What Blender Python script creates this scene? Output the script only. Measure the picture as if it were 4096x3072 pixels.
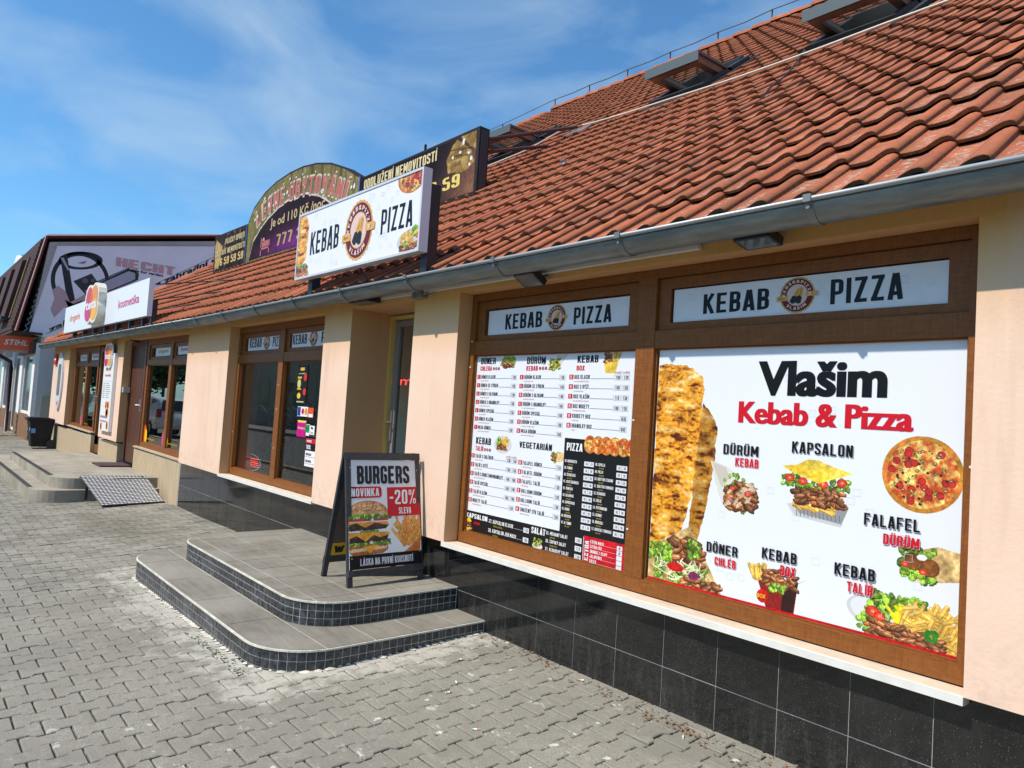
import bpy, math, random, unicodedata
import numpy as np
from mathutils import Vector, Matrix
for o in list(bpy.data.objects): bpy.data.objects.remove(o)
S = bpy.context.scene; COL = S.collection
R = random.Random(7)
# ------------------------------------------------------------------ camera
CX, CY, CZ = 3.91886, -2.94992, 1.17596
YAW, PITCH, ROLL = 0.852025, 0.0464103, 0.0640667
fwd = Vector((-math.sin(YAW)*math.cos(PITCH), math.cos(YAW)*math.cos(PITCH), math.sin(PITCH)))
rgt = Vector((math.cos(YAW), math.sin(YAW), 0)); upv = rgt.cross(fwd)
r2 = math.cos(ROLL)*rgt + math.sin(ROLL)*upv; u2 = -math.sin(ROLL)*rgt + math.cos(ROLL)*upv
cd = bpy.data.cameras.new('camera'); cam = bpy.data.objects.new('camera', cd); COL.objects.link(cam)
cam.matrix_world = Matrix(((r2.x, u2.x, -fwd.x, CX), (r2.y, u2.y, -fwd.y, CY), (r2.z, u2.z, -fwd.z, CZ), (0, 0, 0, 1)))
cd.sensor_width = 36; cd.lens = 2826.9/4096*36; cd.clip_start = 0.05; cd.clip_end = 1500
S.camera = cam
# ------------------------------------------------------------------ sky and sun
sd = Vector((-0.16, -1.0, 1.35)).normalized()          # towards the sun
W = bpy.data.worlds.new('World'); S.world = W; W.use_nodes = True
nt = W.node_tree; nt.nodes.clear()
def wn(t): return nt.nodes.new(t)
sky = wn('ShaderNodeTexSky'); sky.sky_type = 'NISHITA'; sky.sun_disc = False
sky.sun_elevation = math.asin(sd.z); sky.sun_rotation = math.atan2(sd.x, sd.y)
sky.air_density = 1.0; sky.dust_density = 0.6; sky.ozone_density = 2.6; sky.altitude = 300
tc = wn('ShaderNodeTexCoord'); mp = wn('ShaderNodeMapping')
mp.inputs['Rotation'].default_value = (0.35, -0.25, 0.5); mp.inputs['Scale'].default_value = (.8, 3.6, 7.0)
nz = wn('ShaderNodeTexNoise'); nz.inputs['Scale'].default_value = 1.25; nz.inputs['Detail'].default_value = 7; nz.inputs['Roughness'].default_value = 0.52; nz.inputs['Distortion'].default_value = 0.5
cr = wn('ShaderNodeValToRGB'); cr.color_ramp.elements[0].position = 0.45; cr.color_ramp.elements[1].position = 0.80
cr.color_ramp.elements[0].color = (0, 0, 0, 1); cr.color_ramp.elements[1].color = (.62, .62, .62, 1)
mx = wn('ShaderNodeMixRGB'); mx.inputs[2].default_value = (3.6, 4.7, 5.7, 1)
bg = wn('ShaderNodeBackground'); bg.inputs['Strength'].default_value = 0.14
out = wn('ShaderNodeOutputWorld')
L = nt.links.new
L(tc.outputs['Generated'], mp.inputs['Vector']); L(mp.outputs[0], nz.inputs['Vector']); L(nz.outputs['Fac'], cr.inputs[0])
tn_ = wn('ShaderNodeMixRGB'); tn_.blend_type = 'MULTIPLY'; tn_.inputs[0].default_value = 1; tn_.inputs[2].default_value = (.64, 1.06, 1.24, 1); L(sky.outputs[0], tn_.inputs[1])
L(cr.outputs[0], mx.inputs[0]); L(tn_.outputs[0], mx.inputs[1]); L(mx.outputs[0], bg.inputs[0]); L(bg.outputs[0], out.inputs[0])
sl = bpy.data.lights.new('sun', 'SUN'); sl.energy = 4.8; sl.angle = math.radians(0.53); sl.color = (1.0, 0.92, 0.81)
so = bpy.data.objects.new('sun', sl); COL.objects.link(so); so.location = (0, -20, 30)
so.rotation_euler = (-sd).to_track_quat('-Z', 'Y').to_euler()
S.view_settings.view_transform = 'Standard'; S.view_settings.look = 'None'; S.view_settings.exposure = 0.14; S.view_settings.gamma = 1
S.view_settings.use_curve_mapping = False
try: S.cycles.max_bounces = 7; S.cycles.use_denoising = True
except Exception: pass

# ------------------------------------------------------------------ materials
MATS = {}
def pm(name, col, rough=.6, metal=0., spec=.5, var=.0, vs=6., bump=0., bs=30., col2=None, stretch=(1,1,1), emit=None, es=0., det=4, coat=0):
    """node based material: base colour mottled by noise, optional bump"""
    if name in MATS: return MATS[name]
    m = bpy.data.materials.new(name); m.use_nodes = True; n = m.node_tree; b = n.nodes['Principled BSDF']
    b.inputs['Base Color'].default_value = (*col, 1); b.inputs['Roughness'].default_value = rough
    b.inputs['Metallic'].default_value = metal; b.inputs['Specular IOR Level'].default_value = spec
    if coat: b.inputs['Coat Weight'].default_value = coat; b.inputs['Coat Roughness'].default_value = .06
    if var or bump or col2:
        g = n.nodes.new('ShaderNodeNewGeometry'); mpp = n.nodes.new('ShaderNodeMapping'); mpp.inputs['Scale'].default_value = stretch
        n.links.new(g.outputs['Position'], mpp.inputs[0])
    if var or col2:
        t = n.nodes.new('ShaderNodeTexNoise'); t.inputs['Scale'].default_value = vs; t.inputs['Detail'].default_value = det; t.inputs['Roughness'].default_value = .6
        n.links.new(mpp.outputs[0], t.inputs['Vector'])
        c = n.nodes.new('ShaderNodeValToRGB'); e = c.color_ramp.elements
        e[0].position = .3; e[1].position = .7
        a = col; z = col2 or tuple(min(1, x*(1+var)) for x in col)
        if not col2: a = tuple(x*(1-var) for x in col)
        e[0].color = (*a, 1); e[1].color = (*z, 1)
        n.links.new(t.outputs['Fac'], c.inputs[0]); n.links.new(c.outputs[0], b.inputs['Base Color'])
    if bump:
        t2 = n.nodes.new('ShaderNodeTexNoise'); t2.inputs['Scale'].default_value = bs; t2.inputs['Detail'].default_value = 5
        n.links.new(mpp.outputs[0], t2.inputs['Vector'])
        bm = n.nodes.new('ShaderNodeBump'); bm.inputs['Strength'].default_value = bump; bm.inputs['Distance'].default_value = .01
        n.links.new(t2.outputs['Fac'], bm.inputs['Height']); n.links.new(bm.outputs[0], b.inputs['Normal'])
    if emit: b.inputs['Emission Color'].default_value = (*emit, 1); b.inputs['Emission Strength'].default_value = es
    MATS[name] = m; return m
def lin(c): return tuple((x/12.92 if x <= .04045 else ((x+.055)/1.055)**2.4) for x in c)
def rgb(r, g, b): return lin((r/255, g/255, b/255))
def ink(c, rough=.38):
    k = 'ink_%02x%02x%02x' % tuple(int(x) for x in c)
    return pm(k, tuple(x*.86 for x in rgb(*c)), rough, var=.04, vs=3, spec=.3)
def N(m): return m.node_tree
def node(m, t, **kw):
    x = m.node_tree.nodes.new(t)
    for k, v in kw.items(): setattr(x, k, v)
    return x
def math_(m, op, a, b=None, c=None):
    x = node(m, 'ShaderNodeMath', operation=op)
    for i, v in enumerate((a, b, c)):
        if v is None: continue
        if isinstance(v, (int, float)): x.inputs[i].default_value = v
        else: m.node_tree.links.new(v, x.inputs[i])
    return x.outputs[0]
def mixc(m, f, a, b):
    x = node(m, 'ShaderNodeMixRGB'); 
    for i, v in enumerate((f, a, b)):
        if isinstance(v, (int, float)): x.inputs[i].default_value = v
        elif isinstance(v, tuple): x.inputs[i].default_value = (*v, 1)
        else: m.node_tree.links.new(v, x.inputs[i])
    return x.outputs[0]
def noise(m, vec, sc, det=4, rough=.6, dist=0):
    x = node(m, 'ShaderNodeTexNoise'); x.inputs['Scale'].default_value = sc; x.inputs['Detail'].default_value = det
    x.inputs['Roughness'].default_value = rough; x.inputs['Distortion'].default_value = dist
    if vec is not None: m.node_tree.links.new(vec, x.inputs['Vector'])
    return x.outputs['Fac']
def ramp(m, f, p0, p1, c0=(0, 0, 0), c1=(1, 1, 1)):
    x = node(m, 'ShaderNodeValToRGB'); e = x.color_ramp.elements; e[0].position = p0; e[1].position = p1; e[0].color = (*c0, 1); e[1].color = (*c1, 1)
    m.node_tree.links.new(f, x.inputs[0]); return x.outputs[0]
def pos(m, stretch=(1, 1, 1), rot=(0, 0, 0)):
    g = node(m, 'ShaderNodeNewGeometry'); x = node(m, 'ShaderNodeMapping'); x.inputs['Scale'].default_value = stretch; x.inputs['Rotation'].default_value = rot
    m.node_tree.links.new(g.outputs['Position'], x.inputs[0]); return x.outputs[0]
def bumpn(m, h, strength, dist=.01):
    b = node(m, 'ShaderNodeBump'); b.inputs['Strength'].default_value = strength; b.inputs['Distance'].default_value = dist
    m.node_tree.links.new(h, b.inputs['Height']); m.node_tree.links.new(b.outputs[0], m.node_tree.nodes['Principled BSDF'].inputs['Normal'])
def setc(m, c): m.node_tree.links.new(c, m.node_tree.nodes['Principled BSDF'].inputs['Base Color'])
def setr(m, c): m.node_tree.links.new(c, m.node_tree.nodes['Principled BSDF'].inputs['Roughness'])

TH = math.radians(36.5); CT, ST = math.cos(TH), math.sin(TH)
EY, EZ = -.22, 2.115           # eave line of the roof plane
TW, TL = .2, .355              # cover width and gauge of a roof tile
# plaster; shade on the header and reveals is painted in as yellow-brown
plaster = pm('peach_plaster', (.74, .50, .37), .85, spec=.2)
m = plaster; p_ = pos(m)
big = noise(m, p_, 1.3, 5); fine = noise(m, p_, 60, 3); streak = noise(m, pos(m, (9, 9, .8)), 1, 5)
xyz = node(m, 'ShaderNodeSeparateXYZ'); gg = node(m, 'ShaderNodeNewGeometry'); N(m).links.new(gg.outputs['Position'], xyz.inputs[0])
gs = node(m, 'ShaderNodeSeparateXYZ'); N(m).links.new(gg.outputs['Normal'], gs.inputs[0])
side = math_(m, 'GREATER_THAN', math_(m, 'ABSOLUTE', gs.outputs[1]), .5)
zed = ramp(m, xyz.outputs[2], .0, 1.0)
eave_shade = node(m, 'ShaderNodeMapRange'); eave_shade.inputs[1].default_value = 1.55; eave_shade.inputs[2].default_value = 1.98
N(m).links.new(xyz.outputs[2], eave_shade.inputs[0])
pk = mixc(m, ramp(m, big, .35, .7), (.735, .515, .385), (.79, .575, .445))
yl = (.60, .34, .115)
base = mixc(m, eave_shade.outputs[0], pk, yl)
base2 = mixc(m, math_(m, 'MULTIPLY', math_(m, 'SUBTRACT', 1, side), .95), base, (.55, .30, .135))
base3 = mixc(m, math_(m, 'MULTIPLY', ramp(m, streak, .55, .8), .8), base2, (.60, .42, .32))
spl = node(m, 'ShaderNodeMapRange'); spl.inputs[1].default_value = .62; spl.inputs[2].default_value = .28; N(m).links.new(xyz.outputs[2], spl.inputs[0])
base3 = mixc(m, math_(m, 'MULTIPLY', spl.outputs[0], math_(m, 'MULTIPLY', ramp(m, noise(m, p_, 14, 6, .75), .45, .7), .55)), base3, (.45, .33, .25))
base3 = mixc(m, math_(m, 'MULTIPLY', ramp(m, noise(m, p_, 28, 4, .7), .66, .74), .25), base3, (.52, .40, .32))
setc(m, base3); bumpn(m, fine, .25, .004)
# clay roof tile
clay = pm('clay_roof_tile', (.42, .13, .07), .85, spec=.2); m = clay
g = node(m, 'ShaderNodeNewGeometry'); xx = node(m, 'ShaderNodeSeparateXYZ'); N(m).links.new(g.outputs['Position'], xx.inputs[0])
sv = math_(m, 'ADD', math_(m, 'MULTIPLY', math_(m, 'SUBTRACT', xx.outputs[1], EY), CT), math_(m, 'MULTIPLY', math_(m, 'SUBTRACT', xx.outputs[2], EZ), ST))
ux = math_(m, 'DIVIDE', math_(m, 'ADD', xx.outputs[0], 20.0), TW); us = math_(m, 'DIVIDE', sv, TL)
cx_ = node(m, 'ShaderNodeCombineXYZ'); N(m).links.new(math_(m, 'FLOOR', ux), cx_.inputs[0]); N(m).links.new(math_(m, 'FLOOR', math_(m, 'ADD', us, .08)), cx_.inputs[1])
wh = node(m, 'ShaderNodeTexWhiteNoise'); wh.noise_dimensions = '3D'; N(m).links.new(cx_.outputs[0], wh.inputs['Vector'])
fu = math_(m, 'FRACT', ux)
P1 = pos(m); tn = noise(m, P1, 2.2, 5); tf = noise(m, P1, 45, 4)
c0 = mixc(m, wh.outputs['Value'], (.33, .086, .042), (.48, .148, .072))
c1 = mixc(m, ramp(m, tn, .42, .68), c0, (.28, .10, .055))
c1 = mixc(m, math_(m, 'MULTIPLY', ramp(m, tf, .42, .70), .45), c1, (.22, .08, .04))
# lichen on the flat part of the nearest tiles, thinning up the slope
lich = noise(m, pos(m, (1, 2.2, 2.2), (0, 0, .25)), 34, 6, .75)
flat = math_(m, 'MULTIPLY', math_(m, 'GREATER_THAN', fu, .1), math_(m, 'LESS_THAN', fu, .52))
patch = ramp(m, noise(m, P1, 3.4, 3), .38, .50)
lo = node(m, 'ShaderNodeMapRange'); lo.inputs[1].default_value = 5.2; lo.inputs[2].default_value = .3; N(m).links.new(sv, lo.inputs[0])
lx = node(m, 'ShaderNodeMapRange'); lx.inputs[1].default_value = -3.; lx.inputs[2].default_value = 1.0; N(m).links.new(xx.outputs[0], lx.inputs[0])
lf = math_(m, 'MULTIPLY', math_(m, 'MULTIPLY', ramp(m, lich, .545, .58), flat), math_(m, 'MULTIPLY', patch, math_(m, 'MULTIPLY', lo.outputs[0], lx.outputs[0])))
c2 = mixc(m, lf, c1, (.40, .395, .34))
dk = math_(m, 'MULTIPLY', ramp(m, noise(m, P1, 12, 4), .48, .66), .38)
c2 = mixc(m, dk, c2, (.17, .075, .035))
fs_ = math_(m, 'FRACT', math_(m, 'ADD', us, .085))
nose_ = math_(m, 'MULTIPLY', ramp(m, fs_, .0, .2, (1, 1, 1), (0, 0, 0)), ramp(m, noise(m, P1, 26, 4, .7), .38, .62))
c2 = mixc(m, math_(m, 'MULTIPLY', nose_, .6), c2, (.17, .095, .045))
setc(m, c2); bumpn(m, tf, .35, .004)
clay_edge = pm('mossy_shaded_tile_edge', (.09, .05, .03), .9, col2=(.22, .11, .05), vs=40, bump=.5, bs=80)  # moss on tile noses; in the roll grooves, shade put into the colour
under = pm('roof_underlay', (.03, .02, .018), .95)
# black polished granite tile
gran = pm('black_granite_tile', (.014, .014, .016), .1, spec=.55); m = gran
pp = pos(m); sp = noise(m, pp, 260, 2, .5); sm = noise(m, pos(m, (1, 1, 1)), 3, 5)
gbase = mixc(m, ramp(m, sp, .66, .74), mixc(m, ramp(m, sm, .4, .8), (.010, .010, .010), (.024, .024, .023)), (.17, .17, .16))
dust = ramp(m, noise(m, pos(m, (6, 6, 1.2)), 3, 6, .7), .5, .75)
xz = node(m, 'ShaderNodeSeparateXYZ'); N(m).links.new(pos(m), xz.inputs[0])
lowz = node(m, 'ShaderNodeMapRange'); lowz.inputs[1].default_value = .15; lowz.inputs[2].default_value = -.22; N(m).links.new(xz.outputs[2], lowz.inputs[0])
setc(m, mixc(m, math_(m, 'MULTIPLY', math_(m, 'MULTIPLY', dust, ramp(m, noise(m, pp, 90, 4, .7), .4, .65)), math_(m, 'MULTIPLY', lowz.outputs[0], .75)), gbase, (.16, .155, .14)))
setr(m, math_(m, 'ADD', .07, math_(m, 'MULTIPLY', math_(m, 'MULTIPLY', dust, lowz.outputs[0]), .4)))
bumpn(m, sp, .04, .001)
grout = pm('grey_grout', (.38, .37, .35), .9, var=.15, vs=20)
trav = pm('travertine', (.36, .27, .18), .6, spec=.3); m = trav
tv = noise(m, pos(m, (4, 4, .55)), 5, 6, .7); tv2 = noise(m, pos(m, (10, 10, 2)), 8, 5, .7)
setc(m, mixc(m, ramp(m, tv2, .6, .72), mixc(m, ramp(m, tv, .35, .7), (.40, .29, .17), (.52, .42, .29)), (.62, .55, .44))); bumpn(m, tv2, .2, .003)
wood = pm('brown_wood_frame', (.24, .095, .03), .45, spec=.3); m = wood
gr = noise(m, pos(m, (14, 14, 1.5)), 6, 6, .7, 1.5); gr2 = noise(m, pos(m, (1.5, 14, 14)), 6, 6, .7, 1.5)
gr3 = noise(m, pos(m), 1.2, 3)
setc(m, mixc(m, ramp(m, math_(m, 'MULTIPLY', math_(m, 'ADD', gr, gr2), .5), .36, .66), (.14, .044, .010), (.275, .098, .019))); bumpn(m, gr3, .05, .002)
white_p = pm('white_panel', (.78, .79, .80), .35, var=.03, vs=4)
sillm = pm('white_sill', (.68, .66, .61), .5, var=.08, vs=12)
zinc = pm('zinc_gutter', (.12, .14, .14), .45, metal=.5, col2=(.25, .265, .25), vs=7, stretch=(.6, 3, 3))
blackm = pm('black_metal', (.014, .014, .017), .42, var=.3, vs=10)
darkw = pm('black_painted_wood', (.02, .021, .024), .5, col2=(.045, .045, .048), vs=25, bump=.3, bs=90)
greym = pm('grey_steel', (.30, .31, .32), .4, metal=.7, var=.15)
slab = pm('grey_slate_tile', (.21, .19, .165), .6, spec=.35); m = slab
s1 = noise(m, pos(m, (1, 6, 1), (0, 0, .5)), 5, 7, .7); s2 = noise(m, pos(m), 1.7, 4)
s3 = noise(m, pos(m), 9, 6, .75)
setc(m, mixc(m, ramp(m, s3, .68, .74), mixc(m, ramp(m, s2, .4, .65), mixc(m, ramp(m, s1, .3, .7), (.15, .135, .108), (.24, .22, .182)), (.28, .26, .22)), (.34, .33, .30))); bumpn(m, s1, .8, .006)
mosaic = pm('black_mosaic', (.02, .023, .03), .22, spec=.5); m = mosaic
h1 = noise(m, pos(m), 22, 6, .75); h2 = noise(m, pos(m), 4, 4)
xz = node(m, 'ShaderNodeSeparateXYZ'); N(m).links.new(pos(m), xz.inputs[0])
lf2 = node(m, 'ShaderNodeMapRange'); lf2.inputs[1].default_value = .3; lf2.inputs[2].default_value = -.6; N(m).links.new(xz.outputs[0], lf2.inputs[0])
hz = node(m, 'ShaderNodeMapRange'); hz.inputs[1].default_value = 0.02; hz.inputs[2].default_value = -.16; N(m).links.new(xz.outputs[2], hz.inputs[0])
bl = math_(m, 'MULTIPLY', ramp(m, h1, .42, .66), math_(m, 'ADD', .12, math_(m, 'MULTIPLY', ramp(m, h2, .35, .6), math_(m, 'ADD', math_(m, 'MULTIPLY', lf2.outputs[0], .38), math_(m, 'MULTIPLY', hz.outputs[0], .3)))))
setc(m, mixc(m, bl, (.014, .016, .022), (.24, .24, .24))); setr(m, math_(m, 'ADD', .2, math_(m, 'MULTIPLY', bl, .9)))
lime = pm('lime_grout', (.46, .43, .36), .9, col2=(.66, .63, .55), vs=14, bump=.4, bs=50)
conc = pm('old_concrete', (.27, .24, .19), .9, spec=.2); m = conc
k1 = noise(m, pos(m), 70, 4, .7); k2 = noise(m, pos(m), 3, 5); k3 = noise(m, pos(m), 240, 2)
setc(m, mixc(m, ramp(m, k3, .6, .75), mixc(m, ramp(m, k2, .35, .65), mixc(m, ramp(m, k1, .3, .7), (.20, .17, .13), (.31, .27, .215)), (.36, .33, .27)), (.5, .48, .42))); bumpn(m, k1, .6, .006)
# concrete paver
paver = pm('concrete_paver', (.30, .28, .24), .85, spec=.25); m = paver
q1 = noise(m, pos(m), 150, 3, .7); q2 = noise(m, pos(m), 1.6, 5, .6); q3 = noise(m, pos(m), 11, 6, .7)
oi = node(m, 'ShaderNodeNewGeometry')
wv = node(m, 'ShaderNodeTexVoronoi'); wv.inputs['Scale'].default_value = 6.5; wrp = node(m, 'ShaderNodeVectorMath', operation='ADD'); nzc = node(m, 'ShaderNodeTexNoise'); nzc.inputs['Scale'].default_value = 26; nzc.inputs['Detail'].default_value = 4; N(m).links.new(pos(m), nzc.inputs['Vector']); scv = node(m, 'ShaderNodeVectorMath', operation='SCALE'); scv.inputs['Scale'].default_value = .07; N(m).links.new(nzc.outputs['Color'], scv.inputs[0]); N(m).links.new(pos(m), wrp.inputs[0]); N(m).links.new(scv.outputs[0], wrp.inputs[1]); N(m).links.new(wrp.outputs[0], wv.inputs['Vector'])
xz = node(m, 'ShaderNodeSeparateXYZ'); N(m).links.new(pos(m), xz.inputs[0])
def mr(a, lo_, hi_):
    x = node(m, 'ShaderNodeMapRange'); x.inputs[1].default_value = lo_; x.inputs[2].default_value = hi_; N(m).links.new(a, x.inputs[0]); return x.outputs[0]
# lime wash round the tiled steps (a real stain with a shape of its own)
dx = math_(m, 'MAXIMUM', math_(m, 'SUBTRACT', math_(m, 'ABSOLUTE', math_(m, 'ADD', xz.outputs[0], 1.03)), 1.46), 0)
dy = math_(m, 'MAXIMUM', math_(m, 'SUBTRACT', -1.40, xz.outputs[1]), 0)
dd = math_(m, 'SQRT', math_(m, 'ADD', math_(m, 'MULTIPLY', dx, dx), math_(m, 'MULTIPLY', dy, dy)))
near = mr(dd, .62, .0)
q4 = noise(m, pos(m, (1, 1, 1)), 5.5, 6, .75)
limef = ramp(m, math_(m, 'ADD', q4, math_(m, 'MULTIPLY', near, .40)), .72, .86)
c = mixc(m, ramp(m, q1, .34, .66), (.155, .143, .112), (.365, .338, .275))
c = mixc(m, math_(m, 'MULTIPLY', ramp(m, q2, .40, .62), .75), c, (.19, .175, .14))
c = mixc(m, math_(m, 'MULTIPLY', ramp(m, q3, .52, .72), .35), c, (.42, .40, .36))
c = mixc(m, ramp(m, oi.outputs['Random Per Island'], .0, 1.), mixc(m, .28, c, (.10, .095, .08)), mixc(m, .12, c, (.52, .50, .45)))
c = mixc(m, math_(m, 'MULTIPLY', limef, math_(m, 'MULTIPLY', near, math_(m, 'ADD', .45, math_(m, 'MULTIPLY', oi.outputs['Random Per Island'], .5)))), c, (.52, .49, .42))
# dark oily stain in front of the ramp
ox = mr(math_(m, 'SQRT', math_(m, 'ADD', math_(m, 'POWER', math_(m, 'DIVIDE', math_(m, 'ADD', xz.outputs[0], 4.9), 1.25), 2.), math_(m, 'POWER', math_(m, 'DIVIDE', math_(m, 'ADD', xz.outputs[1], .95), .42), 2.))), 1.1, .3)
c = mixc(m, math_(m, 'MULTIPLY', ox, math_(m, 'MULTIPLY', ramp(m, q3, .3, .6), .75)), c, (.12, .105, .08))
# scattered white droppings and gum
spot = math_(m, 'MULTIPLY', ramp(m, wv.outputs['Distance'], .11, .135, (1, 1, 1), (0, 0, 0)), math_(m, 'GREATER_THAN', noise(m, pos(m), 1.1, 3), .47))
sx = mr(math_(m, 'ADD', xz.outputs[0], xz.outputs[1]), -3.5, -.4)
c = mixc(m, math_(m, 'MULTIPLY', math_(m, 'MULTIPLY', spot, sx), .8), c, (.62, .60, .55))
smear = math_(m, 'MULTIPLY', ramp(m, noise(m, pos(m, (1, 1.8, 1)), 7.5, 7, .8), .60, .66), math_(m, 'MULTIPLY', mr(xz.outputs[0], .1, .7), mr(xz.outputs[0], 2.3, 1.7)))
c = mixc(m, math_(m, 'MULTIPLY', smear, .7), c, (.60, .58, .54))
setc(m, c); bumpn(m, math_(m, 'ADD', q1, math_(m, 'MULTIPLY', q3, 2.)), .7, .005)
sand = pm('joint_sand', (.10, .075, .05), .95, col2=(.17, .14, .10), vs=30, bump=.6, bs=120); m = sand
ms = ramp(m, noise(m, pos(m), 2.6, 4), .56, .66); msf = ramp(m, noise(m, pos(m), 40, 3), .45, .55)
s0 = mixc(m, ramp(m, noise(m, pos(m), 60, 3), .3, .7), (.12, .095, .065), (.23, .19, .14))
setc(m, mixc(m, math_(m, 'MULTIPLY', ms, msf), s0, (.07, .085, .02)))
def glass(name, tint, refl=1.5, amb=0.):
    m = bpy.data.materials.new(name); m.use_nodes = True; t = m.node_tree; t.nodes.clear()
    o = t.nodes.new('ShaderNodeOutputMaterial'); mx_ = t.nodes.new('ShaderNodeMixShader'); tr = t.nodes.new('ShaderNodeBsdfTransparent'); gl = t.nodes.new('ShaderNodeBsdfGlossy')
    fr = t.nodes.new('ShaderNodeFresnel'); fr.inputs[0].default_value = refl; mu = t.nodes.new('ShaderNodeMath'); mu.operation = 'MULTIPLY'; mu.inputs[1].default_value = 1.6; mu.use_clamp = True
    tr.inputs[0].default_value = (*tint, 1); gl.inputs['Roughness'].default_value = .0; gl.inputs[0].default_value = (.95, .97, .96, 1)
    t.links.new(fr.outputs[0], mu.inputs[0]); t.links.new(mu.outputs[0], mx_.inputs[0]); t.links.new(tr.outputs[0], mx_.inputs[1]); t.links.new(gl.outputs[0], mx_.inputs[2]); t.links.new(mx_.outputs[0], o.inputs[0])
    return m
glass_m = glass('window_glass', (.90, .94, .90)); glass_t = glass('tinted_window_glass', (.62, .68, .64), 1.6)

# ------------------------------------------------------------------ mesh helpers
class MB:
    def __init__(s): s.v = []; s.f = []; s.m = []; s.sm = []
    def vs(s, pts): i = len(s.v); s.v.extend([tuple(p) for p in pts]); return i
    def face(s, idx, m=0, sm=False): s.f.append(tuple(idx)); s.m.append(m); s.sm.append(sm)
    def poly(s, pts, m=0, sm=False): i = s.vs(pts); s.face(range(i, i+len(pts)), m, sm); return s
    def box(s, a, b, m=0, bev=0):
        x0, y0, z0 = [min(p, q) for p, q in zip(a, b)]; x1, y1, z1 = [max(p, q) for p, q in zip(a, b)]
        i = s.vs([(x0, y0, z0), (x1, y0, z0), (x1, y1, z0), (x0, y1, z0), (x0, y0, z1), (x1, y0, z1), (x1, y1, z1), (x0, y1, z1)])
        for f in ((0, 3, 2, 1), (4, 5, 6, 7), (0, 1, 5, 4), (1, 2, 6, 5), (2, 3, 7, 6), (3, 0, 4, 7)): s.face([i+k for k in f], m)
        return s
    def prism(s, poly, d, m=0, m2=None, cap=True):
        """poly: 3D points, d: extrusion vector"""
        n = len(poly); i = s.vs(poly); j = s.vs([(p[0]+d[0], p[1]+d[1], p[2]+d[2]) for p in poly])
        if cap: s.face(list(range(i, i+n))[::-1], m); s.face(range(j, j+n), m)
        for k in range(n): s.face((i+k, i+(k+1) % n, j+(k+1) % n, j+k), m if m2 is None else m2)
        return s
    def tube(s, pts, r, n=8, m=0, sm=True, cap=True):
        pts = [Vector(p) for p in pts]; rings = []
        for k, p in enumerate(pts):
            d = (pts[min(k+1, len(pts)-1)] - pts[max(k-1, 0)]).normalized()
            a = d.cross(Vector((0, 0, 1)));
            if a.length < .1: a = d.cross(Vector((1, 0, 0)))
            a.normalize(); b = d.cross(a); rr = r[k] if isinstance(r, (list, tuple)) else r
            rings.append(s.vs([p + (a*math.cos(t) + b*math.sin(t))*rr for t in [2*math.pi*q/n for q in range(n)]]))
        for k in range(len(pts)-1):
            for q in range(n): s.face((rings[k]+q, rings[k]+(q+1) % n, rings[k+1]+(q+1) % n, rings[k+1]+q), m, sm)
        if cap: s.face(list(range(rings[0], rings[0]+n)), m); s.face(list(range(rings[-1], rings[-1]+n))[::-1], m)
        return s
    def sweep(s, prof, x0, x1, nseg=1, m=0, sm=False, closed=False, fz=None):
        """profile (y,z) swept along x"""
        n = len(prof); rows = []
        for k in range(nseg+1):
            x = x0+(x1-x0)*k/nseg; rows.append(s.vs([(x, p[0], p[1]) for p in prof]))
        for k in range(nseg):
            for q in range(n if closed else n-1): s.face((rows[k]+q, rows[k+1]+q, rows[k+1]+(q+1) % n, rows[k]+(q+1) % n), m, sm)
        if closed: s.face(range(rows[0], rows[0]+n), m); s.face(list(range(rows[-1], rows[-1]+n))[::-1], m)
        return s
def fz(x): return .0075*max(0, -x-5)
def build(name, mb, mats, parent=None, warp=False, **props):
    me = bpy.data.meshes.new(name)
    v = [(x, y, z+fz(x)) for x, y, z in mb.v] if warp else mb.v
    me.from_pydata(v, [], mb.f)
    if not isinstance(mats, (list, tuple)): mats = [mats]
    for q in mats: me.materials.append(q)
    if len(mats) > 1: me.polygons.foreach_set('material_index', mb.m)
    if any(mb.sm): me.polygons.foreach_set('use_smooth', mb.sm)
    me.update(); o = bpy.data.objects.new(name, me); COL.objects.link(o); attach(o, parent)
    for k, q in props.items(): o[k] = q
    return o
WM = {}
def attach(o, parent):
    if parent is None: WM[o.name] = Matrix.Identity(4); return o
    o.parent = parent; o.matrix_parent_inverse = WM[parent.name].inverted(); WM[o.name] = Matrix.Identity(4); return o
def thing(name, label, cat, loc, group=None):
    o = bpy.data.objects.new(name, None); COL.objects.link(o); o.location = loc; o.empty_display_size = .2
    WM[o.name] = Matrix.Translation(Vector(loc)); o['label'] = label; o['category'] = cat
    if group: o['group'] = group
    return o
def inst(name, me, mat, parent, **props):
    """place a mesh with a full world matrix under a parent whose geometry is in world space"""
    o = bpy.data.objects.new(name, me); COL.objects.link(o)
    if parent is not None: o.parent = parent; o.matrix_parent_inverse = WM[parent.name].inverted()
    o.matrix_basis = mat
    for k, q in props.items(): o[k] = q
    return o
def mesh_only(name, mb, mats):
    me = bpy.data.meshes.new(name); me.from_pydata(mb.v, [], mb.f)
    for q in mats: me.materials.append(q)
    me.polygons.foreach_set('material_index', mb.m); me.polygons.foreach_set('use_smooth', mb.sm); me.update(); return me
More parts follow.
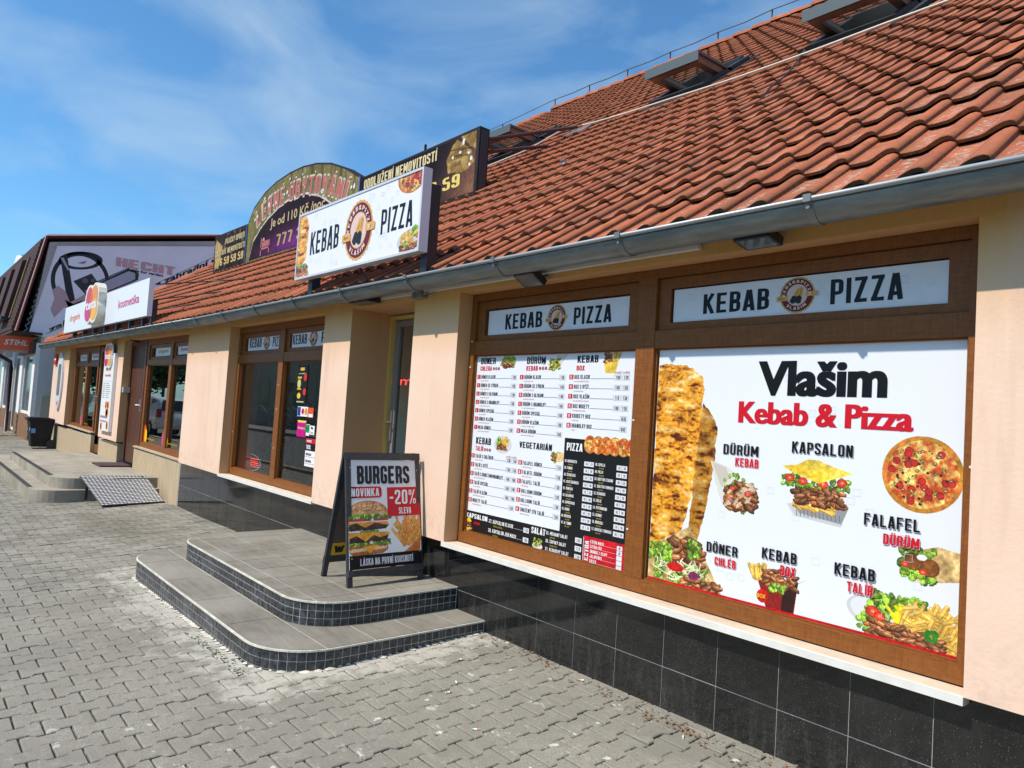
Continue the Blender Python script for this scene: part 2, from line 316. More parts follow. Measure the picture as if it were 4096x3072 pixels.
def cell(name, xs, zs, fill, y0, y1, mat, parent, warp=True, **props):
    """wall slab from a grid of cells: fill(i,j) says whether the cell is solid; shared vertices, one connected mesh"""
    mb = MB(); nx, nz_ = len(xs), len(zs)
    for y in (y0, y1):
        for j in range(nz_):
            for i in range(nx): mb.v.append((xs[i], y, zs[j]))
    def id_(i, j, k): return k*nx*nz_+j*nx+i
    F = [[bool(fill(i, j)) for j in range(nz_-1)] for i in range(nx-1)]
    def f(i, j): return 0 <= i < nx-1 and 0 <= j < nz_-1 and F[i][j]
    for i in range(nx-1):
        for j in range(nz_-1):
            if not F[i][j]: continue
            mb.face((id_(i, j, 0), id_(i+1, j, 0), id_(i+1, j+1, 0), id_(i, j+1, 0)))
            mb.face((id_(i, j, 1), id_(i, j+1, 1), id_(i+1, j+1, 1), id_(i+1, j, 1)))
            if not f(i-1, j): mb.face((id_(i, j, 0), id_(i, j+1, 0), id_(i, j+1, 1), id_(i, j, 1)))
            if not f(i+1, j): mb.face((id_(i+1, j, 0), id_(i+1, j, 1), id_(i+1, j+1, 1), id_(i+1, j+1, 0)))
            if not f(i, j-1): mb.face((id_(i, j, 0), id_(i, j, 1), id_(i+1, j, 1), id_(i+1, j, 0)))
            if not f(i, j+1): mb.face((id_(i, j+1, 0), id_(i+1, j+1, 0), id_(i+1, j+1, 1), id_(i, j+1, 1)))
    o = build(name, mb, mat, parent, warp=warp, **props)
    return o
# ------------------------------------------------------------------ lettering
GW, GT = .40, .155
def glyph(ch):
    """condensed capitals drawn as strokes on a unit height; returns (strokes, advance width)"""
    w, t = GW, GT; l, r, b, u, m = t/2, w-t/2, t/2, 1-t/2, .5
    P = {'B': [[(l, 0), (l, 1)], [(l, u), (r-.01, u), (r-.01, .54), (l, .54)], [(l, .48), (r, .48), (r, b), (l, b)]],
         'C': [[(r, .66), (r, u), (l, u), (l, b), (r, b), (r, .34)]], 'D': [[(l, b), (l, u), (r, u), (r, b), (l, b)], [(l, 0), (l, 1)]],
         'E': [[(l, 0), (l, 1)], [(l, u), (w-.03, u)], [(l, m), (w-.06, m)], [(l, b), (w-.03, b)]], 'F': [[(l, 0), (l, 1)], [(l, u), (w-.03, u)], [(l, m), (w-.07, m)]],
         'G': [[(r, .68), (r, u), (l, u), (l, b), (r, b), (r, .46), (w*.5, .46)]], 'H': [[(l, 0), (l, 1)], [(r, 0), (r, 1)], [(l, m), (r, m)]],
         'J': [[(r-.03, 1), (r-.03, b), (l-.02, b), (l-.02, .3)]], 'L': [[(l, 0), (l, 1)], [(l, b), (w-.03, b)]],
         'O': [[(l, .3), (l, u), (r, u), (r, b), (l, b), (l, .32)]], 'P': [[(l, 0), (l, 1)], [(l, u), (r, u), (r, .44), (l, .44)]],
         'Q': [[(l, .3), (l, u), (r, u), (r, b), (l, b), (l, .32)], [(w*.55, .2), (w, -.03)]],
         'R': [[(l, 0), (l, 1)], [(l, u), (r, u), (r, .47), (l, .47)], [(r-.06, .45), (r, .3), (r, 0)]],
         'S': [[(r, .7), (r, u), (l, u), (l, .6), (r, .4), (r, b), (l, b), (l, .3)]], 'T': [[(w/2, 0), (w/2, 1)], [(0, u), (w, u)]],
         'U': [[(l, 1), (l, b), (r, b), (r, 1)]], '1': [[(.2, 0), (.2, 1)], [(.05, .8), (.2, .86)]],
         '2': [[(l, .68), (l, u), (r, u), (r, .58), (l, .2), (l, b), (w, b)]], '3': [[(l, .7), (l, u), (r, u), (r, .52), (w*.4, .52)], [(r, .5), (r, b), (l, b), (l, .3)]],
         '4': [[(r-.05, 0), (r-.05, 1)], [(r-.06, .97), (l-.02, .27), (w+.02, .27)]], '5': [[(r, u), (l, u), (l, .57), (r, .57), (r, b), (l, b), (l, .26)]],
         '6': [[(r, .72), (r, u), (l, u), (l, b), (r, b), (r, .54), (l, .54)]], '7': [[(0, u), (r, u), (w*.42, 0)]],
         '8': [[(l, .35), (l, .53), (r, .53), (r, b), (l, b), (l, .4)], [(l+.01, .55), (l+.01, u), (r-.01, u), (r-.01, .5)]], '9': [[(l, .28), (l, b), (r, b), (r, u), (l, u), (l, .46), (r, .46)]],
         '0': [[(l, .3), (l, u), (r, u), (r, b), (l, b), (l, .32)]]}
    if ch in P: return P[ch], w
    if ch == 'I': return [[(l, 0), (l, 1)]], t
    if ch == '.': return [[(l, 0), (l, .15)]], t
    if ch == ',': return [[(l, -.1), (l, .14)]], t
    if ch == '!': return [[(l, 0), (l, .15)], [(l, .25), (l, 1)]], t
    if ch == ':': return [[(l, .1), (l, .25)], [(l, .6), (l, .75)]], t
    if ch == '-': return [[(.02, .46), (.26, .46)]], .28
    if ch == '|': return [[(.04, -.05), (.04, 1.05)]], .1
    if ch == '_': return [[(0, .03), (GW, .03)]], GW
    if ch == ' ': return [], .17
    if ch == 'A': return [[(.07, 0), (w/2-.01, 1)], [(w-.05, 0), (w/2+.03, 1)], [(.12, .24), (w-.1, .24)]], w+.02
    if ch == 'V': return [[(.07, 1), (w/2-.0, 0)], [(w-.05, 1), (w/2+.02, 0)]], w+.02
    if ch == 'K': return [[(l, 0), (l, 1)], [(w-.05, 1), (l+.03, .42)], [(w*.42, .58), (w-.04, 0)]], w+.02
    if ch == 'X': return [[(.07, 0), (w-.07, 1)], [(.07, 1), (w-.07, 0)]], w
    if ch == 'Y': return [[(w/2, 0), (w/2, .45)], [(.06, 1), (w/2, .4)], [(w-.06, 1), (w/2, .4)]], w
    if ch == 'Z': return [[(.02, u), (w-.02, u)], [(w-.1, .9), (.1, .1)], [(.02, b), (w-.02, b)]], w
    if ch == 'M': return [[(l, 0), (l, 1)], [(.52-l, 0), (.52-l, 1)], [(l+.02, .95), (.26, .25)], [(.5-l, .95), (.26, .25)]], .52
    if ch == 'N': return [[(l, 0), (l, 1)], [(r+.02, 0), (r+.02, 1)], [(l+.03, .97), (r-.01, .03)]], w+.02
    if ch == 'W': return [[(.07, 1), (.17, 0)], [(.18, 0), (.28, .9)], [(.28, .9), (.38, 0)], [(.39, 0), (.5, 1)]], .57
    if ch == '/': return [[(.04, 0), (.26, 1)]], .3
    if ch == '%': return [[(.1, 0), (.4, 1)], [(.05, .65), (.05, .95), (.18, .95), (.18, .65), (.05, .65)], [(.33, .05), (.33, .35), (.46, .35), (.46, .05), (.33, .05)]], .52
    if ch == '&': return [[(.38, 0), (.12, .68), (.12, u), (.28, u), (.28, .68), (.07, .35), (.07, b), (.3, b), (.38, .35)]], .44
    return [[(l, 0), (l, 1)]], t
def thicken(path, t, rd=.09):
    pts = [Vector((x, y)) for x, y in path]; out = [pts[0]]
    for k in range(1, len(pts)-1):
        a, b, c = pts[k-1], pts[k], pts[k+1]; d1, d2 = (a-b), (c-b); q = min(rd, d1.length*.45, d2.length*.45)
        if abs(d1.normalized().dot(d2.normalized())) > .97: out.append(b); continue
        p, s = b+d1.normalized()*q, b+d2.normalized()*q; out += [p, (p+s+2*b)/4, s]
    out.append(pts[-1]); Lf, Rt = [], []
    for k, p in enumerate(out):
        d = (out[min(k+1, len(out)-1)]-out[max(k-1, 0)]).normalized(); n = Vector((-d.y, d.x)); Lf.append(p+n*t/2); Rt.append(p-n*t/2)
    return [[Lf[k], Rt[k], Rt[k+1], Lf[k+1]] for k in range(len(out)-1)]
def stroke_text(s, gap=.075, bold=1.0):
    """quads of a text on unit cap height, total width"""
    x = 0; Q = []
    for ch in s:
        dec = unicodedata.normalize('NFD', ch); st, w = glyph(dec[0].upper())
        thin = .09 if dec[0] == '%' else GT
        for p in st: Q += [[(q.x+x, q.y) for q in quad] for quad in thicken(p, (thin if len(p) != 5 or dec[0] != '%' else .08)*bold)]
        for a in dec[1:]:
            c = x+w/2
            if a == '\u0301': Q += [[(c-.03, 1.05), (c+.06, 1.05), (c+.12, 1.2), (c+.02, 1.2)]]
            elif a == '\u030c': Q += [[(c-.12, 1.2), (c-.03, 1.05), (c+.01, 1.05), (c-.03, 1.2)], [(c-.0, 1.05), (c+.05, 1.05), (c+.13, 1.2), (c+.04, 1.2)]]
            elif a == '\u0308': Q += [[(c-.13, 1.06), (c-.03, 1.06), (c-.03, 1.18), (c-.13, 1.18)], [(c+.03, 1.06), (c+.13, 1.06), (c+.13, 1.18), (c+.03, 1.18)]]
            elif a == '\u0303': Q += [[(c-.12, 1.07), (c+.12, 1.07), (c+.12, 1.15), (c-.12, 1.15)]]
            elif a == '\u030a': Q += [[(c-.06, 1.05), (c+.06, 1.05), (c+.06, 1.17), (c-.06, 1.17)]]
        x += w+gap
    return Q, x-gap
FT = {}
def font_text(s, off=0., res=2, spacing=1.):
    k = (s, off, res, spacing)
    if k in FT: return FT[k]
    cu = bpy.data.curves.new('t', 'FONT'); cu.body = s; cu.size = 1; cu.offset = off; cu.resolution_u = res; cu.space_character = spacing
    o = bpy.data.objects.new('t', cu); COL.objects.link(o); dg = bpy.context.evaluated_depsgraph_get()
    me = bpy.data.meshes.new_from_object(o.evaluated_get(dg)); V = [(v.co.x, v.co.y) for v in me.vertices]; F = [tuple(p.vertices) for p in me.polygons]
    bpy.data.objects.remove(o); bpy.data.curves.remove(cu); bpy.data.meshes.remove(me); FT[k] = (V, F); return FT[k]
class Print:
    """flat print lying on a plane: o = origin, u,v unit axes, n outward normal; coordinates in metres on the plane"""
    def __init__(s, o, u, v, n, base=.0006, step=.0004):
        s.o, s.u, s.v, s.n = Vector(o), Vector(u), Vector(v), Vector(n); s.mb = MB(); s.mats = []; s.h = base; s.step = step; s.q = 0
    def mi(s, m):
        if not isinstance(m, bpy.types.Material): m = ink(m)
        if m not in s.mats: s.mats.append(m)
        return s.mats.index(m)
    def P(s, x, y, h): return s.o+s.u*x+s.v*y+s.n*h
    def lift(s): s.h += s.step
    def poly(s, pts, c, dh=0): s.mb.poly([s.P(x, y, s.h+dh) for x, y in pts], s.mi(c)); return s
    def rect(s, x0, y0, x1, y1, c): s.poly([(x0, y0), (x1, y0), (x1, y1), (x0, y1)], c); return s
    def ell(s, cx, cy, rx, ry, c, n=28, a0=0, a1=2*math.pi): s.poly([(cx+rx*math.cos(a0+(a1-a0)*k/n), cy+ry*math.sin(a0+(a1-a0)*k/n)) for k in range(n)], c); return s
    def rrect(s, x0, y0, x1, y1, r, c):
        p = []
        for cx, cy, a in ((x1-r, y1-r, 0), (x0+r, y1-r, 90), (x0+r, y0+r, 180), (x1-r, y0+r, 270)):
            for k in range(5): t = math.radians(a+22.5*k); p.append((cx+r*math.cos(t), cy+r*math.sin(t)))
        s.poly(p, c); return s
    def cap(s, txt, x0, y0, x1, y1, c, gap=.075, bold=1., shear=0., rise=0.):
        """condensed capitals filling a box"""
        Q, w = stroke_text(txt, gap, bold); kx = (x1-x0)/w; ky = y1-y0; m = s.mi(c)
        for i, q in enumerate(Q):
            e = s.h+i*4e-6
            s.mb.poly([s.P(x0+px*kx+shear*py*ky, y0+py*ky+rise*px*kx, e) for px, py in q], m)
        return s
    def capc(s, txt, xc, y0, h, c, kx=1., **k):
        Q, w = stroke_text(txt); w *= h*kx; return s.cap(txt, xc-w/2, y0, xc+w/2, y0+h, c, **k)
    def capl(s, txt, x0, y0, h, c, kx=1., maxw=None, **k):
        Q, w = stroke_text(txt); w *= h*kx
        if maxw: w = min(w, maxw)
        s.cap(txt, x0, y0, x0+w, y0+h, c, **k); return x0+w
    def txt(s, t, x0, y0, x1, h, c, off=0., fit=True, shear=0., res=2):
        """built-in font, h = cap height; x1 fits the width"""
        V, F = font_text(t, off, res)
        if not V: return s
        xs = [p[0] for p in V]; a, b = min(xs), max(xs); ky = h/.686; kx = (x1-x0)/(b-a) if fit else ky*x1
        m = s.mi(c); i = s.mb.vs([s.P(x0+(p[0]-a)*kx+shear*p[1]*ky, y0+p[1]*ky, s.h) for p in V])
        for f in F: s.mb.face([i+k for k in f], m)
        return s
    def arc(s, t, cx, cy, rad, h, a_mid, span, c, inward=False, bold=1.):
        """capitals along a circle"""
        Q0, w = stroke_text(t, .12); m = s.mi(c); k = span/w; hs = rad*math.radians(span)/w
        for i, q in enumerate(Q0):
            pts = []
            for px, py in q:
                ang = math.radians(a_mid + (span/2-px*k)*(1 if not inward else -1)); rr = rad+(py*h if not inward else -py*h)
                pts.append(s.P(cx+rr*math.cos(ang), cy+rr*math.sin(ang), s.h+i*4e-6))
            s.mb.poly(pts, m)
        return s
    def done(s, name, parent): 
        o = build(name, s.mb, s.mats, parent); o['kind'] = 'stuff'; return o
BK, WH, RD = (14, 13, 16), (240, 241, 243), (205, 20, 38)
YL, MA, PK = (224, 170, 90), (112, 24, 40), (230, 200, 195)
def logo(p, cx, cy, rx, ry):
    """round badge with scalloped rim, ribbon and two wraps"""
    n = 64; p.poly([(cx+rx*(1+.025*math.cos(24*a))*math.cos(a), cy+ry*(1+.025*math.cos(24*a))*math.sin(a)) for a in [2*math.pi*k/n for k in range(n)]], YL); p.lift()
    p.ell(cx, cy, rx*.92, ry*.92, MA); p.lift(); p.ell(cx, cy, rx*.61, ry*.61, YL, 24); p.lift(); p.ell(cx, cy, rx*.58, ry*.58, PK, 24); p.lift()
    # wraps
    for dx, dy, a in ((-.08, -.03, 28), (.16, -.02, 12)):
        t = math.radians(a); ux, uy = math.sin(t), math.cos(t)
        def T(x, y): return (cx+rx*(dx+x*uy+y*ux), cy+ry*(dy-x*ux+y*uy))
        p.poly([T(-.13, -.3), T(.13, -.3), T(.12, .4), T(0, .46), T(-.11, .4)], (222, 170, 70)); p.lift()
        p.poly([T(-.16, -.42), T(.0, -.48), T(.16, -.42), T(.15, -.1), T(0, 0), T(-.15, -.1)], (38, 34, 34)); p.lift()
        p.poly([T(.0, .05), T(.03, .05), T(.05, .4), T(.02, .4)], (150, 100, 40)); p.lift()
    p.rrect(cx-rx*1.17, cy-ry*.29, cx-rx*.52, cy-ry*.02, ry*.07, YL); p.rrect(cx+rx*.52, cy-ry*.12, cx+rx*1.17, cy+ry*.15, ry*.07, YL); p.lift()
    p.txt('Best', cx-rx*1.02, cy-ry*.2, cx-rx*.7, ry*.1, (60, 30, 30)); p.txt('In', cx+rx*.78, cy-ry*.02, cx+rx*.92, ry*.1, (60, 30, 30))
    q = Print(p.o, p.u, p.v, p.n); q.mb = p.mb; q.mats = p.mats; q.h = p.h
    # ring lettering (squeezed with the badge)
    for t, am, sp, inw in (('KEBAB&PIZZA', 90, 190, False), ('VLAŠIM', 270, 90, True)):
        Q0, w = stroke_text(t, .16); m_ = q.mi((232, 205, 195)); k = sp/w
        for i, qd in enumerate(Q0):
            pts = []
            for px, py in qd:
                ang = math.radians(am+(sp/2-px*k)*(1 if not inw else -1)); rr = .67+py*.16 if not inw else .83-py*.16
                pts.append(q.P(cx+rx*rr*math.cos(ang), cy+ry*rr*math.sin(ang), q.h+i*4e-6))
            q.mb.poly(pts, m_)
    return p
# ------------------------------------------------------------------ printed pictures, painted with numpy
def vnoise(X, Y, s, seed=0):
    x, y = X*s, Y*s; xi, yi = np.floor(x).astype(np.int64), np.floor(y).astype(np.int64); fx, fy = x-xi, y-yi; fx = fx*fx*(3-2*fx); fy = fy*fy*(3-2*fy)
    def h(a, b): 
        n = (a*374761393+b*668265263+seed*974711) & 0x7fffffff; n = ((n ^ (n >> 13))*1274126177) & 0x7fffffff; return ((n ^ (n >> 16)) & 0xffff)/65535.
    return (h(xi, yi)*(1-fx)+h(xi+1, yi)*fx)*(1-fy)+(h(xi, yi+1)*(1-fx)+h(xi+1, yi+1)*fx)*fy
def fbm(X, Y, sx, sy=None, seed=0, o=4):
    sy = sy or sx; a = 0; t = 0; w = 1
    for k in range(o): a = a+w*vnoise(X*sx*2**k, Y*sy*2**k, 1, seed+k); t += w; w *= .55
    return a/t
class Canvas:
    def __init__(s, x0, y0, x1, y1, ppm, bg=(236, 239, 245)):
        s.x0, s.y0, s.x1, s.y1, s.ppm = x0, y0, x1, y1, ppm; s.w, s.h = int((x1-x0)*ppm), int((y1-y0)*ppm)
        s.A = np.empty((s.h, s.w, 3)); s.A[:] = np.array(bg)/255.; s.rs = np.random.RandomState(5)
    def _win(s, xa, ya, xb, yb):
        i0, i1 = max(0, int((xa-s.x0)*s.ppm)-1), min(s.w, int((xb-s.x0)*s.ppm)+2); j0, j1 = max(0, int((ya-s.y0)*s.ppm)-1), min(s.h, int((yb-s.y0)*s.ppm)+2)
        if i1 <= i0 or j1 <= j0: return None
        X, Y = np.meshgrid(s.x0+(np.arange(i0, i1)+.5)/s.ppm, s.y0+(np.arange(j0, j1)+.5)/s.ppm); return i0, i1, j0, j1, X, Y
    def put(s, w, M, col):
        i0, i1, j0, j1, X, Y = w; V = s.A[j0:j1, i0:i1]
        c = col(X, Y) if callable(col) else np.broadcast_to(np.array(col)/255., V.shape)
        V[M] = c[M]
    def poly(s, pts, col, rough=0, rs=40, seed=0):
        xs, ys = [p[0] for p in pts], [p[1] for p in pts]; w = s._win(min(xs)-rough, min(ys)-rough, max(xs)+rough, max(ys)+rough)
        if w is None: return
        X, Y = w[4], w[5]
        if rough: X, Y = X+(fbm(w[4], w[5], rs, seed=seed)-.5)*2*rough, Y+(fbm(w[4], w[5], rs, seed=seed+9)-.5)*2*rough
        M = np.zeros(X.shape, bool); n = len(pts)
        for k in range(n):
            (xa, ya), (xb, yb) = pts[k], pts[(k+1) % n]
            if ya == yb: continue
            M ^= ((ya > Y) != (yb > Y)) & (X < (xb-xa)*(Y-ya)/(yb-ya)+xa)
        s.put(w, M, col)
    def ell(s, cx, cy, rx, ry, col, rough=0, rs=40, ang=0, seed=0):
        r = max(rx, ry)*(1+rough*1.5); w = s._win(cx-r, cy-r, cx+r, cy+r)
        if w is None: return
        X, Y = w[4]-cx, w[5]-cy; c, n = math.cos(ang), math.sin(ang); U, V = (X*c+Y*n)/rx, (-X*n+Y*c)/ry
        D = U*U+V*V
        if rough: D = D+(fbm(w[4], w[5], rs, seed=seed)-.5)*rough*4
        s.put(w, D < 1, col)
    def line(s, p, q, t, col):
        dx, dy = q[0]-p[0], q[1]-p[1]; l = math.hypot(dx, dy) or 1; nx, ny = -dy/l*t/2, dx/l*t/2
        s.poly([(p[0]+nx, p[1]+ny), (q[0]+nx, q[1]+ny), (q[0]-nx, q[1]-ny), (p[0]-nx, p[1]-ny)], col)
    # food
    def fries(s, x0, y0, x1, y1, n, ln, t, a0=0, a1=math.pi):
        for _ in range(n):
            x, y = s.rs.uniform(x0, x1), s.rs.uniform(y0, y1); a = s.rs.uniform(a0, a1); l = ln*s.rs.uniform(.6, 1.1)
            k = s.rs.uniform(.82, 1.05); c = (min(255, 246*k), 204*k, 98*k)
            s.line((x, y), (x+l*math.cos(a), y+l*math.sin(a)), t*1.5, (196*k, 136*k, 44*k)); s.line((x, y+t*.12), (x+l*math.cos(a), y+l*math.sin(a)+t*.12), t, c)
    def meat(s, x0, y0, x1, y1, n, r, fn=None):
        for _ in range(n):
            x, y = s.rs.uniform(x0, x1), s.rs.uniform(y0, y1)
            if fn and not fn(x, y): continue
            k = s.rs.uniform(.6, 1.25); a = s.rs.uniform(-.7, .7)
            s.ell(x, y-r*.12, r*1.15, r*.52, (92*k, 44*k, 22*k), .15, 90, a, _); s.ell(x, y, r, r*.38, (172*k, 104*k, 60*k), .25, 110, a, _+3); s.ell(x+r*.15, y+r*.08, r*.6, r*.12, (min(255, 226*k), 170*k, 118*k), .3, 110, a, _+5)
    def lettuce(s, x0, y0, x1, y1, n, r, fn=None):
        for _ in range(n):
            x, y = s.rs.uniform(x0, x1), s.rs.uniform(y0, y1)
            if fn and not fn(x, y): continue
            k = s.rs.uniform(.5, 1.2); q = s.rs.uniform(.35, .8); a = s.rs.uniform(0, 3); s.ell(x, y-r*.1, r*q*1.15, r*q*.85, (70*k, 120*k, 24*k), .5, 150, a, _); s.ell(x, y, r*q, r*q*.7, (min(255, 158*k), min(255, 204*k), 60*k), .55, 170, a, _+2); s.ell(x+r*.1, y+r*.1, r*q*.4, r*q*.2, (min(255, 205*k), min(255, 232*k), 130*k), .5, 170, a, _+4)
    def tomato(s, x, y, r): s.ell(x, y, r, r*.8, (190, 28, 20)); s.ell(x, y, r*.82, r*.62, (224, 70, 48), .15, 90); s.ell(x, y, r*.3, r*.25, (240, 150, 100))
    def pizza(s, cx, cy, rx, ry, n=16):
        s.ell(cx, cy, rx, ry, lambda X, Y: np.stack([.62+.3*fbm(X, Y, 60), .34+.3*fbm(X, Y, 60, seed=1), .1+.12*fbm(X, Y, 60)], -1))
        s.ell(cx, cy, rx*.88, ry*.88, lambda X, Y: (lambda f: np.stack([.78+.2*f, .30+.62*f, .10+.42*f], -1))(np.clip(fbm(X, Y, 46, seed=4)*2.4-.8, 0, 1)), .04, 60)
        for k in range(n*3):
            a, r = s.rs.uniform(0, 6.28), math.sqrt(s.rs.uniform(0, 1))*.78; x, y = cx+rx*r*math.cos(a), cy+ry*r*math.sin(a); q = rx*.1
            t = k % 4
            if t == 0: s.ell(x, y, q, q, (126, 18, 16)); s.ell(x, y, q*.82, q*.82, (196, 44, 34), .2, 90)
            elif t == 1: s.ell(x, y, q*.75, q*.3, (46, 104, 30), 0, 40, s.rs.uniform(0, 3)); s.ell(x, y, q*.4, q*.14, (236, 190, 110), 0, 40, s.rs.uniform(0, 3))
            elif t == 2: s.ell(x, y, q*.5, q*.4, (70, 42, 30)); s.ell(x, y, q*.34, q*.24, (196, 170, 130))
            else: s.ell(x, y, q*.35, q*.35, (60, 20, 34))
    def cone(s, pts, dark=0.):
        def c(X, Y):
            f = fbm(X+.03*fbm(X, Y, 20, seed=8), Y, 14, 38, seed=2, o=5); g_ = fbm(X, Y, 60, 90, seed=6); e = np.clip((f*.7+g_*.3-.3)*2.4, 0, 1)[..., None]
            a, b, d = np.array([.36, .13, .02]), np.array([.93, .62, .14]), np.array([.99, .86, .62])
            return np.where(e < .5, a+(b-a)*np.clip(e*2.6, 0, 1), b+(d-b)*(e-.5)*2)*(1-dark)
        s.poly(pts, c, .01, 30)
    def image(s, name):
        im = bpy.data.images.new(name, s.w, s.h); px = np.ones((s.h, s.w, 4), np.float32); A_ = s.A; sat = (A_.max(-1)-A_.min(-1)) > .10; X, Y = np.meshgrid(np.arange(s.w)/s.ppm, np.arange(s.h)/s.ppm); f_ = fbm(X, Y, 95, seed=31, o=3)*.6+fbm(X, Y, 22, seed=37, o=2)*.4; A_ = A_*np.where(sat, .62+.76*f_, 1.)[..., None]; px[..., :3] = np.clip(A_, 0, 1)*.93; im.pixels.foreach_set(px.ravel()); im.update()
        m = bpy.data.materials.new(name); m.use_nodes = True; n = m.node_tree; b = n.nodes['Principled BSDF']; t = n.nodes.new('ShaderNodeTexImage'); t.image = im; t.extension = 'EXTEND'
        n.links.new(t.outputs[0], b.inputs['Base Color']); b.inputs['Roughness'].default_value = .35; return m
def picture(name, cv, o, u, v, n, parent, h=.0004):
    """a thin sheet carrying a canvas; uv mapped 0..1"""
    o, u, v, n = Vector(o), Vector(u), Vector(v), Vector(n)
    pts = [o+u*x+v*y+n*h for x, y in ((cv.x0, cv.y0), (cv.x1, cv.y0), (cv.x1, cv.y1), (cv.x0, cv.y1))]
    me = bpy.data.meshes.new(name); me.from_pydata([tuple(p) for p in pts], [], [(0, 1, 2, 3)]); ul = me.uv_layers.new()
    for i, q in enumerate(((0, 0), (1, 0), (1, 1), (0, 1))): ul.data[i].uv = q
    me.materials.append(cv.image(name)); ob = bpy.data.objects.new(name, me); COL.objects.link(ob); attach(ob, parent); return ob
FX = ((1, 0, 0), (0, 0, 1), (0, -1, 0))      # axes of anything facing the street
# ================================================================== setting
def gz(x, y):
    b = -.2 if x > 0 else (-.2+.017*x if x > -5 else -.285+.0055*min(-x-5, 15))
    return b+.035*max(min(0, y), -3.6)
def sheet(name, xs, ys, zf, mat, **k):
    mb = MB(); n = len(ys)
    for x in xs:
        for y in ys: mb.v.append((x, y, zf(x, y)))
    for i in range(len(xs)-1):
        for j in range(n-1): mb.face((i*n+j, (i+1)*n+j, (i+1)*n+j+1, i*n+j+1))
    return build(name, mb, mat, None, **k)
XS = [-100, -80, -60, -45, -35, -30, -25, -20, -17, -14, -11, -8, -5, -4, -3, -2, -1, 0, 2, 5, 8, 12, 20]
ground = sheet('ground', [-400, -60, 60, 400], [-400, -12, 0, 400], lambda x, y: -.75, pm('soil_and_grass', (.07, .08, .035), .95, var=.4, vs=.5), kind='structure')
pavement = sheet('pavement', XS, [-4.0, -3.6, -3, -2, -1, 0, .6], lambda x, y: gz(x, y)-.022, sand, kind='structure')
PZ = [(0, 0, 0)]
# paving stones: bone shaped concrete blocks, long axis towards the wall
PL, PP = .19, .124
def bone(bevel=True, g=.0038):
    a = .0125; hl = PL/2-g; hw = PP/2-g
    o = [(-hw-a, -hl), (hw+a, -hl), (hw+a, -hl+.040), (hw-a, -hl+.055), (hw-a, hl-.055), (hw+a, hl-.040), (hw+a, hl), (-hw-a, hl), (-hw-a, hl-.040), (-hw+a, hl-.055), (-hw+a, -hl+.055), (-hw-a, -hl+.040)]
    mb = MB(); n = len(o)
    if bevel:
        i = mb.vs([(x, y, -.03) for x, y in o]); j = mb.vs([(x, y, -.004) for x, y in o]); k = mb.vs([(x-math.copysign(.004, x), y-math.copysign(.004, y), 0) for x, y in o])
        for q in range(n):
            r = (q+1) % n; mb.face((i+q, i+r, j+r, j+q)); mb.face((j+q, j+r, k+r, k+q))
        mb.face(range(k, k+n))
    else:
        i = mb.vs([(x, y, -.02) for x, y in o]); j = mb.vs([(x, y, 0) for x, y in o])
        for q in range(n): r = (q+1) % n; mb.face((i+q, i+r, j+r, j+q))
        mb.face(range(j, j+n))
    return mb
bone_me = mesh_only('paving_stone', bone(), [paver]); bone_lo = bone(False)
def project(P):
    d = Vector(P)-Vector((CX, CY, CZ)); z = d.dot(fwd)
    if z < .05: return None
    return 512+706.7*d.dot(r2)/z, 384-706.7*d.dot(u2)/z, z
stones = []; X0 = 1.185; Y0 = -1.49+PL/2
for k in range(-155, 40):
    x = X0+k*PP; off = PL/2 if k % 2 else 0
    for j in range(-16, 10):
        y = Y0+j*PL+off
        if y > .12 or y < -3.95: continue
        if -2.3 < x < .25 and y > -1.2: continue
        if -12 < x < -7.2 and y > -1.0: continue
        stones.append((x, y))
def vis(p):
    q = project((p[0], p[1], gz(*p)))
    return -1e9 if q is None or not (-20 < q[0] < 1045 and -20 < q[1] < 790) else -q[2]
stones.sort(key=vis, reverse=True)
rest = MB()
for i, (x, y) in enumerate(stones):
    sx, sy = gz(x+.05, y)-gz(x-.05, y), gz(x, y+.05)-gz(x, y-.05)
    tilt = (R.gauss(0, .006), R.gauss(0, .006)); dz = R.gauss(0, .0012)
    M = Matrix.Translation((x, y, gz(x, y)+dz)) @ Matrix.Rotation(sy*10+tilt[0], 4, 'X') @ Matrix.Rotation(-sx*10+tilt[1], 4, 'Y') @ Matrix.Rotation(R.gauss(0, .008), 4, 'Z')
    if i < 300: inst('paving_stone', bone_me, M, pavement)
    elif -20 < x < 5:
        b = len(rest.v); rest.v.extend([tuple(M @ Vector(v)) for v in bone_lo.v]); rest.f.extend([tuple(b+q for q in f) for f in bone_lo.f]); rest.m.extend(bone_lo.m); rest.sm.extend(bone_lo.sm)
for k in range(130):   # the farther pavement, past where single stones can be told apart in size
    for j in range(6):
        x = -20-k*PP*2; y = -.1-j*PL*2.0; b = len(rest.v)
        M = Matrix.Translation((x, y, gz(x, y))) @ Matrix.Diagonal((1.95, 1.95, 1, 1)); rest.v.extend([tuple(M @ Vector(v)) for v in bone_lo.v]); rest.f.extend([tuple(b+q for q in f) for f in bone_lo.f]); rest.m.extend(bone_lo.m); rest.sm.extend(bone_lo.sm)
build('paving_stones_beyond', rest, paver, pavement, kind='stuff')
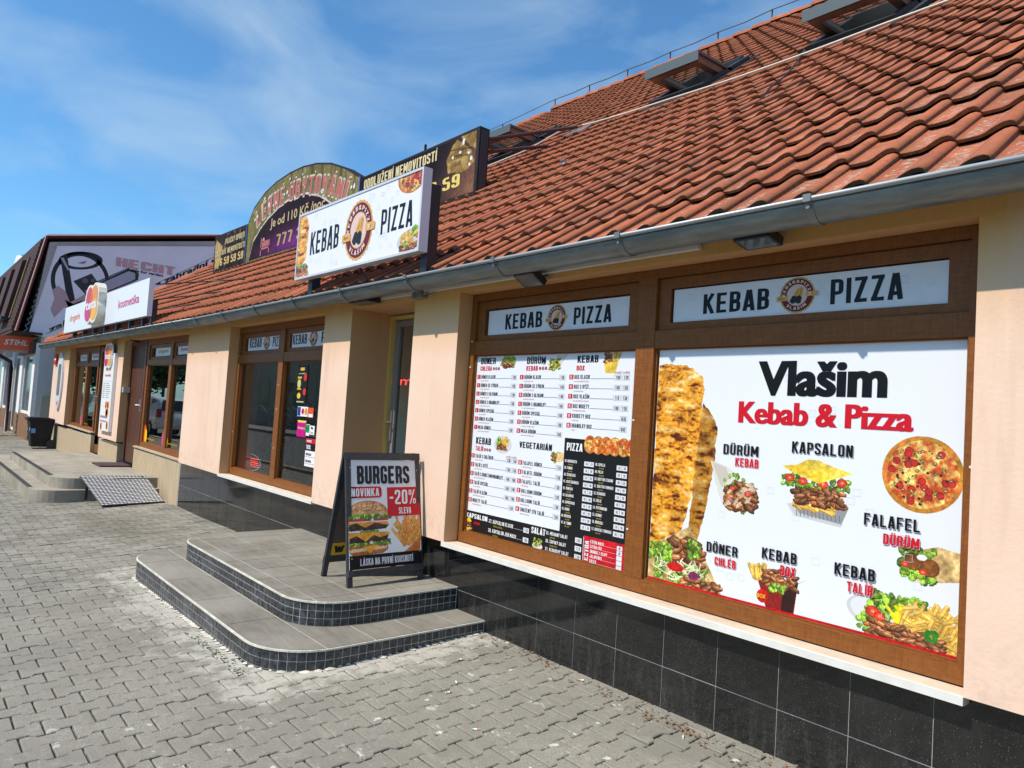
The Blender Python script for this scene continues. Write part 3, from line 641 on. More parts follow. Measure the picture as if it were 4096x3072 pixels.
# kerb, road and far side of the street (seen in the glass)
kerb = MB(); kerb.box((-100, -4.15, -.55), (20, -4.0, -.325)); build('kerb', kerb, conc, None, kind='structure')
asph = pm('asphalt', (.12, .118, .112), .85, var=.25, vs=4, bump=.3, bs=120)
road = MB(); road.poly([(-100, -11.5, -.44), (20, -11.5, -.44), (20, -4.15, -.44), (-100, -4.15, -.44)]); build('road', road, asph, None, kind='structure')
fp = MB(); fp.box((-100, -14, -.6), (20, -11.5, -.31)); build('far_pavement', fp, pm('far_paving', (.25, .24, .22), .9, var=.2, vs=2), None, kind='structure')

# ================================================================== shop building
B = thing('shop_building', 'long single storey shop with peach plaster pillars, brown windows and red tiled hipped roof', 'shop', (0, 2, -.2))
ZP, ZH = .30, 2.009
opens = [(-14.17, -10.73), (-9.33, -5.9), (-4.38, -2.0), (-1.5, -.54), (.015, 3.11)]
xs = [-16.15]+[v for o in opens for v in o]+[6.2]; zs = [ZP, ZH, 2.16]
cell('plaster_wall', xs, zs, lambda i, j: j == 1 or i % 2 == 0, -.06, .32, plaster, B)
# end wall, rear and inner surfaces
mb = MB(); mb.box((-16.15, .32, -.4), (-15.9, 16.6, 2.3)); mb.box((6.0, .32, -.4), (6.2, 16.6, 2.2)); mb.box((-15.9, 16.35, -.4), (6.0, 16.6, 2.2))
build('outer_wall', mb, plaster, B)
# socle: backing with grout colour, then the granite and travertine slabs as pieces
mb = MB(); mb.box((-16.13, .004, -.4), (-11.95, .32, .299)); mb.box((-10.93, .004, -.4), (-9.47, .32, .299)); mb.box((-8.42, .004, -.4), (-6.03, .32, .299))
mb.box((-6.03, .004, -.4), (-1.5, .32, .299)); mb.box((-.54, .004, -.4), (6.2, .32, .299)); mb.box((-1.5, .02, -.4), (-.54, .32, .019))
socle = build('socle', mb, grout, B)
def tile_me(w, h, t=.003, b=.001):
    mb = MB(); i = mb.vs([(0, 0, 0), (w, 0, 0), (w, 0, h), (0, 0, h)]); j = mb.vs([(0, -t+b, 0), (w, -t+b, 0), (w, -t+b, h), (0, -t+b, h)]); k = mb.vs([(b, -t, b), (w-b, -t, b), (w-b, -t, h-b), (b, -t, h-b)])
    for q in range(4): r = (q+1) % 4; mb.face((i+q, j+q, j+r, i+r)[::-1]); mb.face((j+q, k+q, k+r, j+r)[::-1])
    mb.face((k, k+1, k+2, k+3)); return mb
J = .003
rows = [(-.31, 0), (0, .285)]
tcache = {}
def put_tile(x0, x1, z0, z1, mat, y=.004, nm='granite_tile', dz=0):
    key = (round(x1-x0, 3), round(z1-z0, 3), mat.name)
    if key not in tcache: tcache[key] = mesh_only(nm, tile_me(x1-x0-J, z1-z0-J-.0015), [mat])
    inst(nm, tcache[key], Matrix.Translation((x0+J/2, y+R.gauss(0, .0003), z0+J/2+dz)) @ Matrix.Rotation(R.gauss(0, .0012), 4, 'Z'), socle)
for a, b in ((-6.0, -1.5), (-.54, 6.0)):
    x = a
    while x < b-.01:
        nx = min((math.floor(x/.3+1e-6)+1)*.3, b)
        for z0, z1 in rows: put_tile(x, nx, z0, z1, gran)
        x = nx
for a, b, w in ((-16.13, -11.95, .42), (-10.93, -9.47, .73), (-8.42, -6.03, .6)):
    x = a
    while x < b-.01: put_tile(x, min(x+w, b), -.4, .297+fz((x))*.0, trav, nm='travertine_slab'); x += w
# returns of the travertine blocks beside the doors
mb = MB(); mb.box((-11.95, .0, -.1), (-11.6, .2, .31)); build('travertine_return', mb, trav, B)
# sloping stone ledge and white sills
def winpart(): pass
roof_parent = B
# ------------------------------------------------------------------ windows
def window(label, x0, x1, z0, z1, mull, rail, gm, parts_open=(), sill=True, sash=.075, fw=.048, mw=.075, warp=False, yf=.05):
    """brown frame with a transom row of sashes over big panes. mull: x spans of mullions; rail: (z0,z1)"""
    F = MB(); d = .06
    F.box((x0, yf, z0), (x0+fw, yf+d, z1)); F.box((x1-fw, yf, z0), (x1, yf+d, z1))
    F.box((x0+fw, yf, z1-fw), (x1-fw, yf+d, z1)); F.box((x0+fw, yf, z0), (x1-fw, yf+d, z0+.072))
    for a, b in mull: F.box((a, yf-.002, z0+.072), (b, yf+d, z1-fw))
    spans = []; e = x0+fw
    for a, b in mull: spans.append((e, a)); e = b
    spans.append((e, x1-fw)); spans = [q for q in spans if q[1]-q[0] > .05]
    for a, b in spans: F.box((a, yf+.002, rail[0]), (b, yf+d, rail[1]))
    # inner bead steps of the big panes
    for a, b in spans:
        for q in ((a, z0+.072, a+.008, rail[0]), (b-.008, z0+.072, b, rail[0]), (a+.008, z0+.072, b-.008, z0+.08), (a+.008, rail[0]-.008, b-.008, rail[0])):
            F.box((q[0], yf+.02, q[1]), (q[2], yf+d, q[3]))
    W_ = build('shop_window', F, wood, B, warp=warp); W_['label'] = label
    for a, b in spans:
        T = MB(); g = .004; s = sash; z_0, z_1 = rail[1]+.004, z1-fw-.004; ya_, yb_ = yf+.020, yf+.058
        T.box((a+g, ya_, z_0), (a+g+s, yb_, z_1)); T.box((b-g-s, ya_, z_0), (b-g, yb_, z_1)); T.box((a+g+s, ya_, z_0), (b-g-s, yb_, z_0+s*.5)); T.box((a+g+s, ya_, z_1-s*.75), (b-g-s, yb_, z_1))
        build('transom_sash', T, wood, W_, warp=warp)
        P = MB(); P.box((a+g+s, yf+.045, z_0+s*.5), (b-g-s, yf+.049, z_1-s*.75)); build('transom_pane', P, gm, W_, warp=warp)
        P = MB(); P.poly([(a+.004, yf+.04, z0+.076), (b-.004, yf+.04, z0+.076), (b-.004, yf+.04, rail[0]-.004), (a+.004, yf+.04, rail[0]-.004)]); build('pane', P, gm, W_, warp=warp)
    return W_, spans
w3, s3 = window('wide brown window fully covered by the menu board and the food poster', .02, 3.105, .306, 2.006, [(1.487, 1.545), (1.5455, 1.607)], (1.585, 1.678), glass_m)
w2, s2_ = window('two pane brown kebab shop window with plant and stickers left of the entrance', -4.385, -2.0, .32, 2.006, [(-3.215, -3.10)], (1.597, 1.69), glass_m, fw=.07)
w1, s1_ = window('drugstore window right of the brown door reflecting a white car', -8.31, -5.95, .325, 2.02, [(-7.07, -6.95)], (1.60, 1.685), glass_t, warp=True, fw=.10)
w0, s0_ = window('leftmost drugstore window beside the glass door', -14.12, -11.76, .30, 2.0, [(-12.93, -12.79)], (1.60, 1.67), glass_t, warp=True, fw=.09)
for nm, x0, x1, zt, m_, par in (('window_sill', .0, 3.112, .304, sillm, w3), ('window_sill', -4.40, -1.985, .318, sillm, w2)):
    mb = MB(); mb.box((x0, -.070, zt-.032), (x1, -.050, zt-.002)); mb.box((x0, -.0499, zt-.036), (x1, .05, zt-.004), 1); build(nm, mb, [m_, pm('sill_ledge', (.62, .50, .38), .7, var=.15, vs=9)], par)
for x0, x1, par in ((-8.42, -6.03, w1), (-14.1, -11.6, w0)):
    mb = MB(); mb.box((x0, -.02, .298), (x1, .06, .318)); build('window_sill', mb, trav, par, warp=True)
for wp_, pts_ in ((w3, ((1.50, 1.2), (1.50, .62), (.045, 1.50), (.045, 1.68), (3.08, 1.1))), (w2, ((-3.165, 1.35), (-3.165, 1.1), (-3.165, .7), (-4.35, 1.68), (-4.35, .8)))):
    for x_, z_ in pts_: mb = MB(); mb.tube([(x_, .048, z_), (x_, .044, z_)], .006, 8); build('screw_cap', mb, sillm, wp_)
# entrance door frame, open doorway to the kebab shop: yellow edge trim, dark metal frame and glass
mb = MB(); mb.box((-1.5, .32, .02), (-1.476, .36, 1.99)); mb.box((-.578, .32, .02), (-.54, .36, 1.99)); mb.box((-1.476, .32, 1.965), (-.578, .36, 1.99))
ed = build('entrance_door', mb, pm('yellow_trim', (.62, .42, .10), .6), B)
mb = MB(); mb.box((-1.476, .361, .02), (-1.40, .40, 1.95)); mb.box((-.64, .36, .02), (-.58, .40, 1.95)); mb.box((-1.40, .36, 1.90), (-.64, .40, 1.95)); mb.box((-1.40, .36, .02), (-.64, .40, .12))
build('door_frame', mb, pm('grey_door_frame', (.22, .20, .19), .4), ed)
mb = MB(); mb.poly([(-1.40, .38, .12), (-.64, .38, .12), (-.64, .38, 1.90), (-1.40, .38, 1.90)]); build('pane', mb, glass_m, ed)
mb = MB(); mb.box((-1.44, .345, .9), (-1.415, .36, 1.16)); mb.tube([(-1.43, .345, 1.06), (-1.43, .31, 1.06), (-1.36, .31, 1.06)], .008); build('door_handle', mb, greym, ed)
# reveal linings beyond the wall, thresholds
mb = MB(); mb.box((-1.5, -.005, -.3), (-.54, .6, .0195)); build('threshold', mb, slab, B)
# brown panelled door of the drugstore, ajar in its deep recess
dw = pm('dark_brown_door', (.085, .028, .012), .45, var=.2, vs=8, stretch=(3, 3, .6))
mb = MB(); mb.box((-9.33, .05, -.01), (-9.26, .12, 2.0)); mb.box((-8.42, .04, -.01), (-8.312, .12, 2.0)); mb.box((-9.26, .05, 1.92), (-8.42, .12, 2.0)); bd = build('brown_door', mb, dw, B, warp=True)
for k in range(5): mb = MB(); mb.box((-9.258+k*.1675, .075, .0), (-9.258+k*.1675+.161, .10, 1.918)); build('door_board', mb, dw, bd, warp=True)
mb = MB(); mb.tube([(-8.56, .075, .95), (-8.56, .03, .95), (-8.68, .03, .95)], .01); mb.box((-8.60, .065, .86), (-8.52, .074, 1.05)); build('door_handle', mb, greym, bd, warp=True)
mb = MB(); mb.box((-9.4701, -.004, -.4), (-9.462, .32, .2985)); build('travertine_side', mb, trav, B)
# glass door with brown stiles
mb = MB(); X0_, X1_ = -11.70, -10.74
for a in ((X0_, .06, -.06, X0_+.10, .11, 1.97), (X1_-.10, .06, -.06, X1_, .11, 1.97), (X0_+.10, .06, 1.88, X1_-.10, .11, 1.97), (X0_+.10, .06, -.06, X1_-.10, .11, .09)): mb.box(a[:3], a[3:])
gd = build('glass_door', mb, wood, B, warp=True)
mb = MB(); mb.poly([(X0_+.1, .09, .09), (X1_-.1, .09, .09), (X1_-.1, .09, 1.88), (X0_+.1, .09, 1.88)]); build('pane', mb, glass('pale_door_glass', (.55, .72, .68), 1.6), gd, warp=True)
mb = MB(); mb.box((X0_+.03, .045, .86), (X0_+.07, .06, 1.08)); mb.tube([(X0_+.05, .05, 1.0), (X0_+.05, .0, 1.0), (X0_+.17, .0, 1.0)], .011); build('door_handle', mb, greym, gd, warp=True)
# rooms behind the glass
room = pm('grey_green_room_wall', (.80, .82, .70), .85, var=.05); roomf = pm('room_floor', (.30, .27, .23), .5, var=.2, vs=2)
def room_(nm, x0, x1, y1, fl):
    mb = MB(); mb.poly([(x0, y1, -.1), (x1, y1, -.1), (x1, y1, 2.3), (x0, y1, 2.3)]); mb.poly([(x0, .33, -.1), (x0, y1, -.1), (x0, y1, 2.3), (x0, .33, 2.3)]); mb.poly([(x1, .33, -.1), (x1, .33, 2.3), (x1, y1, 2.3), (x1, y1, -.1)])
    mb.poly([(x0, .33, 2.3), (x0, y1, 2.3), (x1, y1, 2.3), (x1, .33, 2.3)]); mb.poly([(x0, .33, fl), (x1, .33, fl), (x1, y1, fl), (x0, y1, fl)], 1); return build(nm, mb, [room, roomf], B)
room_('kebab_room', -5.15, -.45, 1.42, .02); room_('drugstore_room', -15.8, -6.0, 4.5, .02)
mb = MB(); mb.box((.0, .2, .1), (3.2, .3, 2.05)); build('back_board', mb, room, B)
mb = MB(); mb.box((-4.6, .12, .26), (-1.6, .55, .315)); build('inner_sill', mb, pm('inner_sill', (.4, .36, .28), .5), B)
mb = MB(); mb.box((-5.149, .34, .02), (-5.10, .75, 2.29)); build('partition', mb, pm('pale_partition', (.68, .62, .46), .8), B)
# shelves with goods in the drugstore
mb = MB()
for sx in (-14.6, -13.2, -11.8, -10.0, -8.0, -6.9):
    for sz in (.2, .6, 1.0, 1.4): mb.box((sx-.5, 1.8, sz), (sx+.5, 2.2, sz+.03))
shv = build('shelving', mb, pm('shelf', (.25, .25, .26), .5), B)
goods = [pm('goods_%d' % k, c, .5) for k, c in enumerate(((.3, .05, .1), (.05, .1, .3), (.35, .3, .08), (.08, .25, .12), (.4, .4, .4)))]
mb = MB()
for sx in (-14.6, -13.2, -11.8, -10.0, -8.0, -6.9):
    for sz in (.23, .63, 1.03, 1.43):
        for k in range(9): h = R.uniform(.12, .28); mb.box((sx-.48+k*.108, 1.85, sz), (sx-.40+k*.108, 2.05, sz+h), R.randrange(5))
build('shelf_goods', mb, goods, B, kind='stuff')

# ------------------------------------------------------------------ gutter
gy, gzc, gr_ = -.235, 2.098, .078
prof = [(gy+gr_*math.cos(a), gzc+gr_*math.sin(a)) for a in [math.pi+math.pi*k/12 for k in range(13)]]
lip = [(gy-gr_-.008+.011*math.cos(a), gzc+.002+.011*math.sin(a)) for a in [2*math.pi*k/8 for k in range(8)]]
mb = MB(); inner = [(p[0]*.97+gy*.03, p[1]*.97+gzc*.03) for p in prof][::-1]
XSEG = [(-16.9, -5.0), (-5.0, 6.2)]
for a, b in XSEG: mb.sweep(prof+inner, a, b, 1, sm=True, closed=True)
gut = build('gutter', mb, zinc, B, warp=True)
mb = MB()
for a, b in XSEG: mb.sweep(lip, a, b, 1, sm=True, closed=True)
build('gutter_bead', mb, pm('zinc_bead', (.32, .34, .35), .5, metal=.5), gut, warp=True)
bprof = [(gy+(gr_+.005)*math.cos(a), gzc+(gr_+.005)*math.sin(a)) for a in [math.pi*.985+math.pi*k/12 for k in range(13)]]
bo = [(gy+(gr_+.0005)*math.cos(a), gzc+(gr_+.0005)*math.sin(a)) for a in [math.pi*.985+math.pi*k/12 for k in range(13)]][::-1]
mb = MB(); mb.sweep(bprof+bo, -.016, .016, 1, closed=True, sm=False); mb.box((-.016, gy-gr_-.024, gzc-.012), (.016, gy-gr_+.004, gzc+.018)); mb.tube([(0, gy-gr_-.012, gzc-.03), (0, gy-gr_-.004, gzc-.03)], .009, 6)
br_me = mesh_only('gutter_bracket', mb, [pm('zinc_bracket', (.20, .21, .20), .45, metal=.5)])
bx = 2.6
while bx > -16.8: inst('gutter_bracket', br_me, Matrix.Translation((bx, 0, fz(bx))), gut); bx -= .96 if bx > -1 else .9
inst('gutter_bracket', br_me, Matrix.Translation((3.56, 0, 0)), gut)
mb = MB(); mb.box((-16.5, -.155, 2.05), (6.2, -.145, 2.10)); mb.box((-16.5, -.145, 2.09), (6.2, -.061, 2.10)); build('fascia_board', mb, pm('grey_white_fascia', (.42, .40, .38), .6, var=.1), B, warp=True)
# white conduit under the eave
mb = MB(); mb.box((-1.0, -.10, 2.040), (1.95, -.065, 2.062)); cnd = build('white_conduit', mb, pm('conduit_white', (.6, .6, .58), .5), B)
# ------------------------------------------------------------------ roof
HX0, HXR, YR = -16.6, -16.6+8.54, EY+8.54
SR = 8.54/CT
def rp(x, s, h=0): return (x, EY+s*CT-h*ST, EZ+s*ST+h*CT+fz(x))
mb = MB(); E1, E2 = rp(HX0, 0, -.03), rp(6.4, 0, -.03); Rg1, Rg2 = rp(HXR, SR, -.03), rp(6.4, SR, -.03); b1, b2 = (HX0, 2*YR-EY, EZ), (6.4, 2*YR-EY, EZ)
mb.poly([E1, E2, Rg2, Rg1]); mb.poly([b2, b1, Rg1, Rg2], 1); mb.poly([b1, E1, Rg1], 1); mb.poly([E2, b2, Rg2], 1)
roof = build('roof', mb, [under, clay], B)
prof_t = [(0, .005), (.006, .0), (.03, -.001), (.075, .0), (.098, .006), (.118, .017), (.138, .026), (.158, .033), (.180, .034), (.193, .028), (.199, .018), (.2005, -.003)]
def tile(lo=False):
    mb = MB(); pf = prof_t if not lo else [prof_t[q] for q in (0, 2, 3, 5, 7, 8, 10, 11)]
    n = len(pf); th = .016; rows_ = []
    vs_ = [(0, .0), (.02, 1), (TL+.045, 1)]
    if lo: vs_ = [(0, 1), (TL+.04, 1)]
    for v, k in vs_:
        z0 = .034-.030*(v/TL)
        rows_.append(mb.vs([(u-(.004*(q/(n-1)) if v == 0 else 0), v, z0+w*(1 if k else .93)-(0 if k else .002)) for q, (u, w) in enumerate(pf)]))
    fr = mb.vs([(u, .004, .034+w*.9-th-(.004 if w > .01 else 0)) for u, w in pf])
    for a in range(len(rows_)-1):
        for q in range(n-1): mb.face((rows_[a]+q, rows_[a]+q+1, rows_[a+1]+q+1, rows_[a+1]+q), 1 if q == n-2 else 0, q != n-2)  # last segment takes the dark edge colour as painted groove shade
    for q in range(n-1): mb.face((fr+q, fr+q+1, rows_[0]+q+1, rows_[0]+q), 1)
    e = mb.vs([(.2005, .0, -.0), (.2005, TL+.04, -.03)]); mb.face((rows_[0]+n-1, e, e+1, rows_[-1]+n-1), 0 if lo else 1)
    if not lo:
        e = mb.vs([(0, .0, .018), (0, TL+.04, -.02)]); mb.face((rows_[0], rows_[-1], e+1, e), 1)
    return mb
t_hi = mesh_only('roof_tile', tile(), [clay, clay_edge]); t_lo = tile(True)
sky_rects = [(-1.40, -.60, 4.70, 5.95), (.56, 1.44, 4.62, 5.85), (-4.70, -3.82, 4.75, 6.0)]
cand = []
XA = HX0+.04
ncol = int((6.3-XA)/TW)
for c in range(ncol):
    x = -20+TW*math.ceil((XA+20)/TW)+c*TW
    for r in range(int(SR/TL)+1):
        s = r*TL-.03
        if s*CT > x-HX0+.12: continue
        if s > SR-.15: continue
        if any(a-.16 < x < b-.02 and s0-.30 < s < s1-.02 for a, b, s0, s1 in sky_rects): continue
        q = project(rp(x+.1, s+.18)); sc = -q[2] if q and -30 < q[0] < 1060 and -30 < q[1] < 800 else -1e9
        cand.append((sc, x, s))
cand.sort(reverse=True)
RM = Matrix(((1, 0, 0, 0), (0, CT, -ST, 0), (0, ST, CT, 0), (0, 0, 0, 1)))
lo_v = np.array([tuple(v) for v in t_lo.v]); allv = []; allf = []; allm = []; nb = len(t_lo.v); cnt = 0
for i, (sc, x, s) in enumerate(cand):
    M = Matrix.Translation(rp(x, s, R.gauss(0, .0015))) @ RM @ Matrix.Rotation(R.gauss(0, .006), 4, 'Z') @ Matrix.Rotation(R.gauss(0, .004), 4, 'X')
    M = M @ Matrix.Translation((0, R.gauss(0, .004), 0))
    if i < 300: inst('roof_tile', t_hi, M, roof)
    else:
        Mn = np.array(M); allv.append(lo_v @ Mn[:3, :3].T+Mn[:3, 3]); allf.extend([tuple(cnt+q for q in f) for f in t_lo.f]); allm.extend(t_lo.m); cnt += nb
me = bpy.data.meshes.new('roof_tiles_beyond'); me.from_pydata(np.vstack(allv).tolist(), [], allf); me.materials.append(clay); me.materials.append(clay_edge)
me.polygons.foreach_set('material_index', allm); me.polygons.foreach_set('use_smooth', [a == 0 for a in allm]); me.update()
rt = bpy.data.objects.new('roof_tiles_beyond', me); COL.objects.link(rt); attach(rt, roof); rt['kind'] = 'stuff'
# ridge and hip tiles
def halftile():
    mb = MB(); rows_ = []
    for y, k in ((0, 1.16), (.03, 1.22), (.40, .86)):
        rows_.append(mb.vs([(y, .125*k*math.cos(a), .105*k*math.sin(a)) for a in [math.pi*q/8 for q in range(9)]]))
    for a in range(2):
        for q in range(8): mb.face((rows_[a]+q, rows_[a]+q+1, rows_[a+1]+q+1, rows_[a+1]+q), 0, True)
    c = mb.vs([(0, 0, 0)])
    for q in range(8): mb.face((c, rows_[0]+q+1, rows_[0]+q), 1)
    return mb
mort = pm('pale_mortar', (.44, .40, .32), .95)
ht = mesh_only('ridge_tile', halftile(), [clay, mort])
zr = EZ+SR*ST+fz(HXR)
n = int((6.3-HXR)/.37)
for k in range(n):
    x = HXR+k*.37; inst('ridge_tile', ht, Matrix.Translation((x, YR, EZ+SR*ST+fz(x)-.01+R.gauss(0, .004))) @ Matrix.Rotation(R.gauss(0, .02), 4, 'Y') @ Matrix.Rotation(-.03, 4, 'Y'), roof)
hd = Vector((HXR-HX0, YR-EY, SR*ST)); hl = hd.length; hd.normalize(); yv = Vector((0, 0, 1)).cross(hd).normalized(); zv = hd.cross(yv)
HM = Matrix(((hd.x, yv.x, zv.x, 0), (hd.y, yv.y, zv.y, 0), (hd.z, yv.z, zv.z, 0), (0, 0, 0, 1)))
for k in range(int(hl/.37)):
    p = Vector((HX0, EY, EZ))+hd*(k*.37+.1); inst('ridge_tile', ht, Matrix.Translation((p.x, p.y, p.z+fz(p.x)-.01)) @ HM, roof)
# lightning conductor on the ridge
mb = MB(); wp = []
x = HXR
while x < 6.3:
    wp.append((x, YR, EZ+SR*ST+fz(x)+.30)); wp.append((x+.55, YR, EZ+SR*ST+fz(x)+.275)); x += 1.1
for k_ in range(10): q_ = Vector((HXR, YR, EZ+SR*ST+fz(HXR)+.28)).lerp(Vector((HX0, EY, EZ+.35)), (k_+1)/10); wp.insert(0, tuple(q_))
mb.tube(wp, .011, 5); lc = build('lightning_wire', mb, pm('grey_wire', (.10, .11, .12), .5), B)
hm = MB(); hm.tube([(0, 0, .05), (0, 0, .3)], .014, 5); hm.box((-.03, -.02, .04), (.03, .02, .08)); hm_ = mesh_only('wire_holder', hm, [pm('rusty_iron', (.10, .05, .04), .8)])
for k_ in range(9): q_ = Vector((HXR, YR, EZ+SR*ST+fz(HXR)-.02)).lerp(Vector((HX0, EY, EZ+.05)), (k_+1)/10); inst('wire_holder', hm_, Matrix.Translation(q_), lc)
x = HXR
while x < 6.3: inst('wire_holder', hm_, Matrix.Translation((x, YR, EZ+SR*ST+fz(x))), lc); x += 1.1
# roof windows, centre pivot, standing open
fl = pm('dark_flashing', (.035, .033, .032), .5, metal=.2, var=.3); inw = pm('pine_sash', (.22, .13, .085), .55, var=.15); gsash = pm('grey_sash', (.16, .18, .18), .5)
skg = glass('roof_window_glass', (.62, .72, .72), 1.6)
def rbox(mb, x0, x1, s0, s1, h0, h1, m=0, T=None):
    i = mb.vs([(T or rp)(x, s, h) for h in (h0, h1) for s in (s0, s1) for x in (x0, x1)])
    for f in ((0, 2, 3, 1), (4, 5, 7, 6), (0, 1, 5, 4), (1, 3, 7, 5), (3, 2, 6, 7), (2, 0, 4, 6)): mb.face([i+k for k in f], m)
for (a, b, s0, s1), lab, ang in zip(sky_rects, ('middle open roof window seen from below with grey glass', 'open roof window cut by the top edge at right', 'open roof window beside the black sign end'), (33, 30, 36)):
    a += .03; b -= .03; s0 += .05; s1 -= .03
    mb = MB(); rbox(mb, a, a+.07, s0, s1, -.05, .09); rbox(mb, b-.07, b, s0, s1, -.05, .09); rbox(mb, a+.07, b-.07, s0, s0+.08, -.05, .09); rbox(mb, a+.07, b-.07, s1-.09, s1, -.05, .11)
    rw = build('roof_window', mb, fl, B); rw['label'] = lab
    mb = MB(); rbox(mb, a-.06, b+.06, s0-.14, s0-.001, .02, .035); rbox(mb, a-.07, a-.001, s0, s1, .0, .04); rbox(mb, b+.001, b+.07, s0, s1, .0, .04); rbox(mb, a-.07, b+.07, s1+.001, s1+.12, .0, .05); build('flashing', mb, fl, rw)
    mb = MB(); rbox(mb, a+.07, b-.07, s0+.08, s1-.09, -.5, -.45); build('shaft', mb, pm('pale_shaft', (.34, .40, .40), .9), rw)
    sm_ = (s0+s1)/2+.02; A = math.radians(ang); hl_ = (s1-s0)/2-.03
    def T(x, s, h): d = s-sm_; return rp(x, sm_+d*math.cos(A)+h*math.sin(A), .05-d*math.sin(A)+h*math.cos(A))
    mb = MB(); rbox(mb, a+.03, a+.12, sm_-hl_, sm_+hl_, -.045, .03, 0, T); rbox(mb, b-.12, b-.03, sm_-hl_, sm_+hl_, -.045, .03, 0, T); rbox(mb, a+.12, b-.12, sm_-hl_, sm_-hl_+.10, -.045, .03, 0, T); rbox(mb, a+.12, b-.12, sm_+hl_-.09, sm_+hl_, -.045, .03, 0, T)
    sa = build('sash', mb, inw, rw)
    mb = MB(); rbox(mb, a+.0, b-.0, sm_-hl_-.03, sm_+hl_, .031, .055, 0, T) if False else (rbox(mb, a, a+.10, sm_-hl_-.03, sm_+hl_, .031, .06, 0, T), rbox(mb, b-.10, b, sm_-hl_-.03, sm_+hl_, .031, .06, 0, T), rbox(mb, a+.10, b-.10, sm_-hl_-.03, sm_-hl_+.09, .031, .06, 0, T)); rbox(mb, a, b, sm_-hl_-.05, sm_-hl_-.031, -.05, .06, 0, T)
    build('sash_cover', mb, pm('sash_cover_grey', (.13, .145, .14), .4, metal=.4), rw)
    mb = MB(); mb.poly([T(a+.12, sm_-hl_+.10, -.01), T(b-.12, sm_-hl_+.10, -.01), T(b-.12, sm_+hl_-.09, -.01), T(a+.12, sm_+hl_-.09, -.01)][::-1]); build('pane', mb, skg, sa)
# ================================================================== tiled entrance steps
def rr_outline(x0, x1, yf, r0, r1, yb=.0, n=9):
    """right wall end -> front -> left wall end"""
    o = [(x1, yb), (x1, yf+r1)]
    o += [(x1-r1+r1*math.cos(a), yf+r1+r1*math.sin(a)) for a in [-math.pi/2*k/n for k in range(1, n+1)]]
    o += [(x0+r0+r0*math.cos(a), yf+r0+r0*math.sin(a)) for a in [-math.pi/2-math.pi/2*k/n for k in range(0, n+1)]]
    o += [(x0, yb)]
    return o
def clip(poly, cl):
    """Sutherland-Hodgman; cl convex, clockwise seen from above as built by rr_outline"""
    n = len(cl); out = poly
    for k in range(n):
        a, b = cl[k], cl[(k+1) % n]; inp, out = out, []
        f = lambda p: (b[0]-a[0])*(p[1]-a[1])-(b[1]-a[1])*(p[0]-a[0])
        for i in range(len(inp)):
            p, q = inp[i-1], inp[i]; fp_, fq = f(p), f(q)
            if fq <= 0:
                if fp_ > 0: t = fp_/(fp_-fq); out.append((p[0]+(q[0]-p[0])*t, p[1]+(q[1]-p[1])*t))
                out.append(q)
            elif fp_ <= 0: t = fp_/(fp_-fq); out.append((p[0]+(q[0]-p[0])*t, p[1]+(q[1]-p[1])*t))
        if not out: return []
    return out
steps = thing('entrance_steps', 'two rounded grey slate steps with black mosaic risers at the kebab shop door', 'steps', (-1.0, -.7, -.25))
chip = mesh_only('mosaic_tile', (lambda mb: [mb.v.extend([(-.0228, 0, -.0228), (.0228, 0, -.0228), (.0228, 0, .0228), (-.0228, 0, .0228), (-.0228, -.0012, -.0228), (.0228, -.0012, -.0228), (.0228, -.0012, .0228), (-.0228, -.0012, .0228), (-.0215, -.003, -.0215), (.0215, -.003, -.0215), (.0215, -.003, .0215), (-.0215, -.003, .0215)]),
    [mb.face(f) for f in ((0, 1, 5, 4), (1, 2, 6, 5), (2, 3, 7, 6), (3, 0, 4, 7), (4, 5, 9, 8), (5, 6, 10, 9), (6, 7, 11, 10), (7, 4, 8, 11), (8, 9, 10, 11))], mb][-1])(MB()), [mosaic])
chips = []
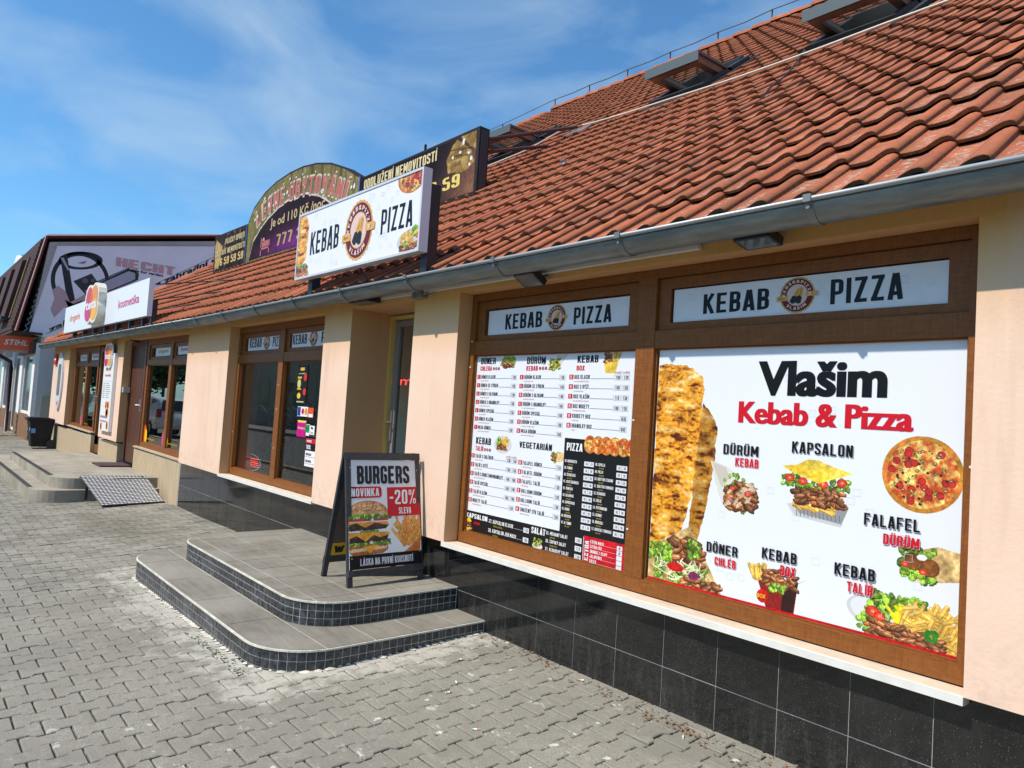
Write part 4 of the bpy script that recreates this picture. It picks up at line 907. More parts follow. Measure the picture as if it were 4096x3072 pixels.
def step(nm, o, ztop, zbot, rows_, pitch, xj, yj):
    mb = MB(); body = [(x, y+.001 if y > -.01 else y) for x, y in o]
    mb.prism([(x, y, ztop-.0025) for x, y in body], (0, 0, zbot-ztop+.0025)); st = build(nm, mb, lime, steps)
    edge = [(x, y) for x, y in o]
    # trim rim and floor tiles
    xs_, ys_ = xj, yj
    for i in range(len(xs_)-1):
        for j in range(len(ys_)-1):
            g = .0035; c = clip([(xs_[i]+g, ys_[j]+g), (xs_[i+1]-g, ys_[j]+g), (xs_[i+1]-g, ys_[j+1]-g), (xs_[i]+g, ys_[j+1]-g)], edge)
            if len(c) < 3: continue
            m_ = MB(); m_.prism([(x, y, ztop-.0024) for x, y in c], (0, 0, .0024+R.uniform(-.0004, .0004))); build('floor_tile', m_, slab, st)
    # arc length walk for the mosaic chips
    L_ = [0]
    for a, b in zip(o, o[1:]): L_.append(L_[-1]+math.hypot(b[0]-a[0], b[1]-a[1]))
    d = .028
    while d < L_[-1]-.02:
        k = max(i for i in range(len(L_)-1) if L_[i] <= d); t = (d-L_[k])/(L_[k+1]-L_[k]); a, b = o[k], o[k+1]
        x, y = a[0]+(b[0]-a[0])*t, a[1]+(b[1]-a[1])*t; e = .03
        # smoothed direction
        def at(s): 
            s = min(max(s, 0), L_[-1]-1e-6); k_ = max(i for i in range(len(L_)-1) if L_[i] <= s); t_ = (s-L_[k_])/(L_[k_+1]-L_[k_]); return Vector((o[k_][0]+(o[k_+1][0]-o[k_][0])*t_, o[k_][1]+(o[k_+1][1]-o[k_][1])*t_))
        dr = (at(d+.02)-at(d-.02)).normalized(); nv = Vector((dr.y, -dr.x)) if False else Vector((-dr.y, dr.x))
        for r in range(rows_):
            z = ztop-.014-pitch*(r+.5)
            if z < gz(x, y)-.03: continue
            q = project((x, y, z)); chips.append((-q[2] if q else -99, x, y, z, math.atan2(-dr.y, -dr.x), st))
        d += .0495
    return st
zt1, zt2 = -.125, .0215
o1 = rr_outline(-2.48, .427, -1.393, .33, .36, -.0); o2 = rr_outline(-2.28, .119, -1.08, .32, .32, .0)
lower = step('lower_step', o1, zt1, -.42, 3, .0495, [-2.6, -2.03, -1.40, -.80, -.23, .43], [-1.4, -1.086, -.79, -.498, -.206, .0])
upper = step('upper_step', o2, zt2, zt1-.0, 3, .0445, [-2.4, -2.04, -1.75, -1.46, -1.17, -.88, -.59, -.30, -.01, .2], [-1.1, -.97, -.68, -.39, -.096, .0])
chips.sort(key=lambda c: c[0], reverse=True); rest = MB(); cv_ = [tuple(v.co) for v in chip.vertices]; cf_ = [tuple(p.vertices) for p in chip.polygons]
for i, (sc, x, y, z, a, st) in enumerate(chips):
    M = Matrix.Translation((x, y, z)) @ Matrix.Rotation(a+math.pi+math.pi, 4, 'Z') @ Matrix.Rotation(R.gauss(0, .012), 4, 'Y') @ Matrix.Scale(.88 if st is upper else 1, 4, (0, 0, 1))
    if i < 300: inst('mosaic_tile', chip, M, st)
    else: b = len(rest.v); rest.v.extend([tuple(M @ Vector(v)) for v in cv_]); rest.f.extend([tuple(b+q for q in f) for f in cf_]); rest.m.extend([0]*len(cf_)); rest.sm.extend([False]*len(cf_))
build('mosaic_tiles_beyond', rest, mosaic, steps, kind='stuff')
def rim(o, z, par):
    mb = MB()
    for a, b in zip(o, o[1:]):
        d = Vector((b[0]-a[0], b[1]-a[1])); 
        if d.length < 1e-6: continue
        d.normalize(); n = Vector((d.y, -d.x))*-1 if False else Vector((-d.y, d.x)); n = -n
        c = [(a[0]-n.x*.009, a[1]-n.y*.009), (b[0]-n.x*.009, b[1]-n.y*.009), (b[0]+n.x*.002, b[1]+n.y*.002), (a[0]+n.x*.002, a[1]+n.y*.002)]
        mb.prism([(x, y, z-.013) for x, y in c], (0, 0, .0095))
    build('grout_rim', mb, lime, par)
rim(o1, zt1, lower); rim(o2, zt2, upper)
# messy lime smear where the steps meet the wall and the pavement
mb = MB()
for o, z0, z1 in ((o1, -.27, -.235),):
    for a, b in zip(o, o[1:]):
        k = max(1, int(math.hypot(b[0]-a[0], b[1]-a[1])/.05))
        for q in range(k):
            x, y = a[0]+(b[0]-a[0])*(q+.5)/k, a[1]+(b[1]-a[1])*(q+.5)/k; w = R.uniform(.008, .035); g_ = gz(x, y)
            cx_o, cy_o = -1.0, -.5; d = Vector((x-cx_o, y-cy_o)).normalized() if abs(y) > 1.1 else Vector((1 if x > 0 else -1, 0))
            pts = [(x+d.x*.004+math.cos(t)*w*R.uniform(.7, 1.3), y+d.y*.004+math.sin(t)*w*R.uniform(.7, 1.3), g_+.003) for t in [6.283*i/7 for i in range(7)]]
            c = mb.vs([(x, y, g_+.007+R.uniform(0, .006))]); i = mb.vs(pts)
            for t in range(7): mb.face((c, i+t, i+(t+1) % 7))
build('lime_smear', mb, lime, steps, kind='stuff')

# ================================================================== concrete steps, ramp, mat
cs = thing('concrete_steps', 'weathered concrete double step with worn edges in front of the drugstore', 'steps', (-9, -.8, -.3))
oc1 = rr_outline(-12.6, -6.86, -1.50, .3, .32, -.001, 7); oc2 = rr_outline(-11.6, -6.98, -1.26, .12, .30, -.001, 7)
mb = MB(); mb.prism([(x, y, -.155) for x, y in oc1], (0, 0, -.3)); lo_ = build('lower_step', mb, conc, cs)
mb = MB(); mb.prism([(x, y, -.012) for x, y in oc2], (0, 0, -.143)); up_ = build('upper_step', mb, conc, cs)
mb = MB(); blk = pm('worn_black_edge', (.05, .048, .042), .8, var=.4, vs=30)
x = -11.4
while x < -7.4: mb.box((x, -1.262, -.0119), (x+.09, -1.20, -.008)); x += .13
x = -12.2
while x < -7.3: mb.box((x, -1.502, -.1549), (x+.09, -1.44, -.151)); x += .13
build('dark_edge_pieces', mb, blk, cs, kind='stuff')
rp_ = thing('access_ramp', 'aluminium tread plate wheelchair ramp leaning on the concrete steps', 'ramp', (-6.8, -.5, -.25))
A_, B_, C_, D_ = Vector((-7.05, -.95, .012)), Vector((-7.12, -.13, .012)), Vector((-6.33, -.07, -.258)), Vector((-6.22, -.84, -.272))
alu = pm('tread_plate_base', (.10, .095, .10), .45, metal=.3, var=.15, vs=5); alub = pm('tread_plate_lug', (.80, .80, .80), .45)
nrm = (B_-A_).cross(D_-A_).normalized(); nrm = nrm if nrm.z > 0 else -nrm
mb = MB(); mb.prism([tuple(p-nrm*.012) for p in (A_, D_, C_, B_)], tuple(nrm*.012)); plate = build('tread_plate', mb, alu, rp_)
mb = MB(); nu, nv_ = 17, 20
for i in range(nu):
    for j in range(nv_):
        u_, v_ = (i+.5)/nu, (j+.5)/nv_; p = A_.lerp(B_, u_).lerp(D_.lerp(C_, u_), v_); du = (B_-A_).normalized(); dv = (D_-A_).normalized(); s_ = .0255
        if (i+j) % 1: continue
        q = [p+du*s_, p+dv*s_*.35, p-du*s_, p-dv*s_*.35] if (i+j) % 2 else [p+du*s_*.9+dv*s_*.3, p-du*s_*.3+dv*s_*.4, p-du*s_*.9-dv*s_*.3, p+du*s_*.3-dv*s_*.4]
        c = mb.vs([p+nrm*.0035]); k = mb.vs([x+nrm*.0004 for x in q])
        for t in range(4): mb.face((c, k+t, k+(t+1) % 4))
build('tread_lugs', mb, alub, rp_, kind='stuff')
for q in (((-7.06, -.96, -.29), (-7.03, -.93, -.0)), ((-6.78, -.93, -.27), (-6.75, -.90, -.09)), ((-7.06, -.2, -.29), (-7.03, -.17, 0))): mb = MB(); mb.box(*q); build('ramp_leg', mb, blackm, rp_)
mb = MB(); mb.box((-9.15, -.42, -.011), (-8.55, .02, .012)); dm = build('doormat', mb, pm('maroon_mat', (.07, .035, .04), .95, bump=.5, bs=200), None); dm['label'] = 'dark maroon doormat at the brown drugstore door'; dm['category'] = 'doormat'

# ================================================================== wheelie bin
bn = thing('wheelie_bin', 'black two wheeled refuse bin standing at the left end of the shop', 'bin', (-15.4, -.3, -.22))
bp = pm('black_plastic', (.014, .014, .016), .6, spec=.25, var=.2)
zb, zt = -.225, .42
def taper(x0, x1, y0, y1, X0, X1, Y0, Y1, za, zb_):
    return [(x0, y0, za), (x1, y0, za), (x1, y1, za), (x0, y1, za)], [(X0, Y0, zb_), (X1, Y0, zb_), (X1, Y1, zb_), (X0, Y1, zb_)]
mb = MB(); a, b = taper(-15.66, -15.30, -.47, -.12, -15.72, -15.26, -.54, -.06, zb+.03, zt); i = mb.vs(a); j = mb.vs(b)
mb.face((i+3, i+2, i+1, i)); mb.face((j, j+1, j+2, j+3))
for k in range(4): mb.face((i+k, i+(k+1) % 4, j+(k+1) % 4, j+k))
mb.box((-15.73, -.56, zt-.03), (-15.25, -.05, zt-.001)); build('body', mb, bp, bn)
mb = MB(); mb.box((-15.75, -.585, zt), (-15.23, -.08, zt+.03)); mb.box((-15.70, -.53, zt+.0301), (-15.28, -.15, zt+.05)); mb.tube([(-15.7, -.03, zt+.02), (-15.27, -.03, zt+.02)], .02, 8); mb.box((-15.7, -.08, zt), (-15.66, -.03, zt+.03)); mb.box((-15.32, -.08, zt), (-15.28, -.03, zt+.03)); build('lid', mb, bp, bn)
for xx_ in (-15.73, -15.29): mb = MB(); mb.tube([(xx_, -.10, zb+.1), (xx_+.05, -.10, zb+.1)], .1, 18); wh_ = build('wheel', mb, blackm, bn)
mb = MB(); mb.box((-15.257, -.50, .12), (-15.25, -.42, .22)) ; mb.box((-15.4, -.5195, .16), (-15.3, -.512, .30)); build('sticker', mb, ink((120, 160, 215)), bn)

# ================================================================== a-frame board
af = thing('a_frame_board', 'black wooden a-frame board advertising burgers on the upper step', 'signboard', (-.32, -.39, .0215))
yl, yr = -.676, -.10; zf = .0215; ax, az = -.315, .872
def leg(x0, y0, x1, z1, w=.035, t=.022, nm='leg'):
    mb = MB(); d = Vector((x1-x0, 0, z1-zf)).normalized(); n = Vector((d.z, 0, -d.x)); p, q = Vector((x0, y0, zf)), Vector((x1, y0, z1))
    mb.prism([tuple(p-n*t/2), tuple(p+n*t/2), tuple(q+n*t/2), tuple(q-n*t/2)], (0, w, 0)); return build(nm, mb, darkw, af)
for y0 in (yl, yr-.035): leg(-.145, y0, ax+.012, az-.002); leg(-.505, y0, ax-.012, az-.002)
V = Vector((ax-(-.145), 0, az-zf)); Hh = V.length; V.normalize(); Nf = Vector((V.z, 0, -V.x)); Of = Vector((-.145, yl, zf))
Vr = Vector((ax+.505, 0, az-zf)); Vr.normalize(); Nr = Vector((-Vr.z, 0, Vr.x)); Or = Vector((-.505, yl, zf))
def board(o, v, n, v0, v1, t0, t1, nm, mat, y0=0, y1=.576):
    mb = MB(); p = [o+v*v0+n*t0, o+v*v1+n*t0, o+v*v1+n*t1, o+v*v0+n*t1]; mb.prism([tuple(q+Vector((0, y0, 0))) for q in p], (0, y1-y0, 0)); return build(nm, mb, mat, af)
board(Of, V, Nf, Hh-.05, Hh-.003, .012, .028, 'top_bar', darkw); board(Of, V, Nf, .065, .105, .0125, .026, 'bottom_rail', darkw, .0, .576)
board(Or, Vr, Nr, .09, .14, .0125, .02, 'rear_rail', darkw)
board(Of, V, Nf, .108, Hh-.052, .0115, .0165, 'front_board', white_p, .012, .566)
board(Or, Vr, Nr, .14, Hh-.06, -.004, .003, 'rear_board', pm('dark_rear_board', (.06, .055, .055), .5), .036, .54)
PW, PH = .554, Hh-.052-.108
cv = Canvas(0, 0, PW, PH, 1000, (232, 234, 240)); S_ = lambda u_, v_: (u_*PW, v_*PH)
# burger
def bx_(u0, v0, u1, v1, c, **k): cv.poly([S_(u0, v0), S_(u1, v0), S_(u1, v1), S_(u0, v1)], c, **k)
bun = lambda X, Y: (lambda f: np.stack([.66+.26*f, .36+.26*f, .16+.18*f], -1))(np.clip(fbm(X, Y, 14, seed=3)+(Y-.36)*1.5, 0, 1))
cv.poly([S_(0, .155), S_(.05, .12), (.45*PW, .13*PH), (.52*PW, .16*PH), (.53*PW, .22*PH), (0, .22*PH)], bun); cv.poly([S_(.0, .15), S_(.5, .17), S_(.52, .20), S_(0, .18)], (236, 200, 150))
cv.lettuce(.0, .215*PH, .56*PW, .25*PH, 70, .016)
mt = lambda X, Y: (lambda f: np.stack([.13+.3*f*f, .07+.2*f*f, .06+.17*f*f], -1))(fbm(X, Y, 60, seed=5)*1.5-.2)
cv.poly([S_(0, .235), S_(.5, .245), S_(.54, .285), S_(.5, .315), S_(0, .31)], mt, .006, 50)
cv.poly([S_(0, .33), S_(.53, .325), S_(.56, .30), S_(.42, .275), S_(.33, .30), S_(.22, .245), S_(.1, .30), S_(0, .275)], (238, 158, 44))
cv.poly([S_(.18, .20), S_(.4, .21), S_(.27, .135)], (240, 166, 50)); bx_(.15, .325, .4, .345, (110, 150, 60))
cv.poly([S_(0, .345), S_(.5, .35), S_(.54, .385), S_(.5, .42), S_(0, .415)], mt, .006, 50)
cv.poly([S_(0, .425), S_(.53, .42), S_(.53, .385), S_(.35, .415), S_(.22, .37), S_(.1, .415), S_(0, .40)], (240, 160, 46))
bx_(.0, .43, .30, .455, (196, 40, 40)); bx_(.33, .43, .53, .455, (205, 50, 46)); bx_(.30, .455, .52, .475, (150, 90, 160))
cv.lettuce(.0, .46*PH, .58*PW, .50*PH, 90, .02)
cv.poly([(0, .50*PH)]+[(.26*PW+.275*PW*math.cos(a), .505*PH+.115*PH*math.sin(a)) for a in [math.pi*k/20 for k in range(21)]]+[(0, .5*PH)], bun)
cv.poly([S_(.0, .495), S_(.53, .495), S_(.52, .52), S_(0, .52)], (222, 170, 110))
for _ in range(130):
    a, r = cv.rs.uniform(.25, 2.9), cv.rs.uniform(.3, .95); cv.ell(.26*PW+.26*PW*r*math.cos(a), .51*PH+.10*PH*r*math.sin(a), .0035, .0022, (246, 226, 180), 0, 40, cv.rs.uniform(0, 3))
# fries
for k in range(46):
    u0 = cv.rs.uniform(.72, .92); a = math.pi/2+cv.rs.uniform(-1.0, .8); l = cv.rs.uniform(.10, .2); p = (u0*PW, cv.rs.uniform(.17, .23)*PH); q = (p[0]+l*math.cos(a), p[1]+l*math.sin(a)); cv.line(p, q, .019, (190, 108, 30)); cv.line((p[0], p[1]+.001), q, .013, (236, 168+int(cv.rs.uniform(-20, 20)), 80))
cv.poly([S_(.74, .12), S_(.98, .12), S_(1., .26), S_(.86, .18)], (200, 110, 56))
picture('burger_poster', cv, Of+Vector((0, .012, 0))+V*.108+Nf*.0165, (0, 1, 0), V, Nf, af)
p = Print(Of+Vector((0, .012, 0))+V*.108+Nf*.0172, (0, 1, 0), V, Nf)
def F_(u_, v_): return u_*PW, v_*PH
p.rect(0, 0, PW, .125*PH, (22, 20, 24)); p.rrect(-.0, .645*PH, .455*PW, .75*PH, .02, RD); p.rect(0, .645*PH, .06, .75*PH, RD); p.rect(.53*PW, .465*PH, PW, .74*PH, RD); p.lift()
p.cap('BURGERS', .125*PW, .775*PH, .86*PW, .945*PH, (34, 32, 34), bold=1.15); p.cap('NOVINKA', .04*PW, .66*PH, .42*PW, .735*PH, WH, bold=.9); p.cap('-20%', .56*PW, .575*PH, .95*PW, .715*PH, WH, bold=.85); p.cap('SLEVA', .69*PW, .485*PH, .87*PW, .545*PH, WH, bold=.9)
p.cap('LÁSKA NA PRVNÍ KOUSNUTÍ', .14*PW, .03*PH, .87*PW, .093*PH, (215, 215, 220)); p.done('poster_print', af)
for u_, v_ in ((.03, .93), (.97, .90), (.03, .10), (.97, .12)): mb = MB(); q = Of+Vector((0, .012+u_*PW, 0))+V*(.108+v_*PH)+Nf*.017; mb.tube([q, q+Nf*.006], .005, 8); build('screw', mb, greym, af)
p = Print(Or+Vector((0, .036, 0))-Nr*.0045, (0, 1, 0), Vr, -Nr); p.rect(0, .15, .5, .235, (225, 175, 20)); p.rect(0, .24, .5, .74, (96, 84, 80)); p.rect(.05, .3, .4, .5, (150, 120, 110)); p.lift(); p.cap('WWW.', .02, .165, .3, .215, (20, 20, 20)); p.done('rear_print', af)

# ================================================================== prints on the big window
def strip_print(label, x0, x1, z0, z1, y, K, PZ_, LG, grp='kebab pizza strips in the window transoms'):
    t = thing('transom_print', label, 'window print', ((x0+x1)/2, y, z0), grp)
    mb = MB(); mb.box((x0, y, z0), (x1, y+.003, z1)); build('sheet', mb, pm('print_white', (.70, .72, .76), .4, var=.05, vs=9), t)
    p = Print((0, y, 0), *FX)
    for k in range(14):   # pale pattern of little squares
        a, b = x0+.06+R.random()*(x1-x0-.14), z0+.02+R.random()*(z1-z0-.06); 
        for q in ((a, b, a+.028, b+.001), (a, b+.027, a+.028, b+.028), (a, b, a+.001, b+.028), (a+.027, b, a+.028, b+.028)): p.rect(*q, (205, 208, 216))
    p.lift()
    if K: p.cap(K[4] if len(K) > 4 else 'KEBAB', *K[:4], BK, bold=.92)
    if PZ_: p.cap(PZ_[4] if len(PZ_) > 4 else 'PIZZA', *PZ_[:4], BK, bold=.92)
    logo(p, *LG); p.done('print', t); return t
strip_print('narrower KEBAB PIZZA strip with badge above the menu board', .176, 1.462, 1.716, 1.886, .078, (.352, 1.751, .707, 1.852), (.979, 1.749, 1.277, 1.852), (.835, 1.802, .08, .08))
strip_print('wider KEBAB PIZZA strip with badge above the big food poster', 1.70, 3.017, 1.718, 1.890, .078, (1.878, 1.752, 2.234, 1.852), (2.518, 1.751, 2.814, 1.86), (2.368, 1.806, .082, .082))
strip_print('left KEBAB PIZZA strip over the window with the plant', -4.16, -3.25, 1.735, 1.898, .078, (-4.115, 1.768, -3.774, 1.872), (-3.472, 1.761, -3.262, 1.868, 'PIZZ'), (-3.63, 1.815, .082, .08))
strip_print('right KEBAB PIZZA strip half hidden by the pillar', -2.98, -2.09, 1.735, 1.898, .078, (-2.965, 1.765, -2.638, 1.863), (-2.33, 1.762, -2.10, 1.866, 'PIZ'), (-2.494, 1.815, .086, .08))

# big food poster
Y_ = .082
po = thing('food_poster', 'large white Vlašim Kebab & Pizza poster with food pictures filling the right pane', 'poster', (2.33, Y_, .38))
mb = MB(); mb.box((1.623, Y_, .376), (3.052, Y_+.004, 1.586)); build('sheet', mb, pm('poster_white', (.76, .78, .82), .3, var=.015, vs=2), po)
cv = Canvas(1.624, .377, 3.051, 1.585, 620)
def brd(X, Y): f = fbm(X, Y, 26, seed=3)[..., None]; return np.array([.95, .83, .58])*(.6+.4*np.clip(f*1.6-.15, 0, 1))+np.array([.0, -.06, -.1])*(1-f)
cv.cone([(1.909, 1.30), (1.965, 1.24), (1.99, 1.19), (1.985, 1.05), (1.977, .958), (1.95, .8), (1.91, .623), (1.85, .60), (1.87, .9), (1.895, 1.27)], .22)
cv.cone([(1.624, 1.497), (1.70, 1.505), (1.78, 1.492), (1.833, 1.479), (1.885, 1.44), (1.903, 1.408), (1.905, 1.35), (1.895, 1.269), (1.885, 1.05), (1.868, .878), (1.84, .73), (1.803, .632), (1.75, .56), (1.65, .53), (1.624, .52)])
cv.poly([(1.624, .53), (1.70, .60), (1.857, .684), (1.90, .64), (1.95, .56), (2.06, .39), (1.624, .385)], brd)
cv.meat(1.70, .50, 1.93, .62, 70, .035, lambda x, y: y < .66-abs(x-1.84)*.8); cv.lettuce(1.63, .49, 1.76, .58, 60, .022); cv.lettuce(1.86, .54, 1.93, .62, 30, .02); cv.lettuce(1.66, .40, 1.97, .50, 70, .022)
for k in range(60): a = cv.rs.uniform(0, 3.1); x, y = cv.rs.uniform(1.68, 1.95), cv.rs.uniform(.40, .5); cv.line((x, y), (x+.05*math.cos(a), y+.03*math.sin(a)), .006, (240, 238, 200))
cv.ell(1.79, .475, .05, .022, (214, 24, 20)); cv.meat(1.84, .385, 2.04, .44, 40, .024); cv.ell(1.9, .45, .035, .02, (130, 40, 90), .4)
# wrap
cv.poly([(1.965, 1.026), (2.06, 1.005), (2.10, .97), (2.07, .86), (2.035, .82), (1.995, .92)], (226, 222, 214), .004); cv.poly([(1.97, 1.02), (2.05, 1.0), (2.07, .95), (2.03, .9)], (206, 198, 186))
cv.lettuce(2.04, .80, 2.20, .97, 70, .018, lambda x, y: abs((x-2.12)*.8+(y-.89)) < .09); cv.meat(2.06, .815, 2.20, .93, 60, .026); 
for k in range(14): x, y = cv.rs.uniform(2.06, 2.2), cv.rs.uniform(.82, .93); cv.ell(x, y, .02, .008, (214, 186, 150), 0, 40, cv.rs.uniform(-1, 1))
cv.tomato(2.17, .885, .018); cv.tomato(2.09, .905, .014); cv.line((2.07, .86), (2.1, .84), .006, (200, 120, 170))
# kapsalon
cv.poly([(2.36, .87), (2.40, .82), (2.60, .80), (2.632, .885), (2.62, .90)], (150, 152, 156)); cv.poly([(2.36, .87), (2.40, .82), (2.60, .80), (2.61, .812), (2.42, .835), (2.39, .875)], (205, 206, 208))
for k in range(12): x = 2.41+k*.017; cv.line((x, .822), (x-.004, .85), .004, (110, 112, 116))
cv.fries(2.385, .865, 2.57, .895, 46, .055, .014, -.5, .8); cv.meat(2.40, .885, 2.60, .96, 90, .024); cv.lettuce(2.335, .955, 2.63, 1.0, 80, .018, lambda x, y: abs(x-2.48) > .07 or y < .975)
for x, y in ((2.37, .985), (2.43, .975), (2.52, .972), (2.60, .985)): cv.tomato(x, y, .022)
cv.poly([(2.332, 1.035), (2.40, 1.045), (2.45, 1.073), (2.496, 1.072), (2.56, 1.05), (2.60, 1.04), (2.645, 1.027), (2.57, 1.0), (2.5, .972), (2.43, .995), (2.38, 1.01)], lambda X, Y: np.stack([.93+.06*vnoise(X, Y, 12), .77+.1*vnoise(X, Y, 12), .18+.2*vnoise(X, Y, 12)], -1))
cv.pizza(2.904, 1.053, .146, .149, 26)
# box
cv.poly([(2.235, .52), (2.36, .475), (2.43, .535), (2.415, .393), (2.29, .38)], (140, 26, 20)); cv.poly([(2.36, .475), (2.43, .53), (2.41, .393), (2.355, .39)], (48, 20, 18)); cv.fries(2.21, .52, 2.27, .54, 26, .05, .010, 1.3, 2.4); cv.fries(2.215, .5, 2.28, .53, 18, .05, .010, .9, 2.)
cv.meat(2.27, .50, 2.42, .565, 70, .018); cv.lettuce(2.30, .475, 2.37, .505, 24, .016); cv.ell(2.265, .44, .028, .03, (206, 24, 22)); cv.poly([(2.43, .53), (2.475, .56), (2.425, .525)], (60, 60, 60))
# falafel wrap
cv.poly([(2.90, .76), (2.97, .785), (3.052, .772), (3.052, .668), (2.97, .65), (2.89, .64)], brd); cv.lettuce(2.835, .64, 2.96, .775, 80, .02)
for x, y in ((2.885, .715), (2.945, .70)): cv.ell(x, y, .033, .034, (96, 50, 20)); cv.ell(x, y, .029, .03, lambda X, Y: (lambda f: np.stack([.36+.32*f, .2+.2*f, .07+.1*f], -1))(fbm(X, Y, 90)), .1)
cv.ell(2.915, .735, .018, .012, (240, 240, 236)); cv.tomato(2.855, .70, .014); cv.tomato(2.92, .68, .014)
# plate
cv.ell(2.92, .452, .285, .095, (206, 208, 210), 0, 40, -.18); cv.ell(2.92, .455, .27, .085, (228, 229, 232), 0, 40, -.18)
cv.lettuce(2.73, .47, 2.93, .565, 90, .026); cv.lettuce(2.69, .41, 2.75, .5, 20, .02)
for k in range(16): a = cv.rs.uniform(-1.2, -.4); x, y = cv.rs.uniform(2.79, 2.86), cv.rs.uniform(.48, .54); cv.line((x, y), (x+.07*math.cos(a), y+.06*math.sin(a)), .012, (236, 214, 30))
cv.fries(2.84, .44, 3.03, .53, 110, .055, .0105, -.8, 1.3); cv.fries(2.97, .385, 3.045, .46, 40, .055, .0105, -1.2, 1.3)
cv.meat(2.73, .385, 2.99, .455, 150, .021, lambda x, y: y < .475-(x-2.73)*.15); cv.tomato(2.742, .488, .028); cv.tomato(2.77, .475, .022)
for k in range(22): a = cv.rs.uniform(0, 6.28); cv.ell(2.955+.022*math.cos(a)*cv.rs.uniform(.3, 1), .447+.02*math.sin(a), .011, .008, (50, 130, 34), .4)
cv.poly([(1.6, .377), (3.06, .377), (3.06, .396), (1.6, .396)], (206, 14, 30))
picture('poster_picture', cv, (0, Y_, 0), *FX, po)
p = Print((0, Y_-.0009, 0), *FX)
for k in range(26):
    a, b = 1.68+R.random()*1.3, .42+R.random()*1.1
    if 1.6 < a < 2.02: continue
    for q in ((a, b, a+.03, b+.001), (a, b+.029, a+.03, b+.03), (a, b, a+.001, b+.03), (a+.029, b, a+.03, b+.03)): p.rect(*q, (222, 225, 232))
p.lift()
for dx_ in (-.004, .004):
    p.txt('Vlašim', 2.198+dx_, 1.357, 2.763+dx_, .146, BK, off=.03, res=5); p.h += .00012
for dx_ in (-.005, .005, -.0018, .0018):
    p.txt('Kebab & Pizza', 2.107+dx_, 1.221, 2.865+dx_, .097, RD, off=.015, res=4); p.h += .00006
for t, x0, z0, x1, z1, c in (('DÜRÜM', 2.031, 1.064, 2.215, 1.112, BK), ('KEBAB', 2.098, 1.012, 2.218, 1.052, RD), ('KAPSALON', 2.375, 1.098, 2.642, 1.148, BK), ('DÖNER', 1.966, .588, 2.134, .634, BK), ('CHLÉB', 2.014, .532, 2.128, .570, RD),
        ('KEBAB', 2.256, .610, 2.421, .658, BK), ('BOX', 2.347, .551, 2.418, .595, RD), ('FALAFEL', 2.697, .830, 2.909, .878, BK), ('DÜRÜM', 2.774, .765, 2.908, .806, RD), ('KEBAB', 2.586, .606, 2.75, .655, BK), ('TALÍŘ', 2.64, .547, 2.744, .588, RD)):
    p.cap(t, x0+.0025, z0-.0025, x1+.0025, z1-.0025, (150, 150, 158) if c is BK else (226, 150, 160), bold=.9); p.lift(); p.cap(t, x0, z0, x1, z1, c, bold=.9)
p.txt('BOX', 2.245, .432, 2.286, .017, (240, 200, 40), off=.02)
p.done('lettering', po)

# menu board
me_ = thing('menu_board', 'dense white and black kebab shop menu with prices filling the left pane', 'menu', (.76, Y_, .38))
mb = MB(); mb.box((.063, Y_, .378), (1.466, Y_+.004, 1.588)); build('sheet', mb, MATS['poster_white'], me_)
cv = Canvas(.064, .379, 1.465, 1.587, 560)
cv.lettuce(.335, 1.51, .47, 1.565, 30, .018); cv.poly([(.34, 1.52), (.40, 1.585), (.44, 1.58), (.475, 1.54), (.46, 1.50), (.36, 1.495)], brd); cv.meat(.35, 1.50, .45, 1.54, 36, .016); cv.lettuce(.37, 1.525, .46, 1.565, 30, .014); cv.tomato(.42, 1.535, .012)
cv.poly([(.80, 1.48), (.86, 1.57), (.905, 1.565), (.95, 1.58), (.88, 1.49)], (214, 210, 200)); cv.meat(.80, 1.48, .88, 1.545, 34, .014); cv.lettuce(.79, 1.48, .88, 1.55, 24, .012)
cv.poly([(1.25, 1.455), (1.325, 1.455), (1.345, 1.53), (1.235, 1.53)], (232, 196, 70)); cv.meat(1.24, 1.52, 1.30, 1.57, 30, .013); cv.fries(1.30, 1.52, 1.34, 1.54, 22, .05, .008, .9, 1.8)
cv.ell(.40, .99, .088, .058, (214, 214, 216)); cv.meat(.35, .96, .44, 1.01, 60, .013); cv.fries(.39, .985, .44, 1.02, 34, .03, .006, -.5, 1.6); cv.lettuce(.34, .99, .38, 1.03, 16, .013)
cv.lettuce(.855, .92, .91, .98, 26, .014); cv.meat(.86, .93, .91, .96, 12, .013); cv.poly([(.90, .985), (.96, .98), (.96, .93), (.905, .92)], brd)
blk_ = (20, 19, 22)
cv.poly([(.963, 1.072), (1.465, 1.072), (1.465, .535), (.963, .535)], blk_); cv.poly([(.0, .52), (1.157, .52), (1.157, .37), (0, .37)], blk_); cv.poly([(1.16, .532), (1.465, .532), (1.465, .37), (1.16, .37)], (200, 16, 34))
cv.poly([(.963, .536), (1.465, .536), (1.465, .527), (1.16, .527), (1.16, .52), (.963, .52)], blk_)
for k in range(6): cv.pizza(1.165+k*.062, 1.046, .046, .052, 5)
cv.poly([(.065, .455), (.10, .475), (.13, .45), (.10, .435)], (244, 206, 40)); cv.meat(.07, .40, .12, .44, 20, .012); cv.fries(.07, .385, .12, .40, 16, .025, .007, -.4, .6)
cv.ell(.783, .40, .045, .02, (224, 224, 224)); cv.lettuce(.75, .40, .82, .445, 24, .013); cv.tomato(.77, .42, .009); cv.tomato(.80, .41, .009)
picture('menu_picture', cv, (0, Y_, 0), *FX, me_)
p = Print((0, Y_-.0009, 0), *FX); G1 = (60, 58, 60)
